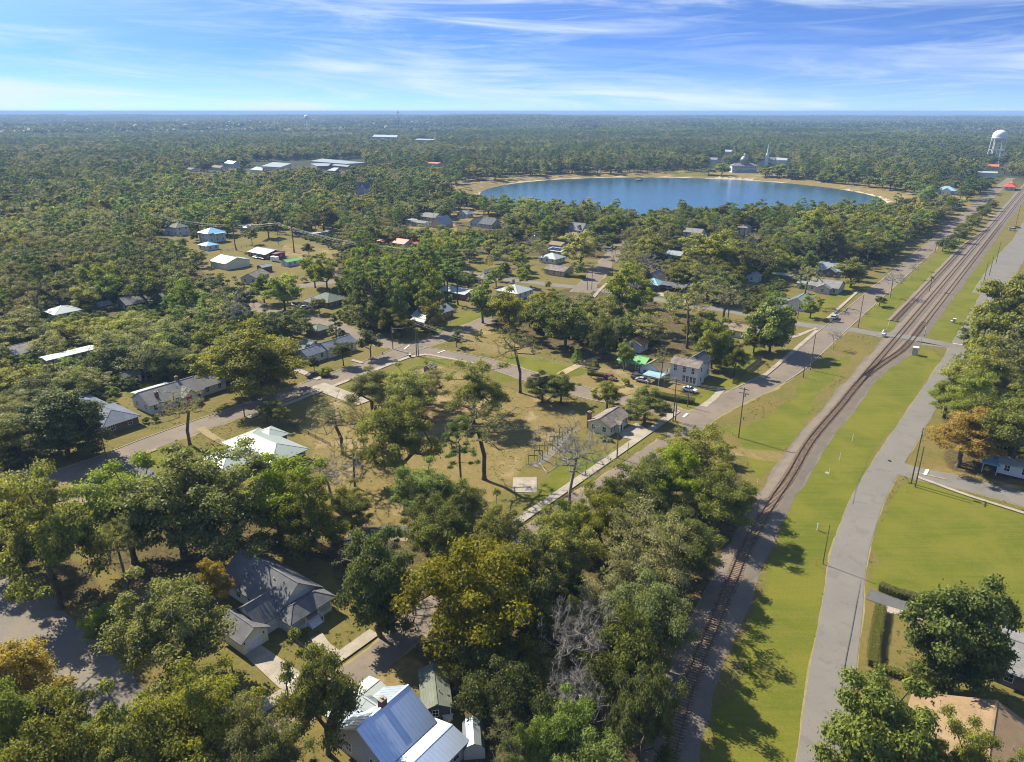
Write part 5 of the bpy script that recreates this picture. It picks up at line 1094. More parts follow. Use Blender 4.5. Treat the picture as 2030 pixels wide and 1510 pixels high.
c54 = np.array(W(1976, 1388, 6.6)) + BX*8.6 - AX*17
house('house with a wide sandy-brown shingle roof at the bottom right corner', (float(c54[0]), float(c54[1])), [(0, 0, 16.6, 17.2, D(h=3.0, ridge='x', pitch=.42, wall='w_tan', roof='sh_brown', ov=.7))])
# far buildings
def quad_building(label, pts, z, wall, rf, name='building', cat='building', win=0):
    g = [np.array(W(a, b_, z)) for a, b_ in pts]; c = sum(g)/4; base = float(terrain_z(np.array(c[0]), np.array(c[1]))); root = empty(name, (c[0], c[1], base), label=label, cat=cat)
    mb = MB(); k = len(g); vs = [(*(q-c), 0) for q in g]+[(*(q-c), z) for q in g]; mb.add(vs, [(i, (i+1) % k, k+(i+1) % k, k+i) for i in range(k)]); mb.build('wall', M[wall], root)
    mb = MB(); m_ = [c*0+(q-c)*1.02 for q in g]; mb.add([(*q, z) for q in m_]+[(*q, z+.5) for q in m_], [(k, k+1, k+2, k+3)]+[(i, (i+1) % k, k+(i+1) % k, k+i) for i in range(k)]); mb.build('roof', M[rf], root)
    GUARD.append((min(p[0] for p in pts), min(p[1] for p in pts)-1, max(p[0] for p in pts), max(p[1] for p in pts)+2, max(p[1] for p in pts)+1))
quad_building('largest pale flat roof of the school beyond the left field', [(615.5, 319.7), (640, 314.8), (725, 322.7), (687, 325)], 7, 'w_grey', 'm_galv', 'school_building')
quad_building('smaller school roof in front of the largest one, left half', [(616, 324.3), (658, 323.6), (650, 329), (628, 329.5)], 5.5, 'w_brown', 'm_galv', 'school_building')
quad_building('smaller school roof in front of the largest one, right half', [(658, 328), (664, 325), (695, 326), (689, 331)], 5.5, 'w_brown', 'm_galv', 'school_building')
quad_building('lowest small white roof at the near corner of the school', [(648, 338), (662, 332.5), (672, 332.8), (664, 339.4)], 4.5, 'w_brown', 'm_white', 'school_building')
quad_building('school gymnasium roof left of the pines, standing apart', [(518, 329.6), (541.6, 321.7), (577, 324.6), (555, 332)], 7, 'w_grey', 'm_galv', 'school_building')
quad_building('low white roof below the school gymnasium', [(496, 336.5), (508, 330.5), (522, 332.5), (520, 338.4)], 4, 'w_grey', 'm_white', 'school_building')
quad_building('pale blue warehouse far off in the forest', [(738, 269), (742, 265), (788, 266), (786, 270)], 12, 'm_blue', 'm_white', 'warehouse')
quad_building('low white commercial roof right of the far blue warehouse', [(822, 275), (828, 273), (862, 274), (858, 276)], 6, 'w_grey', 'm_white', 'store')
house('tan-roofed farmhouse beside the far school field', (437, 338, 0), [(0, 0, 12, 24, D(h=4, ridge='y', pitch=.4, wall='w_grey', roof='sh_tan', nowin=True))])
house('white-trimmed tall house behind the far school field', (463, 332, 0), [(0, 0, 12, 22, D(h=6, ridge='y', pitch=.5, wall='w_blue', roof='m_galv', nowin=True))])
house('small roof at the left end of the far school field', (380, 341, 0), [(0, 0, 10, 14, D(h=3.5, ridge='y', pitch=.4, wall='w_white', roof='sh_grey', nowin=True))])
house('pale blue house with two dark pointed gables deep in the trees', (724, 388, 0), [(0, 0, 9, 7, D(h=8, ridge='x', pitch=1.2, wall='w_blue', roof='sh_dark')), (0, 7, 9, 14, D(h=8, ridge='x', pitch=1.2, wall='w_blue', roof='sh_dark'))])
house('pavilion with a wide pale teal roof near the far street', (1893, 386, 0), [(0, 0, 14, 18, D(h=4, ridge='y', pitch=.5, hip=True, wall='w_white', roof='m_teal')), (-5, 4, 1, 12, D(h=4, ridge='x', pitch=.6, wall='w_white', roof='m_teal'))], name='pavilion', cat='pavilion')
house('white flat-roofed building below the water tower', (1975, 351, 0), [(0, 0, 14, 22, D(h=5, ridge='y', pitch=.2, wall='w_blue', roof='m_white', nowin=True))], name='building', cat='building')
house('orange-roofed shop right below the water tower', (1978, 337, 0), [(0, 0, 12, 14, D(h=5, ridge='y', pitch=.4, wall='w_tan', roof='m_orange', nowin=True))], name='shop', cat='shop')
house('brick-red long roof with white tanks beyond the school', (868, 331, 0), [(0, 0, 14, 22, D(h=5, ridge='y', pitch=.2, wall='w_grey', roof='m_orange', nowin=True))], name='building', cat='building')
dp = house('railway depot with a bright orange-red hip roof and turret beside the tracks', (2010, 378, 0), [(0, 0, 24, 9, D(h=4.6, ridge='x', pitch=.6, hip=True, wall='w_white', roof='m_red', ov=1.6))], name='railway_depot', cat='depot')
walls(dp, (8, 2.5, 13, 6.5), 'w_white', 4.6, 7.6, 'x', .7, True, name='turret'); roof(dp, (8, 2.5, 13, 6.5), 'm_orange', 7.6, 'x', .9, True, .6, name='turret_roof')
# domed hall by the lake and the church behind it
x_, y_ = W(1475, 342); DH = empty('domed_hall', (x_, y_, 0), 0.0, label='long white lakeside hall with a silver dome in the middle', cat='hall')
b0 = (-17, 0, 17, 12); walls(DH, b0, 'w_white', 0, 9.5, 'x', .3, True); roof(DH, b0, 'sh_grey', 9.5, 'x', .45, True, .8)
for tt in np.linspace(2, 32, 11):
    window(DH, b0, 'S', float(tt), 5.6, 1.5, 2.6); window(DH, b0, 'S', float(tt), 1.2, 1.4, 2.0)
for a, b_ in ((-16.5, -3), (3, 16.5)): mb = MB(); mb.box(a, -3, 4.2, b_, -.02, 4.5); mb.build('porch_roof', M['m_white'], DH)
for x in np.linspace(-16, 16, 11): mb = MB(); mb.cyl(float(x), -2.7, 0, 4.2, .18, n=6); mb.build('column', M['white'], DH)
mb = MB(); mb.lathe(0, 6, [(9, 4.9), (15.5, 4.9), (15.7, 5.2), (17.5, 4.8), (19.4, 3.9), (20.8, 2.6), (21.6, 1.3), (21.8, 1.1)], 16); mb.build('dome', M['m_galv'], DH, smooth=True)
mb = MB(); mb.lathe(0, 6, [(21.8, .9), (23.4, .9), (23.5, 1.2), (24.6, .8), (25.2, .1), (26.5, .05)], 10); mb.build('cupola', M['white'], DH)
GUARD.append((1446, 300, 1504, 343, 344)); FOOT.append((x_, y_+6, 24, 12, 0))
x_, y_ = W(1520, 327); CHH = empty('church', (x_, y_, 0), -.5, label='grey-roofed church with a thin white steeple behind the domed hall', cat='church')
b0 = (-14, -5, 12, 7); walls(CHH, b0, 'w_grey', 0, 8, 'x', .7); roof(CHH, b0, 'sh_green', 8, 'x', .7)
mb = MB(); mb.box(-2.3, -7.2, 0, 2.3, -2.8, 15); mb.build('tower', M['white'], CHH); mb = MB(); mb.lathe(0, -5, [(15, 2.2), (18, 1.6), (18.1, 1.3), (33, .05)], 8); mb.build('steeple', M['white'], CHH)
GUARD.append((1505, 285, 1540, 326, 328))
for i, (a, b_, lab) in enumerate(((1545, 322, 'white roof right of the church steeple'), (1560, 323, 'second white roof farther right of the church steeple'), (1449, 305, 'white roof among trees above the domed hall'), (1420, 322, 'grey-roofed cottage left of the domed hall'))):
    house(lab, (a, b_, 0), [(0, 0, 12, 14, D(h=4.5, ridge='y', pitch=.5, wall='w_white', roof='m_white' if i != 3 else 'sh_grey', nowin=True))])
# water towers and mast
def water_tower(px_, dist, H_, r, legs, label, leanz=0):
    az_ = math.atan((px_-CX)/FPX*math.cos(PITCH)/1.0) if False else None
    u = (px_-CX)/FPX; X_ = u*dist*(math.cos(PITCH)+.377*math.sin(PITCH)*0)/math.cos(PITCH)*math.cos(PITCH); 
    # walk X until it projects on the wanted column
    X_ = 0.0
    for _ in range(30): X_ -= (PX(X_, dist, H_)[0]-px_)/PX(X_, dist, H_)[2]
    root = empty('water_tower', (X_, dist, 0), .4, label=label, cat='water tower'); th = r*1.75
    mb = MB(); prof = [(H_-th*1.05, .2), (H_-th*1.0, r*.55), (H_-th*.86, r*.88), (H_-th*.7, r), (H_-th*.42, r), (H_-th*.22, r*.86), (H_-th*.07, r*.5), (H_, .3)]; mb.lathe(0, 0, prof, 24); mb.build('tank', M['white'], root, smooth=True)
    mb = MB(); mb.lathe(0, 0, [(H_-th*.72, r+.9), (H_-th*.68, r+.9)], 24); mb.build('walkway', M['white'], root)
    for k in range(legs):
        a = 2*math.pi*k/legs; mb = MB(); mb.tube([(math.cos(a)*r*1.18, math.sin(a)*r*1.18, 0), (math.cos(a)*r*.93, math.sin(a)*r*.93, H_-th*.7)], r*.065, 6); mb.build('leg', M['white'], root)
    for z in (.28, .55):
        mb = MB()
        for k in range(legs):
            f_ = lambda q, z_=z: (math.cos(q)*r*(1.18-.25*z_), math.sin(q)*r*(1.18-.25*z_), (H_-th*.7)*z_); mb.tube([f_(2*math.pi*k/legs), f_(2*math.pi*(k+1)/legs)], r*.03, 4)
        mb.build('strut_ring', M['white'], root)
    mb = MB(); mb.cyl(0, 0, 0, H_-th, r*.09, n=8); mb.build('riser_pipe', M['white'], root)
water_tower(1985, 1180, 52, 10.0, 6, 'tall white water tower at the right edge of the horizon')
water_tower(607, 2900, 66, 9.0, 4, 'tiny pale water tower on the horizon above the left forest')
X_ = 0.0
for _ in range(30): X_ -= (PX(X_, 2500, 70)[0]-789)/PX(X_, 2500, 70)[2]
rm = empty('radio_mast', (X_, 2500, 0), label='thin dark radio mast on the horizon', cat='radio mast'); mb = MB()
for k in range(3): a = 2.094*k; mb.tube([(math.cos(a)*1.2, math.sin(a)*1.2, 0), (math.cos(a)*.9, math.sin(a)*.9, 84)], .22, 4)
mb.build('mast', M['pole'], rm); mb = MB(); mb.box(-3, -.5, 74, 3, .5, 77); mb.build('antenna', M['steel'], rm)
GUARD += [(1960, 255, 1998, 322, 330)]
# ------------------------------------------------------------------ poles and wires
def top_h(bx, by, ty):
    X_, Y_ = W(bx, by); h = 1.0
    while PX(X_, Y_, h)[1] > ty and h < 60: h += .1
    return X_, Y_, h
TOPS = {}
def pole(key, bx, by, ty, label, arm=0, az=127, r=.16, lamp=False, xf=False, mat='pole', name='utility_pole', h=None):
    X_, Y_, hh = top_h(bx, by, ty); h = h or hh; root = empty(name, (X_, Y_, 0), math.pi/2-R(az), label=label, cat='power pole' if name == 'utility_pole' else 'post')
    mb = MB(); mb.cyl(0, 0, 0, h, r, r*.62, 8); mb.build('pole', M[mat], root)
    for k in range(arm):
        z = h-.5-k*1.1; mb = MB(); mb.box(-1.25, -.07, z-.07, 1.25, .07, z+.07); c = mb.build('crossarm', M['pole'], root)
        for x in (-1.1, -.5, .5, 1.1): i_ = MB(); i_.cyl(x, 0, z+.07, z+.28, .06, .04, 6); i_.build('insulator', M['steel'], c)
    if xf:
        mb = MB(); mb.cyl(.38, 0, h-2.4, h-1.5, .24, n=10); mb.build('transformer', M['steel'], root)
    if lamp: mb = MB(); mb.bar((0, 0, h-.9), (1.6, 0, h-.5), .07); mb.build('lamp_arm', M['steel'], root); mb = MB(); mb.box(1.3, -.14, h-.6, 2.0, .14, h-.45); mb.build('lamp_head', M['steel'], root)
    TOPS[key] = (X_, Y_, h); return root
PL = [('a', 1464, 867, 768, 'tall power pole on the lawn by the corner, its shadow reaching the track', 2, 127, False, True),
 ('b', 1806, 958, 848, 'taller pole of the pair beside the right road with pale fittings on top', 1, 37, False, True), ('b2', 1814, 965, 885, 'shorter bare pole of the pair beside the right road', 0, 37, False, False),
 ('c', 1631, 1118, 1040, 'slim pole standing on the right road verge with a shadow across the asphalt', 0, 37, False, False),
 ('d', 214, 921, 847, 'power pole casting a long shadow on the left lawn beside the dark driveway', 1, 37, True, False), ('e', 485, 826, 774, 'power pole with a street lamp under the huge live oak', 0, 127, True, False),
 ('f', 826, 706, 640, 'left and darker of the two poles side by side at the T junction kerb', 1, 127, False, False), ('f2', 829.5, 705.5, 638, 'right of the two poles side by side at the T junction kerb', 1, 127, False, False),
 ('g', 779, 692, 646, 'power pole on the corner grass just left of the T junction', 0, 127, False, True), ('h', 853, 671, 640, 'power pole in front of the red brick white-roofed house', 0, 127, False, False),
 ('i', 604, 644, 620, 'power pole beside the left cross street', 1, 127, False, False), ('j', 1164, 575, 548, 'shorter pole of the pair at the far intersection', 0, 127, False, False),
 ('k', 1173, 574, 526, 'taller pole of the pair at the far intersection carrying the line of wires', 2, 127, False, False), ('l', 1214, 544, 505, 'pole on the grass verge just past the far intersection', 0, 37, False, False),
 ('m', 1334, 835, 750, 'left and taller pole of the pair by the long park sidewalk corner', 2, 127, False, False), ('m2', 1338.8, 834, 788, 'right and shorter pole of the pair by the long park sidewalk corner', 0, 127, False, False),
 ('n', 1363, 806, 762, 'slim pole in front of the two-storey white house hedge', 0, 127, False, False), ('o', 1223, 907, 847, 'pole on the park grass beside the long sidewalk', 0, 127, False, False),
 ('p', 1244.5, 898, 877, 'short stub pole on the verge right of the long sidewalk', 0, 127, False, False), ('q', 1606, 733, 661, 'pole beside the parallel street just before the grade crossing street', 0, 127, False, False),
 ('r', 1592, 748, 724, 'short pole with a small head next to the parallel street', 0, 127, True, False), ('s', 1701, 650, 585, 'pole on the lawn corner just past the grade crossing street', 0, 127, False, False),
 ('t', 1581, 632, 597, 'pole behind the white gabled cottage hedge', 0, 127, True, False), ('u', 1948, 567, 519, 'nearest of three poles on the lawn along the siding', 0, 37, False, False),
 ('v', 1961, 546, 507, 'middle of three poles on the lawn along the siding', 0, 37, False, False), ('w', 1974, 522, 477, 'farthest of three poles on the lawn along the siding', 0, 37, False, False),
 ('x', 1819.5, 707, 665, 'pale slim lamp pole beside the grey signal cabinet', 0, 37, False, False), ('y', 471, 1388, 1320, 'dark pole on the lawn left of the porch house driveway', 0, 37, False, False),
 ('z', 573, 1392, 1351, 'short pole where the driveway meets the street at the bottom', 0, 37, True, False), ('T0', 306, 476, 422, 'far transmission pole behind the tall pale house on the left', 2, 60, False, False),
 ('T1', 553, 485, 441, 'far transmission pole beyond the maroon workshop', 2, 100, False, False), ('T2', 932, 560, 494, 'transmission pole between the pines in mid-town', 2, 110, False, False),
 ('T3', 818, 460, 431, 'thin pole in front of the silver-blue A-frame', 0, 127, False, False), ('T4', 860, 447, 420, 'taller thin pole by the silver-blue A-frame', 0, 127, False, False), ('W1', 2010, 462, 405, 'leaning bare pole at the right edge beside the gravel street', 0, 37, False, False)]
for k, bx, by, ty, lab, arm, az_, lamp, xf in PL: pole(k, bx, by, ty, lab, arm, az_, .10 if k in ('c', 'x', 'p', 'T3', 'T4') else .17, lamp, xf, 'steel' if k == 'x' else 'pole')
def wire(a, b_, off, z, sag, label, r=.022):
    p, q = TOPS[a], TOPS[b_]; d = np.array((q[0]-p[0], q[1]-p[1])); n_ = np.array((d[1], -d[0]))/np.linalg.norm(d)*off; pts = []
    for i in range(17):
        t_ = i/16; pts.append((p[0]+d[0]*t_+n_[0], p[1]+d[1]*t_+n_[1], (p[2]-z)*(1-t_)+(q[2]-z)*t_-sag*4*t_*(1-t_)))
    o0 = pts[0]; mb = MB(); mb.tube([(x-o0[0], y-o0[1], z_-o0[2]) for x, y, z_ in pts], r, 4); o = mb.build('power_line', M['wire']); o.location = o0
    prop(o, label, 'power line', label and None)
RUNS = [('T0', 'T1', 'behind the white barn', .028, 4), ('T1', 'T2', 'above the far pines', .028, 5), ('T2', 'k', 'in front of the tall pines', .028, 3), ('f2', 'm', 'over the corner block', .030, 3), ('m', 'a', 'over the parallel street', .028, 1.2)]
for a, b_, wh_, r, sg in RUNS:
    for off, z, nm in ((-1.1, .2, 'left'), (-.3, .2, 'inner left'), (1.1, .2, 'right'), (0.0, 1.4, 'lower'))[:4 if b_ in ('T1', 'T2', 'k') else 3]: wire(a, b_, off, z, sg, f'{nm} sunlit wire of the bundle strung {wh_}', r)
wire('d', 'e', 0, .6, 1.5, 'thin wire along the left street towards the huge live oak', .015); wire('g', 'f', 0, .8, .5, 'short wire across the T junction', .02); wire('e', 'f', 0, .9, 2, 'thin wire over the sidewalk towards the T junction', .015)
wire('f2', 'h', 0, 1.2, .6, 'short wire to the pole by the red brick house', .02)
# ------------------------------------------------------------------ vehicles
M['tyre'] = mat_plain('tyre_rubber', (.02, .02, .02), .8)
def paint(c): 
    k = 'car_%d_%d_%d' % tuple(int(x*99) for x in c)
    if k not in M: M[k] = mat_plain(k, c, .28, .1, .03, spec=.6)
    return M[k]
def vehicle(px_, py_, az_, c, label, kind='car', name='parked_car', cat='car'):
    X_, Y_ = W(px_, py_); z0 = .12; root = empty(name, (X_, Y_, z0), math.pi/2-R(az_), label=label, cat=cat)
    L_ = {'car': 4.6, 'suv': 4.8, 'truck': 5.6, 'van': 5.2}[kind]; w_ = .92
    if kind == 'truck': prof = [(-2.8, .45), (-2.8, .95), (-2.75, 1.0), (-.9, 1.02), (-.85, 1.05), (1.2, 1.08), (2.5, 1.0), (2.8, .75), (2.8, .4)]; cab = [(-.85, 1.03), (-.7, 1.68), (.75, 1.72), (1.45, 1.07)]
    elif kind == 'suv': prof = [(-2.4, .4), (-2.42, .95), (-2.3, 1.05), (1.15, 1.08), (2.2, .98), (2.4, .7), (2.4, .35)]; cab = [(-2.3, 1.03), (-2.1, 1.66), (.45, 1.72), (1.3, 1.06)]
    elif kind == 'van': prof = [(-2.6, .4), (-2.62, 1.1), (-2.5, 1.15), (1.6, 1.15), (2.4, 1.0), (2.6, .7), (2.6, .35)]; cab = [(-2.5, 1.12), (-2.45, 2.1), (1.1, 2.1), (1.9, 1.1)]
    else: prof = [(-2.3, .4), (-2.32, .85), (-2.2, .95), (-1.5, .98), (1.0, .96), (2.1, .80), (2.3, .62), (2.3, .32)]; cab = [(-1.75, .94), (-1.05, 1.38), (.25, 1.42), (1.15, .93)]
    mb = MB(); n_ = len(prof); ring_ = lambda y, s_: [(x, y*s_, z) for x, z in prof]
    vs = []; 
    for y, ins in ((-w_, .12), (-w_+.08, 0), (w_-.08, 0), (w_, .12)): vs += [(x*(1-ins*.12), y, z-(ins*.35 if z > .6 else 0)) for x, z in prof]
    fs = [(k*n_+i, k*n_+i+1, (k+1)*n_+i+1, (k+1)*n_+i) for k in range(3) for i in range(n_-1)]+[tuple(range(n_))[::-1], tuple(range(3*n_, 4*n_))]+[(k*n_, (k+1)*n_, (k+1)*n_+n_-1, k*n_+n_-1) for k in range(3)]
    mb.add(vs, fs); mb.build('body', paint(c), root, smooth=False)
    g = MB(); y0, y1 = w_-.1, w_-.24; g.add([(cab[0][0], -y0, cab[0][1]), (cab[3][0], -y0, cab[3][1]), (cab[3][0], y0, cab[3][1]), (cab[0][0], y0, cab[0][1]), (cab[1][0], -y1, cab[1][1]), (cab[2][0], -y1, cab[2][1]), (cab[2][0], y1, cab[2][1]), (cab[1][0], y1, cab[1][1])], [(0, 1, 5, 4), (1, 2, 6, 5), (2, 3, 7, 6), (3, 0, 4, 7), (4, 5, 6, 7)]); g.build('windows', M['glass'], root)
    r_ = MB(); r_.box(cab[1][0]-.02, -y1-.02, cab[1][1]-.02, cab[2][0]+.02, y1+.02, cab[1][1]+.06); r_.build('roof', paint(c), root)
    for x in (-L_*.31, L_*.31):
        for y in (-w_+.02, w_-.02):
            a = MB(); a.tube([(0, -.11, 0), (0, .11, 0)], .34, 12); o = a.build('wheel', M['tyre'], root); o.location = (x, y, .34)
            b_ = MB(); b_.tube([(0, -.12, 0), (0, .12, 0)], .19, 8); b_.build('rim', M['steel'], o)
    for y in (-.62, .62): h = MB(); h.box(L_/2-.06, y-.18, .55, L_/2+.01, y+.18, .70); h.build('headlight', M['white'], root)
    return root
CW, CS, CK, CR, CB = (.72, .74, .76), (.42, .45, .48), (.03, .03, .035), (.30, .03, .03), (.04, .08, .18)
for v_ in [(1367, 776, 125, CW, 'white sedan parked in the yard of the two-storey white house', 'car'), (1654, 632, 40, CS, 'silver hatchback waiting in tree shade near the grade crossing street', 'suv'),
           (1209, 752, 125, (.22, .05, .10), 'dark plum car on the sandy yard beside the green-roofed house', 'car'), (1274, 757, 125, CS, 'grey car half under the teal carport', 'car'), (1262, 748, 37, CK, 'dark car behind the bushes left of the teal carport', 'suv'),
           (1174, 729, 37, (.12, .04, .04), 'dark red pickup at the top of the sandy drive', 'truck'), (970, 545, 127, CB, 'dark blue pickup truck beside the far white fence', 'truck'), (1000, 549, 127, CK, 'black car behind the dark blue pickup by the far white fence', 'car'),
           (1324, 573, 127, CW, 'white car inside the dark carport of the brown brick house', 'car'), (588, 608, 127, CK, 'black car under the oaks by the left cross street', 'suv'), (603, 612, 37, CS, 'silver car under the oaks by the left cross street', 'car'),
           (1887, 470, 37, CK, 'black car driving on the far parallel street', 'car'), (2008, 457, 127, CW, 'white van on the far right gravel street', 'van'), (2016, 452, 127, CR, 'red car next to the white van on the far right street', 'car'),
           (402, 1506, 120, (.35, .42, .62), 'pale blue car peeping out at the bottom edge under the trees', 'suv'), (1353, 479, 127, CB, 'blue car parked by the white lake-side house', 'suv'), (1496, 490, 127, CK, 'dark car beside the tall plain barn-like house', 'suv'),
           (507, 512, 127, (.50, .60, .66), 'pale blue car beside the maroon workshop', 'car'), (520, 514, 127, CK, 'dark car in front of the maroon workshop', 'car'), (586, 461, 127, CW, 'white pickup by the long mobile home', 'truck'), (601, 463, 127, CW, 'white car by the long mobile home', 'car'),
           (1858, 392, 37, CK, 'dark car beside the far teal pavilion', 'car'), (1830, 415, 37, CR, 'dark red car among the far street parking', 'car'), (1845, 402, 37, CW, 'white car among the far street parking', 'car'), (1206, 497, 100, (.6, .62, .6), 'pale van in the shade near the far street bend', 'van'),
           (620, 746, 37, CK, 'dark sedan parked in the shade beside the long low white house', 'car'), (1085, 516, 127, CW, 'white car in front of the white hip-roofed house', 'car')]: vehicle(*v_)
x_, y_ = W(545, 518); tl = empty('box_trailer', (x_, y_, 0), math.pi/2-R(127), label='white box trailer between the maroon workshop and the green-roofed cottage', cat='trailer'); mb = MB(); mb.box(-2.6, -1.1, .6, 2.6, 1.1, 2.8); mb.build('body', M['white'], tl)
for y in (-1, 1): a = MB(); a.tube([(-.6, y-.1, .4), (-.6, y+.1, .4)], .4, 10); a.build('wheel', M['tyre'], tl)
mb = MB(); mb.bar((2.6, 0, .6), (3.9, 0, .5), .12); mb.build('hitch', M['black'], tl)
# ------------------------------------------------------------------ park frames: a row of seven square steel arches
for i in range(7):
    t_ = i/6; x0, y0 = np.array(W(1048, 921))*(1-t_)+np.array(W(1109, 865))*t_; o = empty('square_arch', (x0, y0, 0), 0.0, label=['nearest black square arch of the row of seven in the park', 'second black square arch from the concrete slab', 'third black square arch from the concrete slab', 'middle black square arch of the row of seven', 'fifth black square arch from the concrete slab', 'second last black square arch before the cream cottage', 'farthest black square arch of the row of seven'][i], cat='arch', group='black square arches in a row over the gravel')
    for x in (0, 2.0): mb = MB(); mb.box(x-.07, -.07, 0, x+.07, .07, 2.4); mb.build('post', M['black'], o)
    mb = MB(); mb.box(-.07, -.07, 2.4, 2.07, .07, 2.54); mb.build('lintel', M['black'], o)
# ------------------------------------------------------------------ fences, hedges, walls
def fence_line(pts, label, name='fence', h=1.8, gap=2.4, mat='w_wood', plank=.15, gapf=0.0, rails=False):
    root = empty(name, (*pts[0], 0), label=label, cat=name.replace('_', ' ')); o0 = np.array(pts[0]); k = 0
    for a, b_ in zip(pts[:-1], pts[1:]):
        a = np.array(a)-o0; b_ = np.array(b_)-o0; L_ = np.linalg.norm(b_-a); d = (b_-a)/L_; n_ = max(1, int(L_/gap))
        for i in range(n_+1): q = a+d*L_*i/n_; mb = MB(); mb.box(q[0]-.06, q[1]-.06, 0, q[0]+.06, q[1]+.06, h+.08); mb.build('post', M[mat], root)
        for z in (.4, h-.25): mb = MB(); mb.bar((*a, z), (*b_, z), .05, .1); mb.build('rail', M[mat], root)
        if not rails:
            mb = MB(); x = plank; ang = math.atan2(d[1], d[0]); nn_ = np.array((d[1], -d[0]))
            while x < L_:
                q = a+d*x+nn_*.05; e = d*(plank/2-.01); hh = h*random.uniform(.96, 1.0)
                mb.add([(*(q-e), .05), (*(q+e), .05), (*(q+e), hh), (*(q-e), hh)], [(0, 1, 2, 3)]); x += plank+gapf
            prop(mb.build('pickets', M[mat], root), kind='stuff')
fence_line(P(470,1016, 560,1052, 690,1120, 760,1150), 'long dark wooden privacy fence behind the row of oaks', 'wooden_fence', 1.9, mat='w_wood')
fence_line(P(572,842, 612,862, 655,884), 'low picket fence with brown shrubs along the dirt lot', 'picket_fence', 1.1, 2.5, 'w_wood', .10, .12)
fence_line(P(1452,760, 1480,737, 1509,714), 'dark wooden fence between the white house lawn and the street', 'wooden_fence', 1.7, mat='w_wood')
fence_line(P(983,541, 1015,543), 'white board fence beside the dark blue pickup', 'board_fence', 2.0, mat='white')
fence_line(P(437,500, 468,494, 500,487), 'low rail fence across the lawn by the blue-roofed garage', 'rail_fence', 1.2, 4.5, 'w_wood', rails=True)
fence_line(P(960,540, 985,542), 'short white board fence left of the white gate by the far street', 'board_fence', 1.8, mat='white')
def hedge(pts, w_, h, label, col='hedge'):
    "a clipped hedge: solid leafy body with a dense skin of small leaves"
    rg_ = np.random.default_rng(int(abs(pts[0][0])*10)); p = smooth(pts, .5); o0 = p[0]; d = np.gradient(p, axis=0); d /= np.linalg.norm(d, axis=1)[:, None]+1e-9; n_ = np.stack([d[:, 1], -d[:, 0]], 1); V_ = []; mb = MB(); prof = ((-.5, .05), (-.5, .82), (-.36, .97), (.36, .97), (.5, .82), (.5, .05)); vs = []
    for q, m_ in zip(p-o0, n_):
        k_ = w_*rg_.uniform(.82, .98)
        for a, z in prof: vs.append((*(q+m_*a*k_), h*z*rg_.uniform(.9, 1.0)))
    mb.add(vs, [(i*6+j, i*6+j+1, i*6+7+j, i*6+6+j) for i in range(len(p)-1) for j in range(5)]+[tuple(range(6)), tuple(range(len(vs)-6, len(vs)))[::-1]])
    m_n = int(len(p)*.5*(w_+2*h)*95); ii = rg_.integers(0, len(p), m_n); s = rg_.random(m_n)*5; j = s.astype(int); f = s-j; pa = np.array(prof); ab = pa[j]*(1-f)[:, None]+pa[np.minimum(j+1, 5)]*f[:, None]
    c = np.concatenate([(p-o0)[ii]+n_[ii]*(ab[:, :1]*w_)+rg_.normal(0, .12, (m_n, 2)), (ab[:, 1:]*h)+rg_.normal(0, .04, (m_n, 1))], 1)
    V, F, T = leaves(rg_, c, np.full(m_n, .05), 1, .085, 1, .5, .7); me = quick_mesh('foliage', V, F, LM[col], [('tint', 'FLOAT', T)])
    root = empty('hedge', (*o0, 0), label=label, cat='hedge'); link('foliage', me, root); mb.build('inner_foliage', LM[col], root)
LM['hedge'] = leaf_mat('hedge_leaves', (.10, .10, .012), (.20, .19, .018), (.32, .28, .03), (.28, .22, .03), trans=.2)
hedge(P(1744,1167, 1770,1178, 1800,1186, 1852,1200), 1.5, 1.3, 'clipped hedge along the far side of the driveway at the right')
hedge(P(1745,1210, 1739,1245, 1732,1285, 1730,1322), 1.6, 1.3, 'yellowish clipped hedge running beside the right road', 'hedge')
hedge(P(1734,1326, 1770,1337, 1808,1350, 1838,1356), 1.2, 1.1, 'low clipped hedge along the near side of the small right lawn')
hedge(P(875,536, 930,548, 958,553), 1.8, 1.6, 'dark hedge line along the far street near the tall pines', 'dark')
hedge(P(1120,548, 1160,552), 2.0, 1.5, 'bushes in front of the beige dark-roofed house', 'dark')
hedge(P(1165,742, 1215,748), 1.2, 1.0, 'scruffy bushes along the sandy yard edge', 'dark')
hedge(P(1375,800, 1330,792, 1300,786), 2.2, 1.6, 'scruffy hedge between the sandy yard and the street corner', 'dark')
hedge(P(1482,1330, 1480,1331), 1.2, 1.0, 'single small bush at the ballast edge in tree shade', 'bright')
for q in ((560, 892, 'pale round shrub at the corner of the white metal roofed house', 'grey'), (588, 887, 'second pale round shrub under the white metal roof eave', 'grey'), (290, 838, 'dark shrub at the left corner of the red-door white house', 'dark'),
          (310, 836, 'dark shrub before the red-door white house window', 'dark'), (1196, 872, 'dark shrub at the cream cottage corner', 'dark'), (1212, 876, 'small dark shrub by the cream cottage door', 'dark'),
          (672, 1432, 'round clipped bush left of the blue-roofed farmhouse wall', 'bright'), (692, 1470, 'second round bush beside the blue-roofed farmhouse wall', 'bright'), (1735, 1352, 'dark round bush at the end of the low right hedge', 'dark'),
          (845, 722, 'small brown bush on the junction lawn', 'semi'), (600, 1262, 'pale shrub at the porch house steps', 'grey')):
    x, y = W(q[0], q[1]); c, t_, r0, h0 = TM('shrub', 0 if q[3] == 'dark' else 1, 0); o = empty('shrub', (x, y, 0), q[0]*.1, label=q[2], cat='shrub'); s = .5+.2*math.sin(q[0]); o.scale = (s, s, s); link('crown', c, o); link('trunk', t_, o)
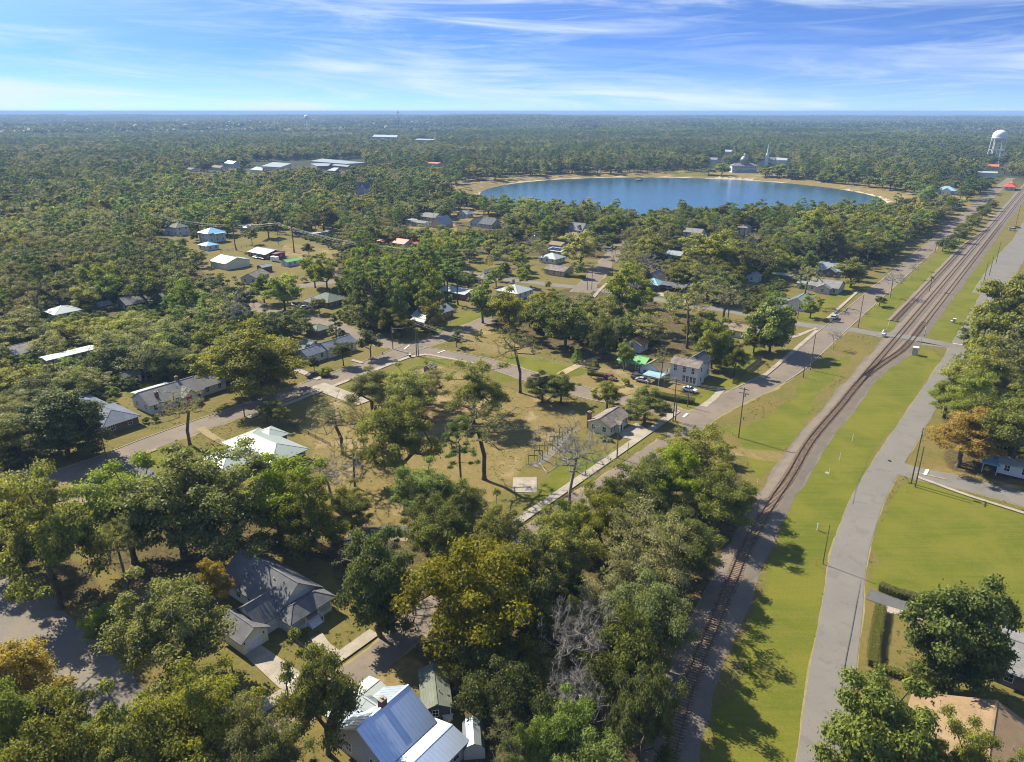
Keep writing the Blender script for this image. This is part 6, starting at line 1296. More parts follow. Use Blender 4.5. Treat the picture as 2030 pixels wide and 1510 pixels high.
# ------------------------------------------------------------------ small things
def post(px_, py_, h, r, mat, label, name='marker_post', cat='post', cap=None):
    x, y = W(px_, py_); root = empty(name, (x, y, 0), label=label, cat=cat); mb = MB(); mb.cyl(0, 0, 0, h, r, n=6); mb.build('post', M[mat], root); mb = MB(); mb.cyl(0, 0, h+.003, h+.12, r*1.4, r*.6, 6); mb.build('cap', M[cap or mat], root); return root
post(1689, 876, 2.2, .07, 'white', 'white marker post on the lawn beside the rails, farthest of the three'); post(1664, 913, 2.0, .07, 'white', 'white marker post on the lawn beside the rails, middle of the three'); post(1643, 940, 1.4, .06, 'white', 'white marker post beside the manhole near the rails')
post(1501, 961, 1.5, .06, 'white', 'white-topped sign post on the left ballast edge'); post(1620, 1051, 1.5, .13, 'white', 'stubby white vent post on the lawn between rails and right road', cap='steel'); post(1869, 815, 2.2, .08, 'white', 'white post on the far side of the right road')
post(1451, 861, .9, .10, 'paint_y', 'small pale utility post near the tall power pole', name='utility_post', cap='white'); post(1452, 884, 1.6, .05, 'paint_y', 'yellow guy guard on the lawn below the tall power pole'); post(1797, 976, 1.8, .06, 'paint_y', 'yellow guy guard at the foot of the pole pair')
post(1617, 1121, 1.6, .05, 'paint_y', 'yellow guy guard beside the slim roadside pole'); post(1474, 832, .8, .12, 'bark', 'brown stub post near the street kerb')
def hydrant(px_, py_, label):
    x, y = W(px_, py_); root = empty('fire_hydrant', (x, y, 0), label=label, cat='hydrant'); mb = MB(); mb.lathe(0, 0, [(0, .18), (.08, .18), (.1, .12), (.55, .12), (.6, .17), (.68, .15), (.78, .03)], 10); mb.build('barrel', M['hyd'], root); mb = MB(); mb.tube([(-.24, 0, .42), (.24, 0, .42)], .07, 6); mb.build('nozzle', M['hyd'], root)
M['hyd'] = mat_plain('hydrant_paint', (.40, .06, .03), .5)
hydrant(1210, 913, 'red fire hydrant on the verge beside the long sidewalk'); hydrant(758, 702, 'fire hydrant on the kerb grass left of the T junction')
def sigbox(px_, py_, label, s, name='signal_cabinet', mat='steel', az_=37):
    x, y = W(px_, py_); root = empty(name, (x, y, 0), math.pi/2-R(az_), label=label, cat='cabinet'); mb = MB(); mb.box(-s[0]/2, -s[1]/2, .1, s[0]/2, s[1]/2, s[2]); mb.build('box', M[mat], root); mb = MB(); mb.box(-s[0]/2-.1, -s[1]/2-.1, s[2]+.003, s[0]/2+.1, s[1]/2+.1, s[2]+.12); mb.build('lid', M['white'], root); mb = MB(); mb.box(-s[0]/2-.1, -s[1]/2-.1, 0, s[0]/2+.1, s[1]/2+.1, .097); mb.build('base', M['concrete'], root); mb = MB(); mb.box(-s[0]/2-.03, -s[1]*.3, .3, -s[0]/2-.003, s[1]*.3, s[2]-.2); mb.build('door', M[mat], root)
sigbox(1813, 703, 'tall grey railway signal cabinet on the lawn point by the grade crossing', (1.8, 1.6, 2.7)); sigbox(1891, 640, 'white-topped green utility box on the lawn past the grade crossing', (1.0, .9, 1.7), 'utility_box'); sigbox(1886, 639, 'small white utility box beside the green one', (.7, .5, .6), 'utility_box', 'white')
sigbox(1750, 668, 'white relay box at the left side of the grade crossing', (1.0, .8, 1.3), 'utility_box', 'white'); sigbox(813, 708, 'small green utility box at the junction pole', (.6, .5, 1.0), 'utility_box', 'w_dark')
sigbox(888, 1428, 'white air conditioning unit beside the slate shed', (1.0, .9, .9), 'air_conditioner', 'white'); sigbox(1636, 1505, 'grey mailbox stand at the bottom edge of the right road', (.5, .4, 1.2), 'mailbox', 'steel')
def xsignal(px_, py_, label, flip):
    x, y = W(px_, py_); root = empty('crossing_signal', (x, y, 0), math.pi/2-R(127 if flip else -53), label=label, cat='railway signal'); mb = MB(); mb.cyl(0, 0, 0, 4.2, .09, n=8); mb.build('mast', M['steel'], root)
    for s_ in (-1, 1): mb = MB(); mb.bar((-.04, -.6*s_, 3.3), (-.04, .6*s_, 4.1), .04, .2); mb.build('crossbuck_blade', M['white'], root); mb = MB(); mb.tube([(-.12, .45*s_, 2.5), (-.02, .45*s_, 2.5)], .24, 12); l = mb.build('signal_light', M['black'], root); mb = MB(); mb.tube([(-.14, .45*s_, 2.5), (-.121, .45*s_, 2.5)], .13, 10); mb.build('lens', M['lens'], l)
    mb = MB(); mb.bar((0, -.5, 2.5), (0, .5, 2.5), .06); mb.build('crossarm', M['steel'], root); mb = MB(); mb.bar((0, .2, 1.1), (.3, .5, 8.2 if False else 6.6), .08); mb.build('gate_arm', M['gate'], root); mb = MB(); mb.box(-.25, -.2, .7, .25, .35, 1.4); mb.build('gate_motor', M['steel'], root)
M['lens'] = mat_plain('red_lens', (.25, .01, .01), .2); M['gate'] = mat_plain('gate_arm_paint', (.65, .55, .5), .6)
xsignal(1755, 668, 'crossing signal with raised gate on the left side of the rails', True); xsignal(1832, 669, 'crossing signal with raised gate on the right side of the rails', False)
def logp(a, b_, label):
    p, q = W(*a), W(*b_); root = empty('wheel_stop', (*p, 0), label=label, cat='wheel stop'); mb = MB(); mb.bar((0, 0, .12), (q[0]-p[0], q[1]-p[1], .12), .25, .22); mb.build('block', M['concrete'], root)
logp((70, 1318), (92, 1307), 'upper of two pale wheel stops on the gravel lot'); logp((81, 1331), (104, 1318), 'lower of two pale wheel stops on the gravel lot')
x, y = W(612, 930); sw = empty('swing_set', (x, y, 0), .6, label='tipped wooden swing frame on the yard right of the white metal roof', cat='swing set')
for s_ in (-1.4, 1.4):
    for q in (-.9, .9): mb = MB(); mb.bar((s_, q, 0), (s_, 0, 2.1), .12); mb.build('leg', M['w_wood'], sw)
mb = MB(); mb.bar((-1.7, 0, 2.12), (1.7, 0, 2.12), .13); mb.build('beam', M['w_wood'], sw); mb = MB(); mb.add([(-1.4, -.9, .1), (-.2, -1.6, .1), (-.2, -.4, 1.6), (-1.4, 0, 2.0)], [(0, 1, 2, 3)]); mb.build('slide', M['w_dark'], sw)
for q in (-.5, .5): mb = MB(); mb.tube([(q-.2, 0, 2.05), (q-.2, 0, .6)], .02, 4); mb.tube([(q+.2, 0, 2.05), (q+.2, 0, .6)], .02, 4); mb.box(q-.24, -.12, .55, q+.24, .12, .6); mb.build('swing', M['black'], sw)
for a, b_, r_, lab in ((1640, 937, .55, 'round manhole cover on the lawn beside the rails'), (1763, 914, .35, 'dark drain cover on the right road')):
    x, y = W(a, b_); root = empty('manhole_cover', (x, y, .17 if r_ < .5 else .0), label=lab, cat='manhole cover'); mb = MB(); mb.cyl(0, 0, 0, .05, r_, n=16); mb.build('ring', M['concrete' if r_ > .5 else 'black'], root); mb = MB(); mb.cyl(0, 0, .05, .07, r_*.75, n=16); mb.build('lid', M['steel' if r_ > .5 else 'black'], root)
# palms by the far street
def palm(px_, py_, h, label):
    x, y = W(px_, py_); root = empty('palm_tree', (x, y, 0), px_, label=label, cat='palm tree'); mb = MB(); mb.tube([(0, 0, 0), (.1, 0, h*.5), (.05, .05, h)], [.2, .15, .16], 7); mb.build('trunk', M['bark_p'], root); V = []; F = []; T = []; rg_ = np.random.default_rng(int(px_))
    for k in range(34):
        a = rg_.random()*6.28; e = rg_.uniform(-.5, 1.1); pts = []; ln = rg_.uniform(1.2, 1.7)
        for s_ in range(5): q = s_/4*ln; pts.append(np.array((math.cos(a)*q*math.cos(e*.8), math.sin(a)*q*math.cos(e*.8), h+q*math.sin(e)-.45*q*q)))
        side = np.array((-math.sin(a), math.cos(a), 0))
        for s_ in range(4):
            w0, w1 = .22*math.sin(.4+s_*.65), .22*math.sin(.4+(s_+1)*.65); o = len(V); V += [pts[s_]-side*w0, pts[s_]+side*w0, pts[s_+1]+side*w1, pts[s_+1]-side*w1]; F.append((o, o+1, o+2, o+3)); T += [.5]*4
    link('crown', quick_mesh('crown', np.array(V), np.array(F), LM['bright'], [('tint', 'FLOAT', np.array(T))]), root)
palm(1842, 578, 7.0, 'lone palm on the lawn beside the rails'); palm(1213, 503, 5, 'left of two short palms by the far street'); palm(1219, 505, 5, 'right of two short palms by the far street'); palm(1898-45, 500, 6, 'small palm by the far parallel street')
# double row of small round trees between the far street and the tracks
k = 0
for i in range(13):
    for q in (-9.5, -13.5):
        d = 262+i*22+(6 if q < -10 else 0); p = np.array(W(1705, 757))+AX*d+BX*(q-(-0))
        if i > 9 and q > -12 and False: continue
        x, y = float(p[0]), float(p[1]); c, t_, r0, h0 = TM('round', k % 2, 1); o = empty('street_tree', (x, y, 0), k*1.7, label='round tree in the double row between the far street and the tracks', cat='street tree', group='double row of round trees along the far tracks'); s = 1.05+.25*math.sin(k*2.1); o.scale = (s*1.15, s*1.15, s); link('crown', c, o); link('trunk', t_, o); k += 1
GUARD += [(1880, 375, 2030, 560, 565)]
# ------------------------------------------------------------------ scattered trees
FOOT = globals().get("FOOT", [])
add_hand()
WOODS = [ # outline of canopy (projected at 8 m), spacing, mix, height range
 (P(-300,385, 330,385, 345,420, 330,500, 400,545, 480,570, 520,615, 545,650, 470,665, 330,640, 230,600, 60,640, -300,640, z=8), 9.6, {'oak':5,'dark':3,'bright':2.5,'grey':3,'semi':2,'pine':2}, (8, 16)),
 (P(-300,640, 60,640, 240,600, 340,640, 480,665, 440,720, 400,735, 240,725, 60,800, 40,900, -300,960, z=8), 9.0, {'oak':5,'grey':4,'dark':2.5,'bright':1,'semi':3,'gold':.6}, (7, 13)),
 (P(670,500, 760,480, 850,450, 900,480, 910,560, 870,615, 690,610, 660,570, z=10), 6.8, {'bright':4,'pine':4,'oak':2,'dark':2}, (14, 20)),
 (P(960,600, 1060,560, 1180,575, 1250,600, 1310,625, 1280,680, 1200,690, 1060,660, 980,630, z=8), 7.2, {'oak':4,'dark':4,'bright':2,'grey':2}, (10, 15)),
 (P(1080,1080, 1180,1000, 1290,930, 1370,960, 1420,1010, 1380,1090, 1330,1200, 1290,1330, 1240,1509, 1020,1509, 960,1330, 830,1180, 850,1080, 970,1040, z=8), 5.6, {'oak':4,'dark':5,'bright':1,'grey':2}, (8, 11)),
 (P(1890,720, 1975,540, 2040,500, 2300,500, 2300,960, 2050,870, 1920,800, z=8), 7.4, {'oak':4,'dark':4,'bright':2,'grey':2}, (9, 13)),
 (P(-300,1290, 40,1330, 90,1400, 250,1450, 440,1380, 560,1460, 560,1600, -300,1700, z=6), 7.5, {'oak':4,'grey':3,'bright':2,'gold':1}, (8, 11)),
 (P(-300,960, 0,960, 60,1040, 30,1150, -300,1150, z=6), 7, {'oak':4,'dark':3}, (9, 12)),
 (P(490,1080, 640,1060, 800,1080, 800,1160, 700,1150, 600,1130, z=6), 9, {'oak':3,'semi':2}, (7, 10)),
 (P(830,430, 1300,400, 1330,430, 1290,460, 1000,450, 840,470, z=8), 12, {'oak':4,'bright':3,'grey':2,'pine':4}, (9, 15)),
 (P(1300,420, 1560,400, 1750,400, 1890,410, 1860,455, 1740,500, 1560,500, 1330,490, z=8), 9.0, {'oak':5,'bright':2,'dark':2,'gold':.7,'grey':2,'pine':1.5}, (10, 15)),
 (P(1200,460, 1330,440, 1560,500, 1560,560, 1420,570, 1330,560, 1210,530, z=8), 9.5, {'oak':4,'grey':3,'dark':2,'bare':1}, (9, 14)),
 (P(400,700, 440,660, 560,660, 600,690, 590,720, 400,740, z=5), 10, {'oak':3,'dark':3}, (7, 10)),
 (P(340,400, 660,385, 900,385, 900,450, 700,500, 560,470, 330,440, z=8), 10.5, {'oak':4,'bright':3,'grey':3,'pine':3}, (9, 15)),
]
OPEN = [P(640,790, 700,750, 860,706, 980,735, 1100,775, 1300,825, 1345,830, 1150,975, 1060,1010, 960,1010, 870,960, 820,1060, 700,1045, 640,960, 600,900),
        P(830,680, 900,650, 1000,640, 1180,690, 1150,740, 1080,760, 990,730), P(1300,1570, 1469,1100, 1500,1010, 1400,850, 1400,800, 1560,700, 1700,560, 1900,410, 1975,365, 2030,352, 2300,420, 1900,690, 1830,800, 1700,1040, 1700,1170, 1600,1570),
        P(1715,1170, 1740,1050, 1785,962, 1830,950, 2300,1060, 2300,1700, 1600,1600), P(430,1090, 700,1080, 730,1300, 950,1300, 940,1560, 620,1560, 480,1380, 430,1290),
        P(-100,1140, 160,1140, 300,1370, 200,1450, 60,1380, -100,1280), P(90,980, 240,915, 400,850, 560,790, 640,770, 600,860, 640,900, 610,960, 400,960, 200,1100, 130,1000),
        P(240,860, 255,780, 430,740, 440,800, 330,850), P(1110,740, 1380,770, 1420,690, 1240,690), P(560,720, 590,670, 720,650, 790,690, 720,730, 600,770),
        P(1440,660, 1530,690, 1470,760, 1400,800, 1380,770), SCHOOL_FIELD, P(1380,345, 1580,345, 1560,330, 1420,325), P(500,345, 500,320, 720,315, 745,345, 690,352, 560,352),
        P(380,500, 440,470, 560,460, 640,485, 660,520, 600,545, 500,560, 420,530), P(1140,580, 1190,500, 1235,500, 1250,590), P(800,636, 850,600, 960,600, 985,636, 880,670)]
GUARD += [(985,930,1330,1012,1012), (1160,800,1290,860,862), (560,790,640,800,800), (230,880,460,945,945), (640,700,860,770,770), (1000,700,1180,780,780),
          (1150,515,1215,580,585), (960,540,1150,572,575), (1040,850,1130,930,930), (1255,700,1400,780,780), (800,650,1000,700,700), (560,650,740,740,742), (505,600,560,625,626),
          (930,348,1700,380,402), (1240,400,1330,412,412), (520,472,700,500,500), (590,560,680,575,576), (1380,610,1580,665,668), (400,480,640,540,545), (1540,575,1610,620,622), (1855,815,1965,920,930), (700,930,830,1055,1058), (60,1200,272,1375,1425), (1060,1010,1150,960,1000), (700,985,830,1055,1058)]
MARKS += [('round lake', 171, 545), ('T junction', -36, 242), ('grade crossing', 143, 262), ('cream cottage', 28, 172), ('long white house', -62, 232), ('red-door white house', -95, 192), ('white metal roof', -60, 160),
          ('huge live oak', -85, 215), ('white barn', -155, 392), ('maroon building', -143, 418), ('blue-roofed tall house', -195, 465), ('two-storey white house', 57, 210), ('dark-roofed hidden bungalow', -205, 285),
          ('white hip-roofed house', 22, 375), ('dormered white house', 40, 445), ('red metal roof', -75, 405), ('tan-roofed house', 92, 270), ('white gabled cottage', 118, 305), ('railway wood', 18, 105),
          ('gravel lot', -65, 92), ('right-edge mobile home', 118, 152), ('white-roofed brick house', -28, 285), ('little striped shed', -120, 205), ('green roof', 38, 222), ('far left edge', -230, 300), ('twin-gabled blue house', -130, 590), ('silver-blue A-frame', -60, 460), ('teal pavilion', 420, 700), ('red-roofed depot', 500, 760), ('left lake shore', -60, 720), ('long mobile home', -165, 480), ('far school field', -330, 820), ('left end of the wires', -260, 470), ('solar-panelled house', 35, 400), ('brown shed', -140, 350), ('pale trailer', -185, 255), ('left woods', -170, 240),
          ('far bungalow row', 140, 330), ('school buildings', -330, 1150), ('right edge wood', 165, 215), ('far street', 250, 440)]
def zone_of(x, y):
    for i, (poly, sp, mix, hr) in enumerate(WOODS):
        if in_poly(np.array(x), np.array(y), WP[i]): return i
    return -1
WP = [np.array(w_[0]) for w_ in WOODS]; OP = [np.array(o_) for o_ in OPEN]
def ok_ground(X, Y, m=3.0):
    ok = np.ones(X.shape, bool)
    for nm, pts, w_, mt in ROADS:
        if nm in ('road', 'street', 'driveway'): ok &= seg_dist(X, Y, pts) > w_/2+m*.8
    for pts in (RAIL, RAIL2, RAIL3): ok &= seg_dist(X, Y, pts) > 9
    for cx_, cy_, hx, hy, a in FOOT:
        dx = X-cx_; dy = Y-cy_; u = dx*math.cos(a)+dy*math.sin(a); v_ = -dx*math.sin(a)+dy*math.cos(a); ok &= ~((abs(u) < hx+m*.7) & (abs(v_) < hy+m*.7))
    return ok
cand = []
rg = np.random.default_rng(21)
# candidates out to 1000 m
n = 60000; rr = 60+np.sqrt(rg.random(n))*960; aa = (rg.random(n)-.5)*2*R(44); X = rr*np.sin(aa); Y = rr*np.cos(aa)
ok = ok_ground(X, Y)
zi = np.full(n, -1)
for i, p in enumerate(WP): zi[(zi < 0) & in_poly(X, Y, p)] = i
for i, p in enumerate(OP): ok &= ~in_poly(X, Y, p)
dl = np.hypot(X-LAKE_C[0], Y-LAKE_C[1])-LAKE_R
ok &= dl > 13 + 20*((Y > 800) | (X > 270) | (X < 10))
farwood = (Y > 470) & (dl > 75) & (X < 40+0*Y) ; farwood |= (Y > 900)
rightfar = (X > 0.36*Y+150) & (Y > 420)
spc = np.where(zi >= 0, np.array([w_[1] for w_ in WOODS]+[0])[zi], 11.5)
spc = np.where((zi < 0) & farwood, 9.5, spc); spc = np.where((zi < 0) & (Y > 420) & ~farwood, 13.0, spc)
spc = np.where((dl < 75) & (zi < 0), 17.0 - 3*(X > 250), spc)
cell = {}
def near_ok(x, y, s):
    i, j = int(x//12), int(y//12)
    for a in (-1, 0, 1):
        for b_ in (-1, 0, 1):
            for (px_, py_, pr) in cell.get((i+a, j+b_), ()):
                if (px_-x)**2+(py_-y)**2 < max(s, pr)**2: return False
    return True
for x, y, r in placed: cell.setdefault((int(x//12), int(y//12)), []).append((x, y, r+1.5))
MIX_TOWN = {'oak': 4, 'bright': 3, 'dark': 2, 'grey': 2, 'semi': 1.2, 'round': 3, 'shrub': 2, 'pine': 1.2, 'magnolia': .8, 'bare': 1}
MIX_FAR = {'oak': 5, 'dark': 2, 'bright': 3, 'grey': 4, 'pine': 4, 'semi': 1.5}
MIX_SHORE = {'pine': 6, 'oak': 3, 'dark': 1, 'bright': 2}
pick = random.Random(5)
for k in range(n):
    if not ok[k]: continue
    x, y, s = X[k], Y[k], spc[k]
    if not near_ok(x, y, s*(.78 if zi[k] >= 0 else .9)): continue
    z = zi[k]; mix, hr = (WOODS[z][2], WOODS[z][3]) if z >= 0 else ((MIX_TOWN, (6, 12)) if y < 470 and abs(x) < 400 and dl[k] > 75 else (MIX_FAR, (10, 16)))
    if dl[k] < 75 and z < 0: mix, hr = MIX_SHORE, (9, 16)
    kind = pick.choices(list(mix), list(mix.values()))[0]
    h = pick.uniform(*hr); r = (s*.64+pick.uniform(0, 1.8)) if z >= 0 or y > 470 else h*pick.uniform(.42, .58)
    if kind == 'pine': h = h*1.35; r = h*.20
    if kind == 'shrub': h = pick.uniform(1.8, 3.2); r = h*.7
    if kind == 'round': h = pick.uniform(4.5, 7); r = h*.42
    bx_, by_, sc_ = PX(x, y, 0); _, ty_, s2 = PX(x, y, h); hw = r*s2*.9; bad = False
    if not (-260 < bx_ < 2290): 
        if y > 200: continue
    for gx0, gy0, gx1, gy1, gb in GUARD:
        if by_ > gb-1 and bx_+hw > gx0 and bx_-hw < gx1 and ty_ < gy1 and by_ > gy0+4: bad = True; break
    if bad: continue
    cell.setdefault((int(x//12), int(y//12)), []).append((x, y, s*(.78 if z >= 0 else .9))); cand.append((kind, x, y, r, h, hw*(by_-ty_), z))
cand.sort(key=lambda c: -c[5])
hist = {}; cnt = {k: 0 for k in KNAME}
for h_ in HAND: cnt[h_[0]] += 1
stuff = []; used = {}
CO = {'oak': 'olive-green', 'dark': 'dark green', 'bright': 'bright green', 'gold': 'yellow-brown', 'grey': 'grey-green', 'pine': 'long-trunked', 'magnolia': 'glossy dark', 'semi': 'thinly leaved', 'bare': 'leafless', 'shrub': 'low rounded', 'cedar': 'conical', 'round': 'small round-headed'}
indiv = []
for c in cand:
    kind, x, y, r, h, a, z = c; bx_, by_, s_ = PX(x, y, 0)
    cap = {'oak': 210, 'dark': 150, 'bright': 150, 'grey': 150, 'pine': 150}.get(kind, 150)
    if cnt[kind] < cap and a > 150 and -60 < bx_ < 2090: cnt[kind] += 1; indiv.append(c)
    else: stuff.append(c)
groups = {}
for c in indiv:
    kind, x, y, r, h, a, z = c; cat = KNAME[kind][1]
    ms = sorted(MARKS, key=lambda m_: (m_[1]-x)**2+(m_[2]-y)**2)[:1][0]; dx, dy = x-ms[1], y-ms[2]
    sx = PX(x, y, 0)[0]-PX(ms[1], ms[2], 0)[0]
    rel = ('behind' if dy > 0 else 'in front of') if abs(dy) > abs(dx) else ('right of' if dx > 0 else 'left of')
    size = 'tall' if h > (17 if kind == 'pine' else 12) else ('low' if h < 8.5 else 'mid-sized')
    lab = f"{size} {CO[kind]} {cat} {rel} the {ms[0]}"
    groups.setdefault(lab, []).append(c)
for lab, cs in groups.items():
    near = sorted(cs, key=lambda c: c[2])
    for q, c in enumerate(near):
        kind, x, y, r, h, a, z = c; l2 = lab; g = None
        if len(cs) == 2: l2 = lab + (', nearer one' if q == 0 else ', farther one')
        elif len(cs) == 3: l2 = lab + (', nearest one', ', middle one', ', farthest one')[q]
        elif len(cs) > 3: g = lab.replace(KNAME[kind][1], KNAME[kind][1]+'s')
        zt = float(terrain_z(np.array(x), np.array(y))); o = plant(kind, x, y, r, h, l2, g, rg=pick, z=zt)
print('individual trees', len(indiv), 'scattered', len(stuff), cnt)
# ------------------------------------------------------------------ the rest of the woodland: one object, instanced
VL = [('oak', 0), ('oak', 1), ('dark', 0), ('bright', 0), ('bright', 1), ('grey', 0), ('grey', 1), ('pine', 0), ('pine', 1), ('semi', 0), ('gold', 0)]
def inst_collection(name, lod, lst):
    c = bpy.data.collections.new(name)
    for i, (kd, v_) in enumerate(lst):
        cr, tr, r0, h0 = TM(kd, v_, lod); o = bpy.data.objects.new('tree_model_%02d' % i, cr); c.objects.link(o)
    return c
def scatter_object(name, coll, P3, S3, ROT, IDX, label):
    me = bpy.data.meshes.new(name); me.vertices.add(len(P3)); me.vertices.foreach_set('co', P3.astype(np.float32).ravel())
    for nm, ty, arr in (('scl', 'FLOAT_VECTOR', S3), ('rot', 'FLOAT', ROT), ('vi', 'INT', IDX)):
        a = me.attributes.new(nm, ty, 'POINT'); a.data.foreach_set('vector' if ty == 'FLOAT_VECTOR' else 'value', np.ascontiguousarray(arr).ravel())
    o = link(name, me, label=label, kind='stuff')
    g = bpy.data.node_groups.new(name+'_scatter', 'GeometryNodeTree')
    g.interface.new_socket('Geometry', in_out='INPUT', socket_type='NodeSocketGeometry'); g.interface.new_socket('Geometry', in_out='OUTPUT', socket_type='NodeSocketGeometry')
    A = g.nodes.new; gi = A('NodeGroupInput'); go = A('NodeGroupOutput'); ip = A('GeometryNodeInstanceOnPoints'); ci = A('GeometryNodeCollectionInfo')
    ci.inputs['Collection'].default_value = coll; ci.inputs['Separate Children'].default_value = True; ci.inputs['Reset Children'].default_value = True
    def na(n_, ty):
        q = A('GeometryNodeInputNamedAttribute'); q.data_type = ty; q.inputs['Name'].default_value = n_; return q.outputs['Attribute']
    cx3 = A('ShaderNodeCombineXYZ'); K = g.links.new
    K(na('rot', 'FLOAT'), cx3.inputs[2]); K(gi.outputs[0], ip.inputs['Points']); K(ci.outputs[0], ip.inputs['Instance']); ip.inputs['Pick Instance'].default_value = True
    K(na('vi', 'INT'), ip.inputs['Instance Index']); K(cx3.outputs[0], ip.inputs['Rotation']); K(na('scl', 'FLOAT_VECTOR'), ip.inputs['Scale']); K(ip.outputs[0], go.inputs[0])
    md = o.modifiers.new('scatter', 'NODES'); md.node_group = g; return o
coll = inst_collection('woodland_models', 2, VL); coll1 = inst_collection('woodland_models_near', 1, VL)
def idx_for(kind):
    o = [i for i, (k_, v_) in enumerate(VL) if k_ == kind] or [0]; return pick.choice(o)
def emit(lst, name, coll_, lod, label):
    P3, S3, RT, IX = [], [], [], []
    for kind, x, y, r, h in lst:
        i = idx_for(kind if kind in dict(VL) else 'oak'); _, _, r0, h0 = TM(*VL[i], lod)
        P3.append((x, y, float(terrain_z(np.array(x), np.array(y))))); s = r/r0; S3.append((s, s, h/h0)); RT.append(pick.random()*6.28); IX.append(i)
    return scatter_object(name, coll_, np.array(P3), np.array(S3, np.float32), np.array(RT, np.float32), np.array(IX, np.int32), label)
mid = [c[:5] for c in stuff if math.hypot(c[1], c[2]) < 520]; far = [c[:5] for c in stuff if math.hypot(c[1], c[2]) >= 520]
if mid: emit(mid, 'woodland', coll1, 1, 'trees filling the woods and yards of the town')
# undergrowth below the woods
n = 26000; rr = 60+np.sqrt(rg.random(n))*440; aa = (rg.random(n)-.5)*2*R(43); X = rr*np.sin(aa); Y = rr*np.cos(aa); ok = ok_ground(X, Y, .5); inz = np.zeros(n, bool)
for p in WP: inz |= in_poly(X, Y, p)
for p in OP: ok &= ~in_poly(X, Y, p)
ok &= inz; ok &= (vnoise(X, Y, 9, 44) > .30); X, Y = X[ok], Y[ok]
uc = bpy.data.collections.new('undergrowth_models')
for i, v_ in enumerate((0, 1)): uc.objects.link(bpy.data.objects.new('bush_model_%02d' % i, TM('shrub', v_, 1)[0]))
s = (.45+.75*rg.random(len(X)))
if len(X): scatter_object('undergrowth', uc, np.stack([X, Y, X*0], 1), np.stack([s*1.1, s*1.1, s], 1).astype(np.float32), (rg.random(len(X))*6.28).astype(np.float32), rg.integers(0, 2, len(X)).astype(np.int32), 'low bushes and saplings under the trees')
# weeds and grass tufts that roughen lawns and lots
n = 90000; rr = 66+rg.random(n)**.7*230; aa = (rg.random(n)-.5)*2*R(42); X = rr*np.sin(aa); Y = rr*np.cos(aa); ok = vnoise(X, Y, 6, 71)+.6*vnoise(X, Y, 2, 72) > .92
for nm, pts, w_, mt in ROADS: ok &= seg_dist(X, Y, pts) > w_/2+.15
for pts in (RAIL, RAIL2, RAIL3): ok &= seg_dist(X, Y, pts) > 3.6+.8*rg.random(n)
for cx_, cy_, hx, hy, a in FOOT:
    dx = X-cx_; dy = Y-cy_; u = dx*math.cos(a)+dy*math.sin(a); v_ = -dx*math.sin(a)+dy*math.cos(a); ok &= ~((abs(u) < hx+.3) & (abs(v_) < hy+.3))
for q in (P(486,1301, 517,1279, 622,1352, 570,1380), P(1225,858, 1262,838, 1282,850, 1262,872, 1235,868), P(1017,947, 1064,946, 1064,977, 1016,976), [tuple(z_) for z_ in lot]): ok &= ~in_poly(X, Y, q)
inl = np.zeros(len(X), bool)
for q in GREEN: inl |= in_poly(X, Y, q)
ok &= ~inl; X, Y = X[ok], Y[ok]; tcol = bpy.data.collections.new('tuft_models')
for i, lm_ in enumerate(('grey', 'bright', 'gold')):
    g_ = np.random.default_rng(i); V, F, T = leaves(g_, np.array([[0, 0, .05], [.12, .05, .04]]), np.array([.16, .12]), 9, .075, .6, .3, .2, .35); V[:, 2] = np.maximum(V[:, 2], .01)
    tcol.objects.link(bpy.data.objects.new('tuft_model_%02d' % i, quick_mesh('tuft', V, F, LM[lm_], [('tint', 'FLOAT', T*.7)])))
s = (.5+1.1*rg.random(len(X))**2); scatter_object('grass_tufts', tcol, np.stack([X, Y, X*0], 1), np.stack([s, s, s*.8], 1).astype(np.float32), (rg.random(len(X))*6.28).astype(np.float32), rg.integers(0, 3, len(X)).astype(np.int32), 'tufts of grass and weeds over lawns and bare lots')
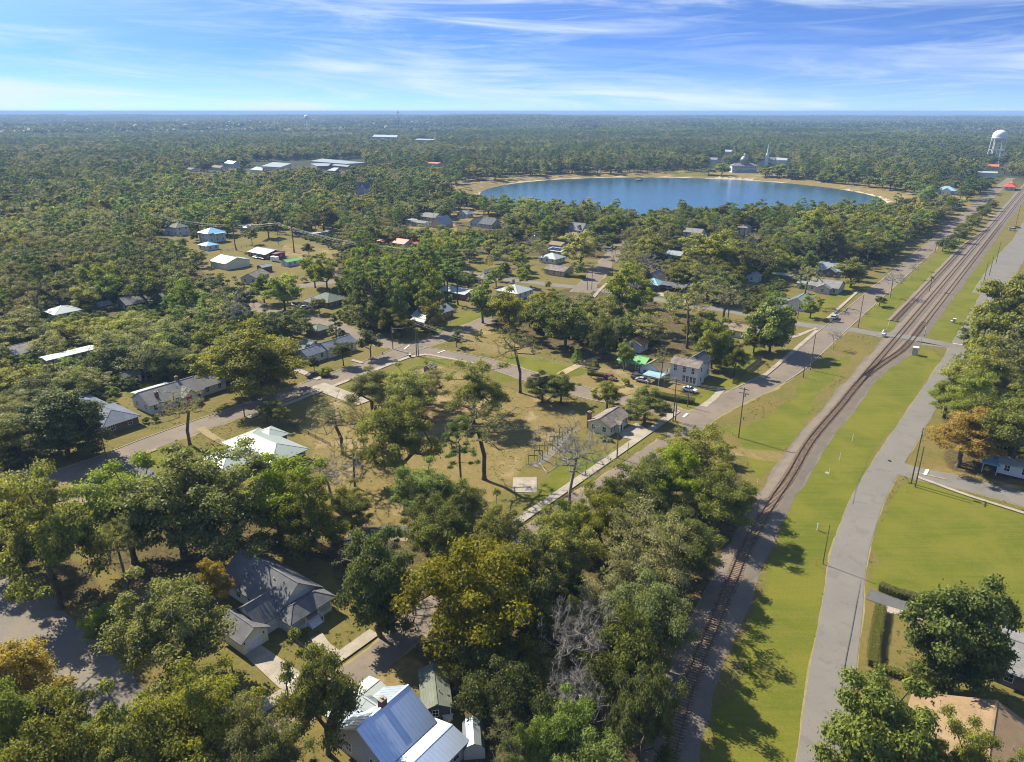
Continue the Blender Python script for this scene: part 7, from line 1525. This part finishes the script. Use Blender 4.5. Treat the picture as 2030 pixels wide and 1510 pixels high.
# far forest 900 m - 3.4 km
n = 46000; rr = np.sqrt(rg.random(n)*(3300**2-960**2)+960**2); aa = (rg.random(n)-.5)*2*R(43); X = rr*np.sin(aa); Y = rr*np.cos(aa)
dl = np.hypot(X-LAKE_C[0], Y-LAKE_C[1])-LAKE_R; ok = dl > 40
clear = (vnoise(X, Y, 300, 21) > .80) & (rr > 1200); ok &= ~clear; ok &= ok_ground(X, Y, 5)
for p in OP: ok &= ~in_poly(X, Y, p)
dens = np.clip(1.25-(rr-960)/5000, .3, 1); ok &= rg.random(n) < dens
X, Y, rr = X[ok], Y[ok], rr[ok]; stand = vnoise(X, Y, 160, 8)
for x, y, q, st in zip(X, Y, rr, stand):
    px_, py_, s_ = PX(x, y, 0); h = pick.uniform(11, 17); hw = 5*s_; ty_ = PX(x, y, h)[1]
    if any(py_ > gb-1 and px_+hw > a and px_-hw < c_ and ty_ < b2 for a, b1, c_, b2, gb in GUARD if gb < 402): continue
    kind = pick.choices(['pine', 'oak', 'grey', 'bright', 'dark', 'semi'], [5 if st > .5 else 1.2, 3, 3.5 if st < .5 else 1.5, 1.5, 2.5, 1.5 if st < .4 else .4])[0]
    r = pick.uniform(5, 7.5)*(1+(q-960)/2600)
    if kind == 'pine': r *= .62; h *= 1.25
    far.append((kind, x, y, r, h))
emit(far, 'forest', coll, 2, 'wooded plain running from the lake out to the horizon')
# horizon forest: patches of canopy 3.2 - 9 km
def patch(seed):
    g = np.random.default_rng(seed); m_ = 420; c = np.stack([(g.random(m_)-.5)*260, (g.random(m_)-.5)*260, 6+8*g.random(m_)], 1)
    V, F, T = leaves(g, c, np.full(m_, 7.0), 5, 6.5, .7, .6, .6, .7); return quick_mesh('canopy_patch', V, F, LM['haze'], [('tint', 'FLOAT', T)])
pc = bpy.data.collections.new('canopy_patches')
for i in range(3): pc.objects.link(bpy.data.objects.new('canopy_%02d' % i, patch(i)))
n = 2600; rr = np.sqrt(rg.random(n)*(9500**2-3100**2)+3100**2); aa = (rg.random(n)-.5)*2*R(42); X = rr*np.sin(aa); Y = rr*np.cos(aa); k = ~((vnoise(X, Y, 500, 31) > .78)); X, Y = X[k], Y[k]
s = .8+.7*rg.random(len(X)); scatter_object('horizon_forest', pc, np.stack([X, Y, terrain_z(X, Y)], 1), np.stack([s, s, .7+.9*rg.random(len(X))], 1).astype(np.float32), (rg.random(len(X))*6.28).astype(np.float32), rg.integers(0, 3, len(X)).astype(np.int32), 'distant forest fading blue towards the horizon')
# ------------------------------------------------------------------ haze
mb = MB(); mb.box(-46000, -4500, -45, 46000, 46000, CAMH+4); hz = mb.build('haze', None, kind='stuff', label='thin blue-white air haze over the plain')
m = bpy.data.materials.new('haze_air'); m.use_nodes = True; t = m.node_tree; t.nodes.clear(); o_ = t.nodes.new('ShaderNodeOutputMaterial'); pv = t.nodes.new('ShaderNodeVolumePrincipled')
pv.inputs['Color'].default_value = (.38, .60, .93, 1); pv.inputs['Density'].default_value = 1.3e-4; pv.inputs['Anisotropy'].default_value = .0
t.links.new(pv.outputs[0], o_.inputs['Volume']); hz.data.materials.append(m)
